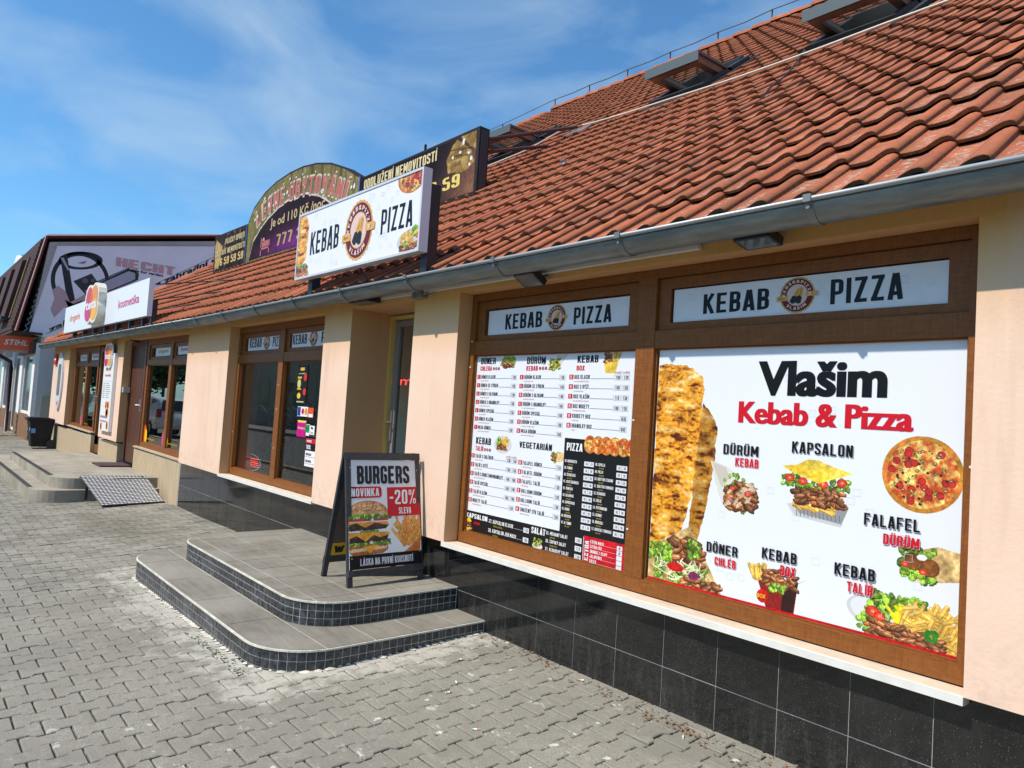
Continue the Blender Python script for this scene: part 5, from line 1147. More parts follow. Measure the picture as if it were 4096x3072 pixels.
def price(x0, x1, z, t, c=BK, bgc=None):
    if bgc: p.rect(x0, z, x1, z+.030, bgc)
    else:
        for q in ((x0, z, x1, z+.0012), (x0, z+.029, x1, z+.030), (x0, z, x0+.0012, z+.030), (x1-.0012, z, x1, z+.030)): p.rect(*q, (120, 120, 128))
    if t: p.h += .0002; p.cap(t, x0+.009, z+.005, x1-.009, z+.025, c, bold=.75); p.h -= .0002
def row(n_, name, desc, x, z, xp, prices, h=.024, num=True, maxw=.3):
    if num:
        p.rect(x, z-.002, x+.034, z+.026, RD); p.h += .0002; p.capc(n_+'.', x+.017, z+.002, .019, WH, kx=.8); p.h -= .0002; xn = x+.042
    else: xn = x
    e = p.capl(name, xn, z, h, BK, kx=1.22, maxw=min(maxw, xp-xn-.012), bold=.8); p.txt(desc, xn, z-.018, .55, .0095, (190, 60, 60), fit=False, res=1)
    if xp-e > .01: p.rect(e+.004, z+.001, xp-.002, z+.0028, (70, 70, 76))
    for k, t in enumerate(prices): price(xp+k*.058, xp+k*.058+.05, z-.006, t)
p.cap('DÖNER', .118, 1.524, .275, 1.567, BK); p.cap('CHLEBA', .116, 1.479, .239, 1.509, RD); p.cap('DÜRÜM', .587, 1.519, .758, 1.562, BK); p.cap('KEBAB', .584, 1.476, .691, 1.506, RD); p.cap('KEBAB', 1.029, 1.52, 1.194, 1.562, BK); p.cap('BOX', 1.025, 1.474, 1.09, 1.503, RD)
p.cap('KEBAB', .12, .978, .28, 1.024, BK); p.cap('TALÍŘ', .119, .932, .203, .963, RD); p.cap('VEGETARIÁN', .564, .985, .86, 1.024, BK)
for x, z in ((.26, 1.484), (.712, 1.482), (.222, .937)):
    for k, d_ in enumerate('137'): p.ell(x+k*.026, z+.008, .011, .011, (140, 20, 34), 10); p.h += .0002; p.capc(d_, x+k*.026, z+.002, .012, WH); p.h -= .0002
ds = 'maso, salát, dresing, '
for k, (a, b, c) in enumerate((('DÖNER KLASIK', '120', ds+'chléb'), ('DÖNER SE SÝREM', '130', 'maso, salát, sýr, dresing, chléb'), ('DÖNER S OLIVAMI', '130', 'maso, salát, olivy, dresing, chléb'), ('DÖNER S HRANOLKY', '130', 'maso, salát, hranolky, dresing, chléb'), ('DÖNER SPECIÁL', '150', 'jen maso, dresing, chléb'), ('DÖNER VLAŠIM', '150', 'maso, salát, sýr, olivy, jalapeňos, chléb'), ('MEGA DÖNER', '150', 'extra porce masa, salát, dresing, chléb'))):
    row(str(k+1), a, c, .089, 1.424-k*.0573, .446, [b])
for k, (a, b, c) in enumerate((('DÜRÜM KLASIK', '130', ds+'tortilla'), ('DÜRÜM SE SÝREM', '140', 'maso, salát, sýr, dresing, tortilla'), ('DÜRÜM S OLIVAMI', '140', 'maso, salát, olivy, dresing, tortilla'), ('DÜRÜM S HRANOLKY', '140', 'maso, salát, hranolky, dresing, tortilla'), ('DÜRÜM SPECIÁL', '160', 'jen maso, dresing, tortilla'), ('DÜRÜM VLAŠIM', '160', 'maso, salát, sýr, olivy, jalapeňos, tortilla'), ('MEGA DÜRÜM', '160', 'extra porce masa, salát, dresing, tortilla'))):
    row(str(k+8), a, c, .528, 1.423-k*.0573, .887, [b])
p.txt('malý velký', 1.325, 1.455, 1.43, .014, (170, 40, 50), res=1); p.txt('malý velký', .446, .912, .545, .012, (170, 40, 50), res=1)
for k, (a, b, c) in enumerate((('BOX KLASIK', ['100', '120'], 'maso, salát, hranolky/krokety, dresing'), ('BOX S RÝŽÍ', ['100', '120'], 'maso, salát, rýže, dresing'), ('BOX VLAŠÍM', ['110', '130'], 'maso, salát, hranolky, sýr, olivy, jalapeňos'), ('BOX NUGETY', ['100', '120'], '3 / 6 ks nugety, hranolky, dresing'), ('KROKETY BOX', ['60'], 'krokety, dresing'), ('HRANOLKY BOX', ['60'], 'hranolky'))):
    row(str(k+15), a, c, .970, 1.424-k*.0575, 1.322 if len(b) == 2 else 1.378, b)
for k, (a, b, c) in enumerate((('TALÍŘ S CHLÉBEM', ['130', '150'], 'maso, salát, chléb, dresing'), ('TALÍŘ S RÝŽÍ', ['130', '150'], 'maso, salát, rýže, dresing'), ('TALÍŘ S KROKETAMI/HRANOLKY', ['140', '160'], 'maso, salát, krokety/hranolky, dresing'), ('TALÍŘ SPECIÁL', ['160', '190'], 'jen maso, dresing, chléb'), ('TALÍŘ VLAŠIM', ['160', '190'], 'maso, salát, hranolky, olivy, jalapeňos, sýr'), ('NUGETY TALÍŘ', ['150'], '8 ks nugety, hranolky, dresing'))):
    row(str(k+21), a, c, .081, .884-k*.060, .446 if len(b) == 2 else .497, b)
for k, (a, b, c) in enumerate((('FALAFEL DÖNER', '110', 'falafel, salát, chléb, dresing'), ('FALAFEL DÜRÜM', '120', 'falafel, salát, tortilla, dresing'), ('FALAFEL TALÍŘ', '130', 'falafel, salát, dresing'), ('HALLOUMI DÜRÜM', '120', 'halloumi sýr, salát, tortilla, dresing'), ('HALLOUMI TALÍŘ', '130', 'halloumi sýr, salát, dresing'), ('SMAŽENÝ SÝR TALÍŘ', '150', 'smažený sýr, salát, dressing'))):
    row(str(k+29), a, c, .565, .880-k*.0585, .902, [b])
p.lift(); Y1 = (222, 200, 40)
p.cap('PIZZA', .984, 1.0, 1.112, 1.046, WH)
pz = ['MARGHERITA', 'FUNGHI', 'ŠPENÁTOVÁ', 'VEGETARIÁNSKÁ', 'ŠUNKOVÁ', 'SALÁMOVÁ', 'CAPRICCIOSA', 'HAWAI', 'MEXICKÁ', 'AL TONNO', 'CIPOLLA', 'POLLO', 'QUATTRO STAGIONI', 'QUATTRO FORMAGGI', 'KEBABOVÁ', 'DOLCE', 'PEPERONCINO', 'GRANDE', 'BROCCOLI', 'BROCCOLI FORMAGGI']
pr = ['140|170', '150|180', '150|180', '150|180', '150|180', '160|180', '160|190', '160|190', '170|200', '150|180', '150|180', '160|190', '180|220', '160|190', '150|180', '160|190', '160|190', '160|190', '150|180', '160|190']
for k in range(20):
    x = .974+(k//10)*.243; z = .930-(k % 10)*.0402; q = pr[k].split('|')
    p.capl(str(38+k)+'. '+pz[k], x, z, .0165, WH, kx=1.0, maxw=.154, bold=.8); p.txt('tomato, sýr, šunka', x+.03, z-.015, .42, .008, Y1, fit=False, res=1)
    for j in (0, 1): p.rect(x+.158+j*.038, z-.010, x+.194+j*.038, z+.017, (225, 226, 230)); p.h += .0002; p.capc(q[j], x+.176+j*.038, z-.004, .015, BK, kx=.8, bold=.8); p.h -= .0002
p.cap('KAPSALON', .069, .473, .295, .505, WH); p.cap('SALÁT', .724, .471, .848, .509, WH)
for k, d_ in enumerate('137'): p.ell(.165+k*.022, .445, .01, .01, (190, 20, 34), 10)
for n_, a, c, z in (('27. ', 'KAPSALON KLASIK', 'hranolky, maso, sýr, salát, dresing', .470), ('28. ', 'KAPSALON JEN MASO', 'maso, sýr, dresing', .410)):
    e = p.capl(n_+a, .311, z, .024, WH, kx=1.25, maxw=.33, bold=.8); p.txt(c, .36, z-.02, .42, .011, Y1, fit=False, res=1); p.rect(e+.004, z+.001, .648, z+.0026, (200, 200, 200)); price(.652, .702, z-.008, '150' if z > .45 else '180', BK, (226, 227, 230))
for k, (a, c, q) in enumerate((('MÍCHANÝ SALÁT', 'mix salad, dressing', '100'), ('ŠOPSKÝ SALÁT', 'mix salad, cheese, dressing', '110'), ('KEBABOVÝ SALÁT', 'mix salad, kebab, dressing', '120'))):
    z = .484-k*.0475; p.capl('%d. ' % (35+k)+a, .853, z, .02, WH, kx=1.25, maxw=.235, bold=.8); p.txt(c, .89, z-.017, .42, .009, Y1, fit=False, res=1); price(1.096, 1.146, z-.008, q, BK, (226, 227, 230))
for k, (a, q) in enumerate((('EXTRA MASO', '40'), ('EXTRA SÝR', '20'), ('ANANAS / OLIVY', ''), ('JALAPEŇOS', ''), ('CHLÉB', ''))):
    z = .493-k*.0268; e = p.capl(a, 1.214, z, .018, WH, kx=1.2, bold=.8); p.rect(e+.004, z, 1.40, z+.0014, (240, 200, 200)); p.rect(1.408, z-.005, 1.446, z+.019, (226, 227, 230)); p.h += .0002
    if q: p.capc(q, 1.427, z, .014, BK)
    p.h -= .0002
Q0, w_ = stroke_text('EXTRA'); mi_ = p.mi(WH)
for q in Q0: p.mb.poly([p.P(1.203-py*.032, .392+px*.11/w_*1.0, p.h) for px, py in q], mi_)
p.done('lettering', me_)
# ================================================================== light box sign over the entrance
def frame_box(nm, x0, x1, z0, z1, y0, y1, mat, parent): mb = MB(); mb.box((x0, y0, z0), (x1, y1, z1)); return build(nm, mb, mat, parent)
ks = thing('kebab_sign', 'white light box sign reading KEBAB PIZZA on two black posts over the entrance', 'sign', (-1.07, -.3, 2.26))
frame_box('light_box', -2.06, -.10, 2.257, 2.84, -.345, -.28, pm('sign_box_white', (.60, .60, .64), .4, var=.04), ks)
mb = MB()
for q in ((-2.06, 2.257, -.10, 2.275), (-2.06, 2.822, -.10, 2.84), (-2.06, 2.275, -2.042, 2.822), (-.118, 2.275, -.10, 2.822)): mb.box((q[0], -.352, q[1]), (q[2], -.345, q[3]))
build('rim', mb, pm('sign_rim', (.62, .63, .66), .35, metal=.2), ks)
for xa in (-1.93, -.175): mb = MB(); mb.box((xa, -.279, 2.05), (xa+.075, -.20, 2.74 if xa > -1 else 2.6)); build('post', mb, blackm, ks)
mb = MB(); mb.tube([(-1.0, -.29, 2.256), (-1.0, -.25, 2.2), (-.93, -.24, 2.16), (-.9, -.22, 2.12)], .006, 6); build('wire', mb, blackm, ks)
cv = Canvas(-2.042, 2.275, -.118, 2.822, 520, (240, 240, 245))
cv.cone([(-2.042, 2.81), (-1.98, 2.82), (-1.90, 2.80), (-1.85, 2.72), (-1.86, 2.55), (-1.87, 2.42), (-1.95, 2.38), (-2.042, 2.36)])
cv.poly([(-2.042, 2.38), (-1.86, 2.39), (-1.79, 2.29), (-1.80, 2.275), (-2.042, 2.275)], brd); cv.lettuce(-2.04, 2.32, -1.84, 2.38, 60, .02); cv.meat(-2.04, 2.28, -1.82, 2.36, 40, .02); cv.tomato(-1.9, 2.31, .02); cv.tomato(-2.0, 2.30, .02)
cv.pizza(-.245, 2.80, .185, .115, 22)
cv.ell(-.22, 2.345, .17, .08, (206, 208, 210)); cv.meat(-.34, 2.28, -.13, 2.34, 70, .02); cv.fries(-.36, 2.33, -.22, 2.39, 60, .05, .009, -.4, 1.4); cv.lettuce(-.20, 2.37, -.13, 2.44, 40, .02); cv.lettuce(-.30, 2.31, -.26, 2.34, 14, .016)
for k in range(10): cv.line((-.2+k*.006, 2.37+.003*k), (-.16+k*.005, 2.41), .009, (236, 206, 30))
cv.tomato(-.135, 2.37, .022)
picture('sign_picture', cv, (0, -.346, 0), *FX, ks)
p = Print((0, -.3465, 0), *FX)
for k in range(60):
    a, b = -1.83+R.random()*1.4, 2.29+R.random()*.5
    for q in ((a, b, a+.03, b+.0015), (a, b+.0285, a+.03, b+.03), (a, b, a+.0015, b+.03), (a+.0285, b, a+.03, b+.03)): p.rect(*q, (226, 227, 232))
p.lift(); p.cap('KEBAB', -1.80, 2.447, -1.283, 2.645, BK, bold=.82); p.cap('PIZZA', -.632, 2.447, -.205, 2.633, BK, bold=.82); logo(p, -.965, 2.535, .215, .235); p.done('lettering', ks)

# ================================================================== old roof sign in three panels
YB = 1.75
rs_ = thing('roof_signboard', 'weathered three part advertising board with arched middle standing on the roof', 'signboard', (-6.5, 1.8, 3.6))
def slabp(nm, pts, y0, y1, mat, par): mb = MB(); mb.prism([(x, y0, z) for x, z in pts], (0, y1-y0, 0)); return build(nm, mb, mat, par)
oldb = pm('faded_black_frame', (.02, .018, .02), .75, spec=.2, var=.3)
lp = slabp('left_panel', [(-10.87, 3.66), (-9.12, 3.66), (-9.12, 4.42), (-10.87, 4.44)], YB, YB+.12, oldb, rs_)
rp2 = slabp('right_panel', [(-4.93, 3.62), (-2.27, 3.62), (-2.27, 4.395), (-4.93, 4.375)], YB, YB+.14, oldb, rs_)
mbx = MB(); mbx.box((-2.269, YB+.02, 3.64), (-2.262, YB+.12, 4.37)); build('end_cap', mbx, pm('black_end_cap', (.03, .03, .035), .4), rs_)
arcp = [(-9.11, 4.44), (-8.885, 4.681), (-8.429, 4.87), (-7.95, 4.965), (-7.4, 5.005), (-6.9, 4.995), (-6.4, 4.935), (-5.9, 4.82), (-5.4, 4.63), (-4.94, 4.40)]
ap = slabp('arch_panel', [(-9.11, 3.66), (-4.94, 3.62)]+arcp[::-1], YB, YB+.12, oldb, rs_)
for x_ in (-9.13, -4.955): mb = MB(); mb.box((x_, YB-.02, 3.66), (x_+.03, YB-.001, 4.40)); build('blue_strip', mb, pm('blue_strip', (.03, .10, .28), .6), rs_)
mb = MB(); mb.tube([(-3.815, YB+.3, 3.7), (-3.815, YB+.3, 4.66)], .018, 6); build('pole', mb, pm('rusty_pole', (.07, .03, .03), .8), rs_)
for x_ in (-10.6, -9.4, -8.3, -6.9, -5.5, -4.6, -3.4, -2.5): mb = MB(); mb.box((x_, YB+.04, 3.46), (x_+.06, YB+.1, 3.66)); build('foot', mb, blackm, rs_)
for q0, q1 in (((-2.30, YB+.14, 4.29), (-2.75, 3.75, 5.16)), ((-2.32, YB+.14, 4.15), (-2.72, 3.2, 4.72))): mb = MB(); mb.tube([q0, q1], .025, 6); build('brace', mb, MATS['rusty_pole'], rs_)
mb = MB(); rbox(mb, -2.80, -2.42, 4.72, 4.98, .05, .06); build('metal_bracket', mb, greym, rs_)
old = np.array
def rustf(base, hi, sd_, amt=.5):
    def f(X, Y):
        n1 = fbm(X, Y, 1.6, seed=sd_)[..., None]; n2 = fbm(X, Y, 14, 5, seed=sd_+3)[..., None]; c = old(base)/255.*(1-n1*amt)+old(hi)/255.*n1*amt
        drip = np.clip(fbm(X, Y, 9, .8, seed=sd_+7)*3-1.7, 0, 1)[..., None]; c = c*(1-.5*drip); pl_ = (n2 > .70)*.55; return c*(1-pl_)+old([.62, .60, .52])*pl_
    return f
cvL = Canvas(-10.83, 3.70, -9.15, 4.40, 130, (24, 20, 26)); cvL.poly([(-11, 3.6), (-9, 3.6), (-9, 4.5), (-11, 4.5)], rustf((30, 24, 30), (90, 60, 40), 1, .6)); cvL.poly([(-10.8, 3.75), (-10.55, 3.75), (-10.4, 4.2), (-10.75, 4.35), (-10.83, 4.2)], rustf((150, 120, 70), (220, 200, 150), 2, .8), .05, 6)
picture('left_picture', cvL, (0, YB-.001, 0), *FX, rs_)
p = Print((0, YB-.003, 0), *FX, base=.001, step=.002); GOLD = (196, 178, 120)
p.cap('PŮJČKY OPROTI', -10.25, 4.19, -9.24, 4.30, GOLD); p.cap('ZÁSTAVĚ NEMOVITOSTI', -10.78, 4.0, -9.2, 4.11, GOLD); p.cap('776 59 59 59', -10.77, 3.79, -9.24, 3.94, (206, 176, 96), bold=1.1); p.done('left_lettering', rs_)
cvR = Canvas(-4.90, 3.66, -2.32, 4.36, 130, (24, 20, 26)); cvR.poly([(-5, 3.6), (-2, 3.6), (-2, 4.5), (-5, 4.5)], lambda X, Y: (lambda g_, n_: old([.09, .06, .10])*(1-g_)+old([.52, .36, .28])*g_+(n_-.5)*.06)(np.clip((X+3.5)*.9-(Y-3.66)*.7, 0, .9)[..., None], fbm(X, Y, 8)[..., None]))
def note(X, Y): f = fbm(X, Y, 12, seed=5)[..., None]; return old([.34, .24, .10])*(1-f)+old([.86, .74, .46])*f
cvR.poly([(-2.84, 3.98), (-2.88, 4.13), (-2.78, 4.3), (-2.70, 4.345), (-2.40, 4.16), (-2.34, 4.0), (-2.5, 3.93)], note, .02, 12); cvR.poly([(-2.62, 4.36), (-2.32, 4.36), (-2.32, 4.15), (-2.45, 4.22)], note, .02, 12)
cvR.line((-2.78, 4.16), (-2.36, 4.10), .008, (60, 40, 20)); cvR.line((-2.80, 4.24), (-2.40, 4.18), .008, (60, 40, 20))
for k in range(7): cvR.ell(-2.9+R.random()*.5, 3.95+R.random()*.4, .02, .02, (236, 236, 238), .5)
picture('right_picture', cvR, (0, YB-.001, 0), *FX, rs_)
p = Print((0, YB-.003, 0), *FX, base=.001, step=.002); p.cap('ODDLUŽENÍ NEMOVITOSTÍ', -4.83, 4.19, -3.085, 4.32, (222, 206, 156)); p.cap('776 59 59 59', -4.5, 3.775, -2.585, 3.93, (228, 206, 110), bold=1.0)
for k, z_ in enumerate((4.19, 4.11, 4.03)): p.cap('1000', -2.72-k*.015, z_, -2.56-k*.015, z_+.05, (90, 66, 30), bold=.6)
p.done('right_lettering', rs_)
cvA = Canvas(-9.10, 3.66, -4.95, 5.0, 110, (70, 72, 44))
cvA.poly([(-9.2, 3.6), (-4.9, 3.6), (-4.9, 5.1), (-9.2, 5.1)], rustf((104, 102, 62), (150, 132, 84), 11, .8)); 
inn = [(-8.95, 3.70), (-8.80, 4.02), (-8.5, 4.21), (-8.193, 4.34), (-7.7, 4.47), (-7.2, 4.53), (-6.7, 4.49), (-6.2, 4.35), (-5.75, 4.14), (-5.3, 3.9), (-5.1, 3.66)]
cvA.poly([(x*1.0, z+.035) for x, z in inn], (206, 204, 196), .02, 5)
def purp(X, Y): g_ = np.clip(1-np.hypot((X+7.0)/1.9, (Y-3.8)/.36), 0, 1)[..., None]; n_ = fbm(X, Y, 5, seed=2)[..., None]; return old([.14, .08, .13])*(.7+.6*n_)*(1-g_)+old([.46, .17, .50])*g_
cvA.poly(inn, purp)
for k in range(5): x_ = -8.4+k*.75; cvA.line((x_, 3.66), (x_-.02, 5.0), .012, (50, 46, 34))
picA = picture('arch_picture_base', cvA, (0, 0, 0), *FX, rs_)
bpy.data.objects.remove(picA)
mA = bpy.data.materials['arch_picture_base']; me = bpy.data.meshes.new('arch_picture'); P_ = [(-9.10, 3.68), (-4.95, 3.64)]+[(x*.997-.02, z-.03) for x, z in arcp[::-1]]
me.from_pydata([(x, YB-.001, z) for x, z in P_], [], [tuple(range(len(P_)))]); ul = me.uv_layers.new()
for i, (x, z) in enumerate(P_): ul.data[i].uv = ((x+9.10)/4.15, (z-3.66)/1.34)
me.materials.append(mA); ob = bpy.data.objects.new('arch_picture', me); COL.objects.link(ob); attach(ob, rs_)
p = Print((0, YB-.003, 0), *FX, base=.001, step=.002)
def arch_z(x): 
    for (a, za), (b, zb_) in zip(arcp, arcp[1:]):
        if a <= x <= b: return za+(zb_-za)*(x-a)/(b-a), math.atan2(zb_-za, b-a)
    return arcp[-1][1], -.4
def arch_text(t, xa, xb, drop, h, col, grow, dh=0):
    Q, w = stroke_text(t, .11); k = (xb-xa)/w
    for i, q in enumerate(Q):
        cx_ = sum(a[0] for a in q)/4; pts = []
        for px, py in q:
            x_ = xa+px*k; z_, an = arch_z(x_); an *= .85; py2 = py*h+(grow if py > .5 else -grow); pts.append(p.P(x_-math.sin(an)*(py2), z_-drop+math.cos(an)*py2, p.h+dh+(i % 5)*.0003))
        p.mb.poly(pts, p.mi(col))
arch_text('LEVNÉ UBYTOVÁNÍ', -8.68, -5.36, .50, .30, (208, 200, 170), .02); p.lift(); arch_text('LEVNÉ UBYTOVÁNÍ', -8.66, -5.38, .495, .29, (186, 104, 88), -.004, .001)
p.txt('Je od 110 Kč /noc', -8.05, 4.17, -6.0, .15, (196, 172, 118), off=.02, shear=.0); p.cap('777 3', -7.74, 3.80, -6.75, 4.0, (176, 146, 92)); 
for q in ((-8.42, 3.72, -8.38, 4.04), (-8.42, 3.82, -8.02, 3.86), (-8.06, 3.74, -8.02, 3.97), (-8.36, 3.87, -8.05, 3.97)): p.rect(*q, (176, 96, 90))
p.ell(-8.30, 3.99, .045, .045, (196, 150, 130), 10)
for k in range(26):
    x_ = R.uniform(-8.9, -5.1); z_ = arch_z(x_)[0]-R.uniform(.12, .5); w_ = R.uniform(.01, .04); p.poly([(x_+w_*math.cos(a)*R.uniform(.6, 1.3), z_+w_*math.sin(a)*R.uniform(.6, 1.6)) for a in [6.283*i/7 for i in range(7)]], (226, 226, 220), .003)
p.done('arch_lettering', rs_)

# ================================================================== drugstore signs
OR, MG, YE, PR = (240, 140, 20), (208, 24, 112), (250, 180, 20), (205, 40, 50)
def petals(p, cx, cy, w, h, word=True):
    def pet(x, y, rx, ry, c): p.ell(cx+x*w, cy+y*h, rx*w, ry*h, c, 20)
    pet(-.2, .17, .26, .33, (214, 50, 50)); p.lift(); pet(.2, .17, .27, .33, OR); p.lift(); pet(-.22, -.2, .27, .31, MG); pet(.22, -.2, .27, .31, YE); p.lift(); pet(0, .0, .1, .3, (226, 90, 30)); p.lift()
    if word: p.txt('teta', cx-.42*w, cy-.16*h, cx+.42*w, .26*h, WH, off=.03); p.lift()
def outline_blob(cx, cy, w, h, n=56):
    o = []
    for k in range(n):
        a = 2*math.pi*k/n; best = 0
        for ex, ey in ((-.2, .17), (.2, .17), (-.2, -.19), (.2, -.19)):
            for t in range(60, 5, -1):
                t_ = t/90; x_, y_ = t_*math.cos(a), t_*math.sin(a)
                if ((x_-ex)/.30)**2+((y_-ey)/.35)**2 < 1: best = max(best, t_); break
        o.append((cx+w*best*math.cos(a), cy+h*best*math.sin(a)))
    return o
ts = thing('drugstore_sign', 'long white light box with drogerie, round petal emblem and kosmetika on the eave', 'sign', (-10, -.3, 2.25))
pts = [(-13.30, 2.31), (-6.90, 2.262), (-6.90, 2.80), (-13.30, 2.84)]
slabp('light_box', pts, -.35, -.285, pm('teta_box_white', (.72, .73, .76), .35, var=.02), ts)
k = 0
for x_ in (-12.7, -11.7, -10.8, -9.9, -9.05, -8.2, -7.45, -6.98): mb = MB(); mb.box((x_, -.284, 2.10+fz(x_)), (x_+.07, -.215, 2.5)); build('post', mb, blackm, ts)
for z_, s_ in ((2.72, 1.3), (2.5, .9), (2.35, .55)): mb = MB(); q = rp(-6.4, s_, .04); mb.tube([(-6.92, -.26, z_), q], .009, 5); build('stay', mb, blackm, ts)
ob_ = outline_blob(-10.08, 2.67, 1.12, .66); slabp('emblem', ob_, -.47, -.35, pm('emblem_cream', (.72, .70, .60), .4), ts)
p = Print((0, -.4705, 0), *FX, base=.001, step=.001); petals(p, -10.08, 2.67, 1.02, .60); p.done('emblem_print', ts)
p = Print((0, -.3505, 0), *FX, base=.001, step=.001); p.txt('drogerie', -12.72, 2.52, -11.70, .13, (226, 120, 50), off=.02); p.txt('kosmetika', -8.64, 2.49, -7.38, .13, (206, 30, 110), off=.02); p.done('lettering', ts)
tp = thing('drugstore_info_panel', 'tall narrow white board with petal emblem and opening hours between window and door', 'sign', (-10.1, -.1, .47))
slabp('panel', [(-10.45, .475), (-9.70, .48), (-9.70, 1.83), (-10.45, 1.84)], -.115, -.061, white_p, tp)
ob_ = outline_blob(-10.08, 1.80, .56, .42); slabp('emblem', ob_, -.14, -.116, white_p, tp)
p = Print((0, -.1405, 0), *FX, base=.001, step=.001); petals(p, -10.08, 1.80, .52, .38); p.done('emblem_print', tp)
p = Print((0, -.1155, 0), *FX, base=.001, step=.001); p.txt('drogerie', -10.28, 1.53, -9.9, .05, (226, 140, 50), off=.015); p.txt('kosmetika', -10.30, 1.43, -9.86, .05, (206, 30, 110), off=.015)
for k in range(8): p.rect(-10.38, 1.30-k*.035, -10.22, 1.312-k*.035, (150, 150, 155)); p.rect(-10.15, 1.30-k*.035, -9.85+R.uniform(-.1, .05), 1.312-k*.035, (170, 170, 175))
p.rect(-10.4, 1.345, -9.75, 1.349, (200, 200, 204)); p.rect(-10.4, .90, -9.75, .904, (200, 200, 204))
for x_, z_, c in ((-10.05, .93, OR), (-9.9, .93, MG), (-9.98, .80, PR), (-9.9, .80, OR), (-10.3, .55, MG), (-9.85, .58, PR)): p.ell(x_, z_, .05, .07, c, 14); p.ell(x_+.05, z_, .05, .07, YE, 14)
for k in range(6): p.rect(-10.38+k*.09, .70, -10.32+k*.09, .74, ((40, 90, 160), (200, 30, 40), (60, 60, 70))[k % 3]); p.rect(-10.38+k*.09, .63, -10.33+k*.09, .66, (90, 90, 95))
p.done('lettering', tp)
ov = thing('oval_display', 'white oval wall display with a tall picture on the leftmost pillar', 'sign', (-15, -.1, .66))
slabp('body', [(-15.0+.34*math.cos(a), 1.33+.66*math.sin(a)) for a in [2*math.pi*k/36 for k in range(36)]], -.10, -.061, pm('oval_grey_white', (.62, .64, .68), .35), ov)
p = Print((0, -.1005, 0), *FX, base=.001, step=.001); p.rrect(-15.18, 1.0, -14.82, 1.72, .08, (96, 110, 110)); p.lift(); p.rrect(-15.12, 1.05, -14.9, 1.5, .05, (150, 110, 100)); p.ell(-15.02, .82, .04, .05, OR, 12); p.ell(-14.95, .83, .04, .05, MG, 12); p.rect(-15.05, 1.84, -14.95, 1.88, (210, 60, 60)); p.done('picture', ov)
hb = thing('red_wall_box', 'small red box high on the leftmost pillar', 'sign', (-15.75, -.1, 1.75)); frame_box('box', -15.9, -15.6, 1.72, 1.96, -.10, -.061, ink((190, 24, 40)), hb)
p = Print((0, -.1005, 0), *FX, base=.001); p.rect(-15.85, 1.82, -15.65, 1.86, WH); p.done('mark', hb)
ic = thing('door_intercom', 'small grey intercom box on the reveal beside the brown door', 'intercom', (-9.2, .0, 1.2)); mb = MB(); mb.box((-9.33, -.04, 1.17), (-9.24, .06, 1.26)); build('box', mb, pm('intercom_grey', (.4, .42, .43), .4), ic)
def tstrip(lbl, x0, x1, z0, z1, t, c, y=.09):
    th_ = thing('transom_print', lbl, 'window print', ((x0+x1)/2, y, z0), 'drugstore strips in the transoms'); mb = MB(); mb.box((x0, y-.006, z0), (x1, y-.003, z1)); build('sheet', mb, MATS['print_white'], th_)
    p = Print((0, y-.007, 0), *FX); w_ = x1-x0; p.txt(t, x0+w_*.2, z0+.05, x1-w_*.15, .055, c, off=.02); p.done('print', th_)
tstrip('drogerie strip in the drugstore window by the brown door', -7.96, -7.18, 1.755, 1.90, 'drogerie', (205, 150, 50)); tstrip('kosmetika strip in the drugstore window by the brown door', -6.83, -6.12, 1.755, 1.90, 'kosmetika', (206, 60, 150))
tstrip('drogerie strip in the leftmost window', -13.80, -13.05, 1.78, 1.94, 'drogerie', (215, 160, 70)); tstrip('kosmetika strip in the leftmost window', -12.65, -11.95, 1.78, 1.94, 'kosmetika', (206, 90, 150))
def pst(lbl, x, z, c, w=.16, h=.26, y=.075):
    th_ = thing('petal_sticker', lbl, 'sticker', (x, y, z)); p = Print((0, y, 0), *FX); p.ell(x, z+h*.4, w*.55, h*.5, c[0], 18); p.lift(); p.ell(x+w*.5, z+h*.3, w*.5, h*.4, c[1], 18)
    p.lift(); p.txt('www.tetadrogerie.cz', x+w*1.2, z+.05, x+w*1.2+.42, .035, (226, 190, 40), res=1); p.done('print', th_)
pst('orange and yellow petal sticker low in the window nearest the brown door', -8.15, .42, ((240, 110, 20), (250, 200, 30)), .12, .3); pst('pink and yellow petal sticker at the mullion of the window by the brown door', -7.12, .42, ((226, 70, 140), (250, 200, 30)), .2, .27)
pst('pink and yellow petal sticker in the leftmost window', -13.1, .42, ((226, 70, 140), (250, 200, 30)), .2, .25)
# ================================================================== things in and on the kebab window
def stick(nm, lbl, x0, z0, x1, z1, c, cat='sticker', y=.083, sub=None):
    th_ = thing(nm, lbl, cat, (x0, y, z0), 'stickers on the kebab window'); mb = MB(); mb.box((x0, y, z0), (x1, y+.002, z1)); build('sheet', mb, ink(c), th_)
    if sub: p = Print((0, y-.0002, 0), *FX); sub(p); p.done('print', th_)
stick('flyer', 'tall black student offer flyer with yellow food pictures', -2.80, 1.175, -2.58, 1.552, (18, 20, 20), 'flyer', sub=lambda p: [p.rect(-2.74, 1.50, -2.65, 1.53, (230, 180, 40)), p.txt('pro studenty', -2.77, 1.465, -2.62, .016, WH), p.rect(-2.79, 1.42, -2.70, 1.44, (230, 180, 40)), p.ell(-2.62, 1.435, .035, .04, (210, 50, 40), 14), p.ell(-2.75, 1.37, .04, .045, (206, 206, 120), 12), p.ell(-2.62, 1.29, .035, .035, (210, 50, 40), 14), p.ell(-2.74, 1.25, .04, .03, (236, 200, 60), 12), p.rect(-2.79, 1.31, -2.70, 1.325, (230, 180, 40)), p.rect(-2.78, 1.185, -2.62, 1.197, (200, 200, 150))])
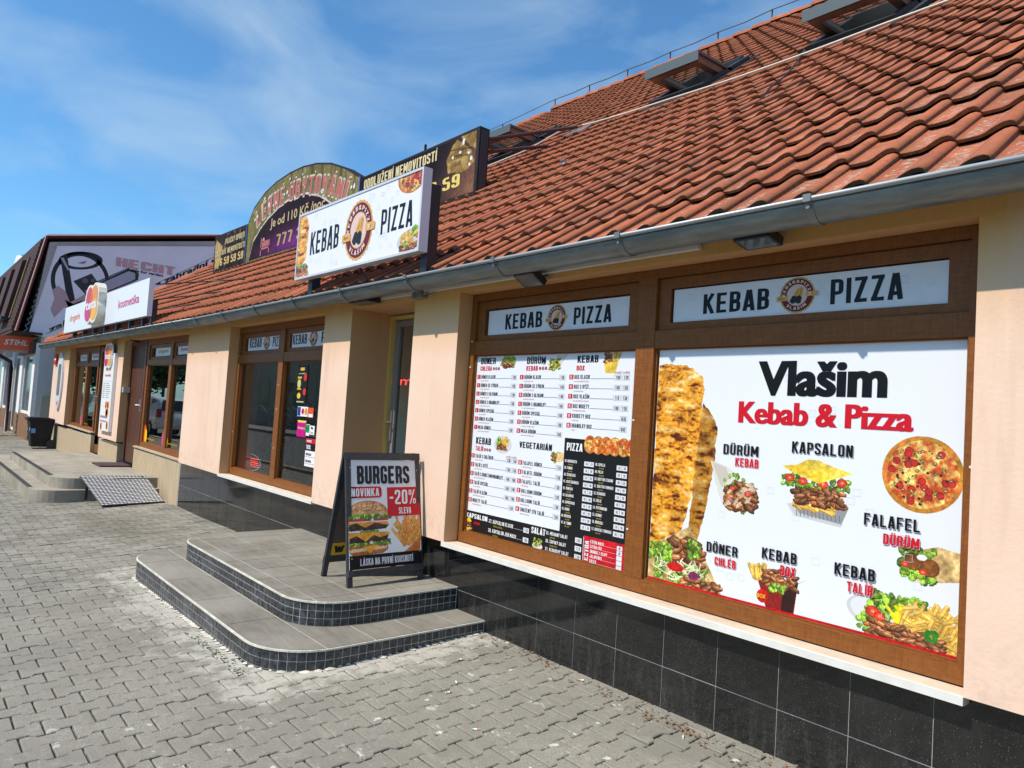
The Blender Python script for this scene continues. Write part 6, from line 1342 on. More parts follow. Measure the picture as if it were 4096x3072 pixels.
stick('card_sticker', 'white strip of payment card logos below the black flyer', -2.74, 1.05, -2.51, 1.145, WH, sub=lambda p: [p.rect(-2.735, 1.055, -2.67, 1.14, (30, 60, 150)), p.ell(-2.62, 1.10, .03, .03, (196, 30, 60), 14), p.ell(-2.55, 1.10, .032, .036, (236, 150, 50), 14)])
stick('round_sticker', 'orange and white oval sticker right of the card logos', -2.50, 1.045, -2.39, 1.14, (232, 90, 40), sub=lambda p: [p.rect(-2.49, 1.05, -2.40, 1.08, WH)])
stick('pink_sticker', 'large magenta delivery sticker with yellow corners', -2.72, .85, -2.52, 1.01, (206, 0, 130), sub=lambda p: [p.poly([(-2.72, 1.01), (-2.52, 1.01), (-2.54, .99), (-2.70, .99)], (240, 220, 90)), p.txt('foodora', -2.70, .925, -2.55, .026, WH)])
stick('green_sticker', 'small green rating sticker reading 4,8', -2.54, .87, -2.445, .98, WH, sub=lambda p: [p.rect(-2.535, .90, -2.45, .975, (30, 150, 80)), p.txt('4,8', -2.52, .925, -2.465, .03, WH)])
stick('white_sticker', 'small white sticker with black cutlery and red writing', -2.44, .885, -2.34, .97, WH, sub=lambda p: [p.poly([(-2.42, .96), (-2.37, .955), (-2.38, .93), (-2.41, .94)], BK), p.rect(-2.42, .905, -2.36, .91, (200, 30, 50)), p.rect(-2.42, .895, -2.36, .899, (200, 30, 50))])
stick('tacos_sheet', 'white black and red sheet reading TACOS at the right edge of the window', -2.50, .58, -2.10, .845, WH, 'flyer', sub=lambda p: [p.rect(-2.5, .80, -2.1, .845, (200, 20, 50)), p.rect(-2.5, .73, -2.1, .80, BK), p.lift(), p.capl('FRANCOUZSKÉ', -2.48, .812, .02, WH), p.capl('TACOS.', -2.485, .745, .04, WH), p.capl('TACOS KLASIK', -2.485, .685, .022, BK), p.capl('TACOS SPECIÁL', -2.485, .62, .022, BK), p.rect(-2.485, .67, -2.2, .673, (200, 60, 80)), p.rect(-2.485, .605, -2.2, .608, (200, 60, 80))])
led = pm('red_led', (.6, .02, .02), .4, emit=(1, .06, .05), es=2.2); ledw = pm('white_led', (.5, .5, .5), .4, emit=(.8, .85, 1), es=.5)
ls = thing('led_open_sign', 'oval led sign of red and white dots standing inside the window corner', 'led sign', (-4.35, .3, .36))
mb = MB(); mb.box((-4.70, .305, .345), (-4.08, .32, .55)); build('board', mb, pm('dark_led_board', (.02, .02, .02), .5), ls)
mb = MB()
for k in range(34): a = 2*math.pi*k/34; x_, z_ = -4.39+.29*math.cos(a), .447+.095*math.sin(a); mb.box((x_-.006, .298, z_-.004), (x_+.006, .304, z_+.004), 1)
for r_ in range(5):
    for k in range(22): 
        if R.random() < .8: x_ = -4.62+k*.0215; z_ = .40+r_*.022; mb.box((x_, .298, z_), (x_+.010, .304, z_+.006))
build('led_dots', mb, [led, ledw], ls, kind='stuff')
ns = thing('neon_name', 'red glowing script Vlašim seen behind the open entrance and window', 'neon sign', (-1.9, 1.9, 1.5))
V_, F_i = font_text('Vlašim', 0, 2); mb = MB(); 
def neon(t, x0, x1, y, z0, h):
    V_, F_i = font_text(t, 0, 3); xs_ = [q[0] for q in V_]; a, b = min(xs_), max(xs_); i = mb.vs([(x0+(q[0]-a)/(b-a)*(x1-x0)+q[1]*h*.25, y, z0+q[1]*h/.686) for q in V_])
    for f in F_i: mb.face([i+k for k in f])
neon('šim', -2.42, -1.98, .9, 1.425, .085); neon('G', -3.35, -3.08, .9, 1.505, .12); build('tube_letters', mb, led, ns)
# plants inside
leafm = pm('dark_leaf', (.035, .075, .025), .45, var=.4, vs=8); potm = pm('clay_pot', (.20, .09, .05), .7); trk = pm('plant_trunk', (.16, .10, .05), .9, var=.3, vs=30); flo = pm('red_blossom', (.45, .02, .03), .6)
def leafm_(mb, o, d, ln, w, droop, m=0):
    d = Vector(d).normalized(); s = d.cross(Vector((0, 0, 1))); s = s.normalized() if s.length > .1 else Vector((1, 0, 0)); prev = None
    for k in range(6):
        t = k/5; p_ = Vector(o)+d*ln*t-Vector((0, 0, droop*ln*t*t)); ww = w*math.sin(math.pi*min(1, .12+t*.88))*.5; i = mb.vs([p_-s*ww, p_+Vector((0, 0, -.2*ww)), p_+s*ww])
        if prev is not None: mb.face((prev, prev+1, i+1, i), m); mb.face((prev+1, prev+2, i+2, i+1), m)
        prev = i
pl_ = thing('palm_plant', 'tall potted yucca with drooping sword leaves behind the kebab window', 'plant', (-4.4, .8, .02))
mb = MB(); mb.tube([(-4.4, .8, .02), (-4.4, .8, .30)], [.12, .16], 14); build('pot', mb, potm, pl_)
mb = MB(); mb.tube([(-4.42, .8, .3), (-4.4, .8, .7), (-4.36, .8, 1.0)], [.045, .04, .03], 8); build('trunk', mb, trk, pl_)
mb = MB()
for k in range(46): a = R.uniform(0, 6.28); e = R.uniform(-.2, 1.2); leafm_(mb, (-4.36, .8, .98+R.uniform(-.08, .05)), (math.cos(a)*math.cos(e), math.sin(a)*math.cos(e), math.sin(e)), R.uniform(.4, .7), .05, R.uniform(.3, .9))
build('leaves', mb, leafm, pl_, kind='stuff')
pf = thing('flower_bunch', 'red dried flowers beside the yucca trunk', 'plant', (-4.3, .7, .6)); mb = MB()
for k in range(26): a = R.uniform(0, 6.28); leafm_(mb, (-4.33, .68, .70+R.uniform(-.05, .3)), (math.cos(a), math.sin(a), R.uniform(-.5, .8)), .12, .035, .3)
build('blossoms', mb, flo, pf, kind='stuff'); mb = MB(); mb.tube([(-4.33, .68, .3), (-4.33, .68, .95)], .008, 5); build('stem', mb, trk, pf)
bs_ = thing('small_bush', 'small grey green artificial bush in the left corner of the kebab window', 'plant', (-4.95, .8, .1)); mb = MB()
for k in range(160): a = R.uniform(0, 6.28); z_ = R.uniform(.25, .75); r_ = .17*(1-(z_-.25)*1.1); leafm_(mb, (-4.95+math.cos(a)*r_*R.random(), .8+math.sin(a)*r_*R.random(), z_), (math.cos(a), math.sin(a), .7), .09, .03, .2)
build('foliage', mb, pm('grey_leaf', (.07, .11, .07), .6, var=.3), bs_, kind='stuff'); mb = MB(); mb.tube([(-4.95, .8, .02), (-4.95, .8, .28)], [.09, .11], 12); build('pot', mb, potm, bs_)
mb = MB(); mb.tube([(-3.0, 1.0, .02), (-2.8, 1.1, .55), (-2.62, 1.0, .02)], .012, 6); mb.tube([(-2.8, 1.1, .55), (-2.8, 1.3, .02)], .012, 6); mb.tube([(-2.8, 1.1, .5), (-2.8, 1.1, 1.2)], .012, 6); tr_ = build('music_stand', mb, blackm, None); tr_['label'] = 'thin black tripod stand inside the kebab window'; tr_['category'] = 'stand'
# ================================================================== flood lights under the eave
def flood(lbl, x, z, y=-.16, w=.17, tilt=.5):
    t = thing('flood_light', lbl, 'floodlight', (x, y, z), 'floodlights under the gutter'); mb = MB(); c, s = math.cos(tilt), math.sin(tilt)
    def q(a, b, d): return (x+a, y+b*c-d*s, z+b*s+d*c)
    i = mb.vs([q(a, b, d) for d in (-.02, .02) for b in (-.06, .06) for a in (-w/2, w/2)])
    for f in ((0, 2, 3, 1), (4, 5, 7, 6), (0, 1, 5, 4), (1, 3, 7, 5), (3, 2, 6, 7), (2, 0, 4, 6)): mb.face([i+k for k in f])
    for k in range(5): a = -w/2+.02+k*(w-.04)/4; j = mb.vs([q(a, -.05, .02), q(a+.006, -.05, .02), q(a+.006, .05, .02), q(a, .05, .02), q(a, -.05, .032), q(a+.006, -.05, .032), q(a+.006, .05, .032), q(a, .05, .032)]); [mb.face([j+v for v in f]) for f in ((4, 5, 6, 7), (0, 1, 5, 4), (1, 2, 6, 5), (2, 3, 7, 6), (3, 0, 4, 7))]
    build('housing', mb, blackm, t); mb = MB(); j = mb.vs([q(-w/2+.012, -.05, -.0205), q(w/2-.012, -.05, -.0205), q(w/2-.012, .05, -.0205), q(-w/2+.012, .05, -.0205)]); mb.face((j, j+1, j+2, j+3)); build('glass', mb, pm('lamp_glass', (.12, .13, .14), .1), t)
    mb = MB(); mb.tube([(x-.05, y+.02, z+.0), (x-.05, -.065, z+.03)], .006, 6); mb.tube([(x+.05, y+.02, z), (x+.05, -.065, z+.03)], .006, 6); build('mount', mb, blackm, t)
flood('floodlight above the KEBAB PIZZA strip left of the mullion', .83, 2.005, tilt=-.5); flood('floodlight under the gutter above the food poster', 2.30, 2.02, tilt=-.15); flood('flat floodlight over the open entrance', -1.13, 2.03, w=.30, tilt=.0); flood('small lamp above the brown drugstore door', -8.98, 2.03, y=.0, tilt=-.3)
mb = MB(); mb.box((-.50, -.12, 2.0), (-.38, -.065, 2.045)); mb.tube([(-.38, -.09, 2.03), (-.33, -.1, 2.035), (-.28, -.09, 2.01), (-.25, -.1, 2.03)], .007, 5); jb = build('junction_box', mb, greym, None); jb['label'] = 'small grey cable junction with loose wire ends above the pillar by the entrance'; jb['category'] = 'junction box'
# ================================================================== cables on the roof
def cable(nm, lbl, pts, r, mat):
    mb = MB(); mb.tube(pts, r, 6); o = build(nm, mb, mat, None); o['label'] = lbl; o['category'] = 'cable'
def smooth(P, n=6):
    out = []
    for k in range(len(P)-1):
        p0, p1, p2, p3 = [Vector(P[min(max(q, 0), len(P)-1)]) for q in (k-1, k, k+1, k+2)]
        for t in [q/n for q in range(n)]: out.append(.5*((2*p1)+(p2-p0)*t+(2*p0-5*p1+4*p2-p3)*t*t+(3*p1-p0-3*p2+p3)*t**3))
    return out+[Vector(P[-1])]
cable('white_cable', 'white cable running across the roof tiles below the roof windows', smooth([rp(x, s, .085) for x, s in ((-2.62, 4.98), (-2.2, 4.78), (-1.6, 4.58), (-.8, 4.40), (0, 4.22), (.8, 4.2), (1.6, 4.33), (2.4, 4.36), (3.6, 4.45), (6, 4.5))]), .010, pm('white_cable', (.58, .55, .46), .6))
cable('white_cable', 'white cable hanging beside the roof window next to the black sign end', smooth([rp(x, s, .07) for x, s in ((-3.42, 5.5), (-3.40, 5.2), (-3.36, 4.6), (-3.6, 4.45), (-4.1, 4.3), (-4.8, 4.2))]), .009, MATS['white_cable'])
cable('black_cable', 'thin black wire hanging down the tiles under the right roof window', smooth([rp(x, s, h) for x, s, h in ((.72, 4.35, .1), (.80, 4.0, .07), (.95, 3.4, .06), (1.02, 3.0, .07), (1.1, 2.6, .05))]), .008, blackm)
mb = MB(); q = rp(-.95, 2.55, .055); mb.tube([q, (q[0], q[1]-.02, q[2]+.03)], .03, 8); o = build('tile_vent', mb, greym, None); o['label'] = 'small grey round knob on a roof tile in the middle of the slope'; o['category'] = 'vent'
# ================================================================== neighbouring houses
wallg = pm('pale_grey_render', (.52, .52, .50), .85, var=.12, vs=1.2, stretch=(1, 1, .4)); brick_m = pm('brown_brick', (.24, .12, .06), .8, var=.25, vs=6); shing = pm('brown_shingle', (.055, .022, .018), .8, var=.3, vs=5); dred = pm('dark_red_flashing', (.10, .02, .02), .5)
nb = thing('garden_shop_building', 'pale neighbouring building with brown mansard roof and a big banner on its gable', 'building', (-26, 4, -.2))
gx = -17.9
gab = [(-.13, -.4), (-.13, 2.54), (-.40, 2.56), (-.15, 4.95), (4.0, 5.86), (8.0, 6.0), (12.1, 5.0), (12.3, 2.4), (12.3, -.4)]
mb = MB(); mb.prism([(gx, y, z) for y, z in gab], (-16, 0, 0)); build('wall', mb, wallg, nb)
mb = MB(); prev = None
for (ya, za), (yb, zb2) in zip([(-.68, 2.52), (-.20, 5.02), (4.0, 5.95), (8.0, 6.1)], [(-.20, 5.02), (4.0, 5.95), (8.0, 6.1), (12.3, 5.0)]):
    d = Vector((yb-ya, zb2-za)).normalized(); n = Vector((-d.y, d.x))*.10; mb.prism([(gx+.12, ya, za), (gx+.12, yb, zb2), (gx+.12, yb+n.x, zb2+n.y), (gx+.12, ya+n.x, za+n.y)], (-16.3, 0, 0))
rf = build('roof', mb, shing, nb)
mb = MB(); mb.tube([(gx+.14, -.70, 2.54), (gx+.14, -.25, 5.06), (gx+.14, 4.0, 6.0)], .045, 6); build('verge_flashing', mb, dred, nb)
for k in range(22):
    z_ = 2.58+k*.11; mb = MB(); y_ = -.70+.5*(z_-2.4)/2.62; mb.box((gx-16, y_-.125, z_), (gx+.10, y_-.095, z_+.09)); build('shingle_row', mb, shing, rf)
pm('far_window', (.03, .04, .05), .1); och = pm('ochre_reveal', (.22, .13, .05), .8, var=.3, vs=8)
for x_ in (-19.2, -21.4, -23.6, -27.6, -29.8):
    mb = MB(); mb.prism([(x_, -.84, 2.98), (x_, -.56, 4.55), (x_, -.40, 4.60), (x_, -.30, 4.40), (x_, -.60, 2.98)], (-1.15, 0, 0)); dm_ = build('dormer', mb, shing, nb)
    mb = MB(); mb.prism([(x_+.30, -.76, 2.95), (x_+.30, -.46, 4.62), (x_+.30, -.30, 4.62), (x_+.30, -.58, 2.95)], (-.16, 0, 0)); build('dormer_cheek', mb, och, dm_)
    mb = MB(); mb.box((x_-1.25, -.92, 2.90), (x_+.1, -.66, 2.975)); build('dormer_sill', mb, blackm, dm_)
mb = MB(); mb.prism([(-26.1+.85*math.cos(a), -.02, 4.85+.85*math.sin(a)) for a in [math.pi*k/14 for k in range(15)]]+[(-26.95, -.25, 4.2), (-26.1, -.35, 3.6), (-25.25, -.25, 4.2)], (0, .12, 0)); build('arched_parapet', mb, pm('white_render', (.74, .74, .73), .8, var=.06), nb)
mb = MB(); mb.prism([(-26.1+.9*math.cos(a), .11, 4.85+.9*math.sin(a)) for a in [math.pi*k/14 for k in range(15)]], (0, 1.6, .1)); build('arched_dormer_roof', mb, greym, nb)
# street front: pilasters, windows, brick dado
x_ = gx-.02; front = [(-17.92, -18.35, 'p'), (-18.35, -20.2, 'w'), (-20.2, -20.75, 'p'), (-20.75, -22.1, 'd'), (-22.1, -22.6, 'p'), (-22.6, -24.6, 'w'), (-24.6, -25.1, 'p'), (-25.1, -27.5, 'w'), (-27.5, -28, 'p'), (-28, -30.5, 'w'), (-30.5, -31, 'p')]
for a, b, t in front:
    if t == 'p': mb = MB(); mb.box((b, -.22, .38), (a, -.131, 2.30)); build('pilaster', mb, MATS['white_render'], nb)
    mb = MB()
    if t != 'd': mb.box((b, -.24 if t == 'p' else -.20, -.4), (a, -.131, .38)); bk = build('brick_dado', mb, pm('brick_mortar', (.30, .22, .15), .9), nb)
    if t != 'd':
        m_ = MB(); bl_, bh = .25, .075; r = 0; z_ = -.32
        while z_ < .36:
            xx_ = a-(.125 if r % 2 else 0)
            while xx_ > b+.02: y_ = (-.24 if t == 'p' else -.20); m_.box((max(xx_-bl_+.012, b), y_-.008, z_), (xx_, y_-.0005, z_+bh-.012)); xx_ -= bl_
            z_ += bh; r += 1
        build('bricks', m_, brick_m, nb, kind='stuff')
    if t in 'wd':
        mb = MB(); z0_ = .42 if t == 'w' else -.15
        mb.box((b+.05, -.17, z0_), (b+.12, -.131, 2.05)); mb.box((a-.12, -.17, z0_), (a-.05, -.131, 2.05)); mb.box((b+.12, -.17, 1.98), (a-.12, -.131, 2.05)); mb.box((b+.12, -.17, z0_), (a-.12, -.131, z0_+.07)); sw = build('window' if t == 'w' else 'door', mb, MATS['white_render'], nb)
        mb = MB(); mb.poly([(b+.12, -.14, z0_+.07), (a-.12, -.14, z0_+.07), (a-.12, -.14, 1.98), (b+.12, -.14, 1.98)]); build('pane', mb, MATS['far_window'], sw)
mb = MB(); mb.box((-20.5, -.30, 2.02), (-17.95, -.24, 2.30)); build('sign_board', mb, pm('brown_board', (.07, .03, .025), .6), nb)
mb = MB(); mb.box((-33, -.78, 2.50), (-17.8, -.13, 2.56)); build('eave_soffit', mb, shing, nb)
mb = MB(); mb.tube([(-21.9, -.82, 2.32), (-21.9, -.75, 2.10), (-21.9, -.32, 1.86), (-21.9, -.30, 1.70), (-21.9, -.30, -.25)], .055, 10); build('downpipe', mb, pm('dark_brown_pipe', (.035, .014, .012), .45), nb)
mb = MB(); mb.box((-17.87, -.02, .0), (-17.85, .18, .95)); build('meter_door', mb, pm('beige_panel', (.42, .38, .30), .7), nb)
n2 = thing('far_house', 'far house with dark mansard roof and white front beyond the garden shop', 'building', (-42, 4, -.2))
mb = MB(); mb.box((-52, -.1, -.4), (-34, 10, 2.5)); build('wall', mb, MATS['white_render'], n2)
mb = MB(); mb.prism([(-34, y, z) for y, z in ((-.7, 2.4), (-.1, 4.6), (5, 5.6), (10.5, 4.6), (10.8, 2.4))], (-18, 0, 0)); build('roof', mb, shing, n2)
for k in range(6):
    mb = MB(); mb.box((-36.2-k*2.8, -.14, .4), (-34.8-k*2.8, -.101, 2.0)); build('window', mb, MATS['far_window'], n2)
# banner on the gable, facing us
bx0 = gx+.02; FU, FV, FN = (0, 1, 0), (0, 0, 1), (1, 0, 0)
ban = thing('gable_banner', 'big grey white banner with a chainsaw picture lashed to the gable wall', 'banner', (bx0, 2, 2.5))
bp_ = [(-.42, 2.52), (.02, 4.88), (4.1, 5.72), (5.6, 5.8), (5.6, 2.42), (.02, 2.44)]
mb = MB(); mb.prism([(bx0, y, z) for y, z in bp_], (.006, 0, 0)); build('sheet', mb, pm('banner_white', (.82, .85, .90), .6, var=.05, vs=1.5, bump=.3, bs=3), ban)
def Bz(y, z): return (y, z)
p = Print((bx0+.0065, 0, 0), FU, FV, FN, base=.001, step=.001)
DG = (48, 50, 58); LGY = (188, 188, 198)
def ring(cx, cy, rx, ry, t, c, a0, a1, n=22, rot=0):
    P_o, P_i = [], []
    for k in range(n+1):
        a = a0+(a1-a0)*k/n; 
        for r_, L_ in ((1, P_o), (1-t, P_i)): xx, yy = rx*r_*math.cos(a), ry*r_*math.sin(a); L_.append((cx+xx*math.cos(rot)-yy*math.sin(rot), cy+xx*math.sin(rot)+yy*math.cos(rot)))
    for k in range(n): p.poly([P_o[k], P_o[k+1], P_i[k+1], P_i[k]], c)
ring(.62, 4.05, .68, .78, .14, DG, .2, 3.6); ring(.58, 4.60, .52, .24, .26, DG, 0, 6.283, rot=.22); p.lift()
p.poly([(.10, 4.62), (.25, 4.70), (.42, 3.95), (.55, 3.45), (.36, 3.42), (.26, 3.9)], DG); p.poly([(.45, 4.02), (.85, 4.30), (1.05, 4.05), (.75, 3.72)], (62, 60, 66)); p.lift()
p.poly([(.12, 4.58), (.18, 4.60), (.34, 4.3), (.30, 4.28)], LGY); p.poly([(.5, 4.52), (.62, 4.58), (.72, 4.62), (.66, 4.52)], (150, 150, 160)); p.ell(.72, 4.08, .07, .07, (110, 108, 114), 12); p.ell(.90, 4.12, .05, .05, (110, 108, 114), 12); p.lift()
p.poly([(.0, 3.70), (.12, 3.85), (.30, 3.72), (.42, 3.45), (.75, 3.72), (.80, 3.40), (.55, 3.25), (.3, 3.3), (.1, 3.0), (.0, 3.2), (.06, 3.5)], (206, 176, 178)); p.poly([(.30, 3.5), (.5, 3.42), (.7, 3.55), (.62, 3.3), (.4, 3.3)], (190, 190, 200)); p.lift()
bar = [(.70, 3.84), (1.72, 4.58), (1.86, 4.60), (1.97, 4.50), (1.96, 4.33), (1.84, 4.22), (.80, 3.56)]
p.poly([(y+(.03 if y > 1.9 else 0), z) for y, z in bar], (60, 60, 66)); p.lift(); p.poly([(.74, 3.82), (1.74, 4.53), (1.90, 4.50), (1.92, 4.34), (1.82, 4.26), (.82, 3.60)], (184, 186, 198)); p.lift()
for k in range(28): t = k/27; y_, z_ = .70+1.05*t, 3.86+.74*t; p.poly([(y_, z_), (y_+.03, z_+.022), (y_+.02, z_+.06), (y_-.01, z_+.04)], (70, 70, 76))
p.lift(); 
def slant(t, y0, z0, y1, z1, h, c, fn='txt', off=.03):
    """text along a rising line"""
    V_, F_i = font_text(t, off, 2); xs_ = [q[0] for q in V_]; a, b = min(xs_), max(xs_); m_ = p.mi(c); i = p.mb.vs([p.P(y0+(q[0]-a)/(b-a)*(y1-y0), z0+(q[0]-a)/(b-a)*(z1-z0)+q[1]*h/.686, p.h) for q in V_])
    for f in F_i: p.mb.face([i+k_ for k_ in f], m_)
p.cap('HECHT', 1.42, 4.62, 2.92, 4.86, (216, 172, 174), bold=1.25); slant('made for garden', 1.70, 4.54, 2.62, 4.53, .07, (26, 26, 30)); slant('Hecht', 1.02, 3.83, 1.50, 4.12, .13, (206, 170, 176), off=.02)
slant('zahradní technika • zahradní nářadí', .0, 2.58, 4.75, 5.70, .16, (22, 22, 26), off=.03)
p.done('print', ban)
mb = MB(); pts_ = []
for k in range(30):
    t = k/29; pts_.append((bx0+.02, -.52+.47*t+(.05 if k % 2 else -.02), 2.55+2.33*t))
mb.tube(pts_, .008, 4); pts_ = []
for k in range(44): t = k/43; pts_.append((bx0+.02, .02+4.3*t, 4.91+.86*t+(.05 if k % 2 else -.01)))
mb.tube(pts_, .008, 4); build('lashing', mb, pm('white_rope', (.55, .55, .55), .7), ban)
# red box sign reading STIHL hung out over the pavement
st = thing('projecting_sign', 'orange red box sign reading STIHL projecting from the garden shop', 'sign', (-18.5, -.55, 2.1)); sx = -18.45
mb = MB(); mb.prism([(sx, -.99, 2.075), (sx, -.225, 2.105), (sx, -.225, 2.462), (sx, -.99, 2.43)], (-.16, 0, 0)); build('front_box', mb, pm('signal_orange', (.72, .11, .03), .4), st)
mb = MB(); mb.prism([(sx-.17, -1.02, 2.03), (sx-.17, -.16, 2.05), (sx-.17, -.16, 2.40), (sx-.17, -1.02, 2.40)], (-.12, 0, 0)); build('rear_box', mb, pm('pale_grey_box', (.42, .43, .46), .5), st)
mb = MB(); mb.box((sx-.15, -.15, 2.0), (sx-.1, -.13, 2.5)); mb.tube([(sx-.12, -.22, 2.4), (sx-.12, -.13, 2.4)], .02, 6); mb.tube([(sx-.12, -.22, 2.15), (sx-.12, -.13, 2.15)], .02, 6); build('bracket', mb, greym, st)
p = Print((sx+.0005, 0, 0), FU, FV, FN, base=.001); V_, F_i = font_text('STIHL', .02, 2); xs_ = [q[0] for q in V_]; a, b = min(xs_), max(xs_); m_ = p.mi(WH); i = p.mb.vs([p.P(-.86+(q[0]-a)/(b-a)*.50+q[1]*.05, 2.205+(q[0]-a)/(b-a)*.02+q[1]*.14/.686, p.h) for q in V_])
for f in F_i: p.mb.face([i+k_ for k_ in f], m_)
p.done('lettering', st)
# ================================================================== small litter
butt = MB(); butt.tube([(0, 0, 0), (.011, 0, 0)], .004, 8, 0); butt.tube([(.011, 0, 0), (.034, 0, 0)], .0038, 8, 1); bm_ = mesh_only('cigarette_butt', butt, [pm('filter_orange', (.62, .28, .06), .8), pm('paper_white', (.8, .8, .78), .8)])
spots = [(.96, -.62, 'cigarette butt nearest the right end of the lower step'), (1.06, -.72, 'cigarette butt with white end on the paving right of the steps'), (.74, -.40, 'cigarette butt lying close to the socle'), (1.46, -.86, 'cigarette butt among white spots in the middle paving'), (-1.45, -2.15, 'lone cigarette butt on the left paving'), (2.05, -.16, 'cigarette butt beside the dry leaves at the wall'), (1.33, -.09, 'bent cigarette butt against the black wall')]
for x_, y_, lb in spots:
    o = inst('cigarette_butt', bm_, Matrix.Translation((x_, y_, gz(x_, y_)+.005)) @ Matrix.Rotation(R.uniform(0, 6.28), 4, 'Z'), None); o['label'] = lb; o['category'] = 'cigarette butt'; o['group'] = 'cigarette butts on the pavement'
dry = pm('dry_leaf', (.13, .06, .028), .9, col2=(.26, .15, .07), vs=40); green = pm('weed_green', (.045, .07, .02), .8, var=.4, vs=20)
mb = MB()
def curl(x, y, z, s, m=0):
    a, e = R.uniform(0, 6.28), R.uniform(-.3, .8); d = Vector((math.cos(a), math.sin(a), 0)); u_ = Vector((-d.y, d.x, 0)); p_ = Vector((x, y, z)); w = s*.28; i = mb.vs([p_-u_*w, p_+u_*w, p_+d*s*.5+u_*w+Vector((0, 0, s*.35*e)), p_+d*s*.5-u_*w+Vector((0, 0, s*.3)), p_+d*s+Vector((0, 0, s*.1))]); mb.face((i, i+1, i+2, i+3), m); mb.face((i+3, i+2, i+4), m)
for cx_, cy_, n_, sp_ in [(a_, b_, int(c_*.55), d_) for a_, b_, c_, d_ in ((.55, -.05, 26, .05), (.85, -.04, 90, .10), (1.05, -.05, 30, .05), (1.55, -.10, 40, .06), (1.78, -.12, 60, .08), (2.0, -.10, 70, .07), (2.15, -.12, 40, .08), (2.35, -.16, 26, .06), (1.3, -.14, 16, .08), (.30, -.40, 14, .05), (.50, -.30, 12, .06), (2.5, -.05, 30, .1), (-9.8, -1.5, 40, .12), (-6.5, -.9, 20, .1))]:
    for k in range(n_): x_, y_ = cx_+R.gauss(0, sp_), min(-.012, cy_+R.gauss(0, sp_*.5)); curl(x_, y_, gz(x_, y_)+R.uniform(.0, .012), R.uniform(.006, .022))
for k in range(110): x_, y_ = R.uniform(.4, 2.6), -abs(R.gauss(0, .12))-.01; curl(x_, y_, gz(x_, y_)+.003, R.uniform(.003, .009))
build('dry_leaves', mb, dry, None, kind='stuff')['label'] = 'curled dry brown leaves and crumbs along the black wall'
mb = MB()
for k in range(420):
    j = R.randrange(-1, 16); r_ = R.randrange(-40, 8); x_ = X0+r_*PP+R.choice((-PP/2, PP/2, R.uniform(-PP/2, PP/2))); y_ = Y0+PL/2+(PL/2 if r_ % 2 else 0)-(j-4)*PL+R.gauss(0, .004)
    if R.random() > math.exp(-abs(x_-0)*.35) or (-2.5 < x_ < .45 and y_ > -1.42) or y_ > -.3: continue
    for q in range(R.randrange(8, 30)): curl(x_+R.gauss(0, .02), y_+R.gauss(0, .003), gz(x_, y_)-.008, R.uniform(.005, .013))
for q in range(160): x_ = R.uniform(-.6, .25); curl(x_, -1.43-R.random()*.05-abs(x_)*.02, gz(x_, -1.4)-.002, R.uniform(.006, .018))
build('joint_weeds', mb, green, None, kind='stuff')['label'] = 'tiny green weeds and moss in the paving joints'
# ================================================================== far side of the street, seen in the glass
crownm = pm('tree_foliage', (.035, .075, .018), .7, var=.5, vs=2.5); barkm = pm('bark', (.09, .065, .045), .9, var=.3)
def tree(lbl, x, y, h, r, n=900):
    t = thing('street_tree', lbl, 'tree', (x, y, -.4), 'trees on the far side of the street'); mb = MB(); mb.tube([(x, y, -.4), (x+.05, y, h*.35), (x, y+.1, h*.7)], [.16, .12, .05], 8)
    for k in range(4): a = k*1.6; mb.tube([(x, y, h*.35), (x+math.cos(a)*r*.6, y+math.sin(a)*r*.6, h*.65)], [.06, .02], 6)
    build('trunk', mb, barkm, t); mb = MB()
    cl = [(R.gauss(0, r*.45), R.gauss(0, r*.45), h*.65+R.gauss(0, h*.16)) for _ in range(16)]
    for k in range(n):
        c = cl[k % 16]; px, py, pz_ = x+c[0]+R.gauss(0, r*.2), y+c[1]+R.gauss(0, r*.2), c[2]+R.gauss(0, r*.18); s = R.uniform(.2, .42); a, b = R.uniform(0, 6.28), R.uniform(0, 3.14)
        u_ = Vector((math.cos(a), math.sin(a), 0)); v_ = Vector((-math.sin(a)*math.cos(b), math.cos(a)*math.cos(b), math.sin(b))); P0_ = Vector((px, py, pz_)); mb.poly([P0_-u_*s, P0_-v_*s*.6, P0_+u_*s, P0_+v_*s*.6])
    build('crown', mb, crownm, t)
for k, (x_, lb) in enumerate(((-96, 'farthest'), (-90, 'second farthest'), (-84, 'third farthest'), (-78, 'fourth farthest'), (-72, 'bushy'), (-66, 'broad'), (-60, 'round'), (-54, 'leaning'), (-14, 'tall'), (-6, 'slender'), (3, 'young'))):
    tree('%s green tree of the row behind the railings across the street' % lb, x_, -15.5-R.random()*2, 4.6+R.random()*1.6, 2.4+R.random()*.6, 1000)
fc = thing('street_fence', 'long low wall with pale arched railings across the street', 'fence', (-20, -14.2, -.3)); mb = MB(); mb.box((-97, -14.35, -.45), (20, -14.1, .35)); build('low_wall', mb, pm('fence_wall', (.30, .28, .25), .9, var=.2), fc)
rl = MB(); rail_m = pm('pale_railing', (.45, .48, .46), .5); rl.tube([(0, 0, .4), (.6, 0, .78), (1.2, 0, .9), (1.8, 0, .78), (2.4, 0, .4)], .02, 5); 
for k in range(11): x_ = .12+k*.22; rl.tube([(x_, 0, .35-.0), (x_, 0, .42+.48*math.sin(math.pi*x_/2.4))], .012, 4)
rl_ = mesh_only('railing', rl, [rail_m])
for k in range(48): inst('railing', rl_, Matrix.Translation((-96+k*2.4, -14.2, 0)), fc)
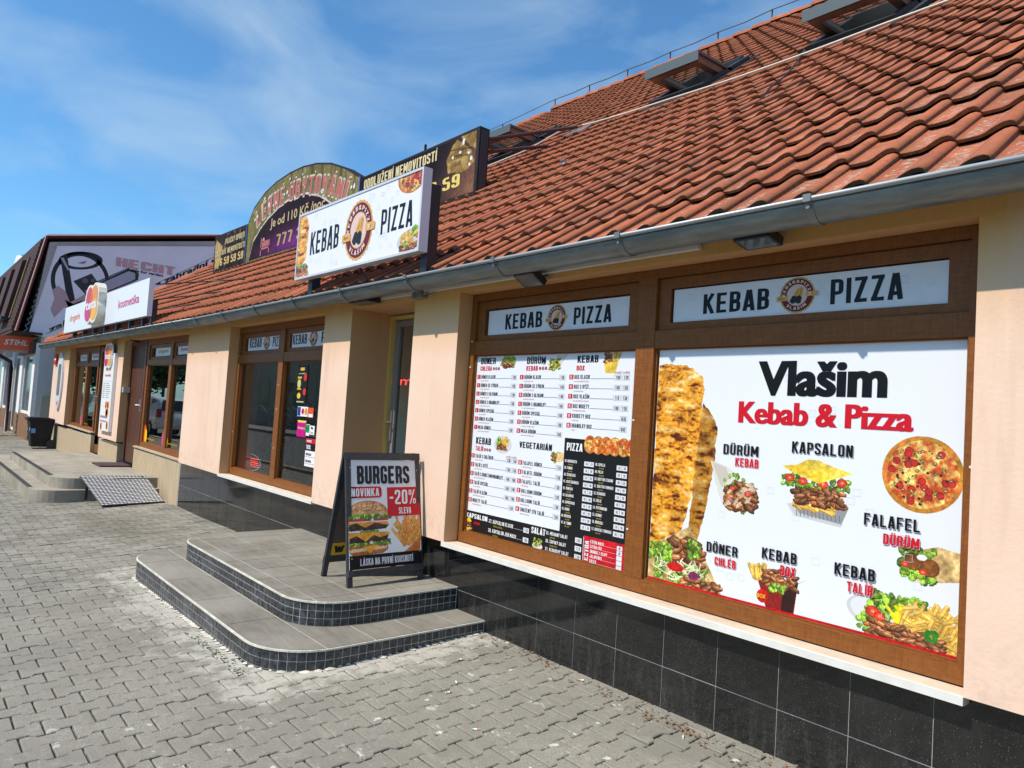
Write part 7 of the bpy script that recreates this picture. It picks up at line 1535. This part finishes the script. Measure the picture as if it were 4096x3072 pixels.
ho = thing('house_across', 'plain beige house across the street with dark windows', 'house', (-35, -22, -.4)); mb = MB(); mb.box((-52, -27, -.4), (-18, -18, 5)); build('wall', mb, pm('beige_wall', (.5, .44, .34), .85), ho); mb = MB(); mb.prism([(-52.5, -27.5, 5), (-52.5, -17.5, 5), (-52.5, -22.5, 8.5)], (35, 0, 0)); build('roof', mb, pm('far_red_roof', (.25, .08, .05), .8), ho)
for k in range(7): mb = MB(); mb.box((-49+k*4.6, -17.99, 1), (-47.5+k*4.6, -17.97, 2.6)); build('window', mb, MATS['far_window'], ho)
# parked car
def car(lbl, x, y, col, grp='cars parked along the street'):
    t = thing('parked_car', lbl, 'car', (x, y, -.44), grp); z = -.44; Lc, Wc = 4.2, 1.75
    side = [(-2.1, .35), (-2.1, .75), (-1.95, .95), (-1.25, 1.02), (-.65, 1.45), (.9, 1.52), (1.75, 1.42), (2.02, 1.0), (2.1, .8), (2.1, .35)]
    mb = MB(); ys_ = [(-Wc/2, .93), (-Wc/2+.06, 1), (Wc/2-.06, 1), (Wc/2, .93)]; rows_ = []
    for yy, k in ys_: rows_.append(mb.vs([(x+a*(k if b > .6 else 1), y+yy*(1 if b < 1.0 else .84), z+b) for a, b in side]))
    n_ = len(side)
    for a in range(3):
        for q in range(n_): mb.face((rows_[a]+q, rows_[a+1]+q, rows_[a+1]+(q+1) % n_, rows_[a]+(q+1) % n_), 0, True)
    mb.face(range(rows_[0], rows_[0]+n_)); mb.face(list(range(rows_[3], rows_[3]+n_))[::-1]); build('body', mb, pm('car_paint_'+col[0], col[1], .25, coat=.6), t)
    mb = MB(); gl_ = pm('car_glass', (.01, .012, .014), .05)
    for sy in (-1, 1):
        yy = y+sy*(Wc/2*.86+.012); zz = y+sy*(Wc/2*.845+.012)
        for q in (((-1.05, 1.05), (-.6, 1.38), (.1, 1.42), (.1, 1.05)), ((.17, 1.05), (.17, 1.42), (.9, 1.44), (.95, 1.05)), ((1.02, 1.05), (.97, 1.44), (1.5, 1.38), (1.75, 1.08))): mb.poly([(x+a, yy if b < 1.2 else zz, z+b) for a, b in q])
    mb.poly([(x+1.80, y-.62, z+1.41), (x+1.80, y+.62, z+1.41), (x+2.04, y+.70, z+1.03), (x+2.04, y-.70, z+1.03)]); mb.poly([(x-1.23, y-.68, z+1.06), (x-1.23, y+.68, z+1.06), (x-.70, y+.62, z+1.43), (x-.70, y-.62, z+1.43)]); build('windows', mb, gl_, t)
    for sy in (-1, 1):
        mb = MB(); mb.box((x+2.02, y+sy*.80-.09, z+.78), (x+2.115, y+sy*.80+.09, z+1.08)); build('tail_light', mb, pm('tail_red', (.35, .01, .01), .2), t)
        mb = MB(); mb.box((x-2.115, y+sy*.66-.16, z+.68), (x-2.03, y+sy*.66+.16, z+.84)); build('headlight', mb, pm('head_clear', (.6, .62, .65), .1), t)
        for sx_ in (-1.32, 1.3):
            mb = MB(); mb.tube([(x+sx_, y+sy*.66, z+.31), (x+sx_, y+sy*.885, z+.31)], .31, 20); w_ = build('wheel', mb, pm('tyre', (.02, .02, .02), .8), t); mb = MB(); mb.tube([(x+sx_, y+sy*.886, z+.31), (x+sx_, y+sy*.895, z+.31)], .2, 14); build('rim', mb, greym, w_)
    mb = MB(); mb.box((x+2.101, y-.26, z+.60), (x+2.112, y+.26, z+.71)); build('number_plate', mb, ink((225, 225, 222)), t)
car('white hatchback parked along the kerb down the street', -26.2, -5.1, ('white', (.66, .67, .68))); car('grey car parked farther down behind the white one', -35, -5.1, ('grey', (.16, .17, .18))); car('dark blue car parked across the street', -17, -10.4, ('blue', (.03, .05, .12)))

for nm_ in ('left_picture', 'right_picture', 'arch_picture_base'):
    b_ = bpy.data.materials[nm_].node_tree.nodes['Principled BSDF']; b_.inputs['Roughness'].default_value = .8; b_.inputs['Specular IOR Level'].default_value = .15

mb = MB(); mb.tube([(-33.8, .42, 3.45), (-33.8, .80, 5.2)], .10, 4); build('bargeboard', mb, pm('cream_board', (.6, .58, .48), .7), n2)
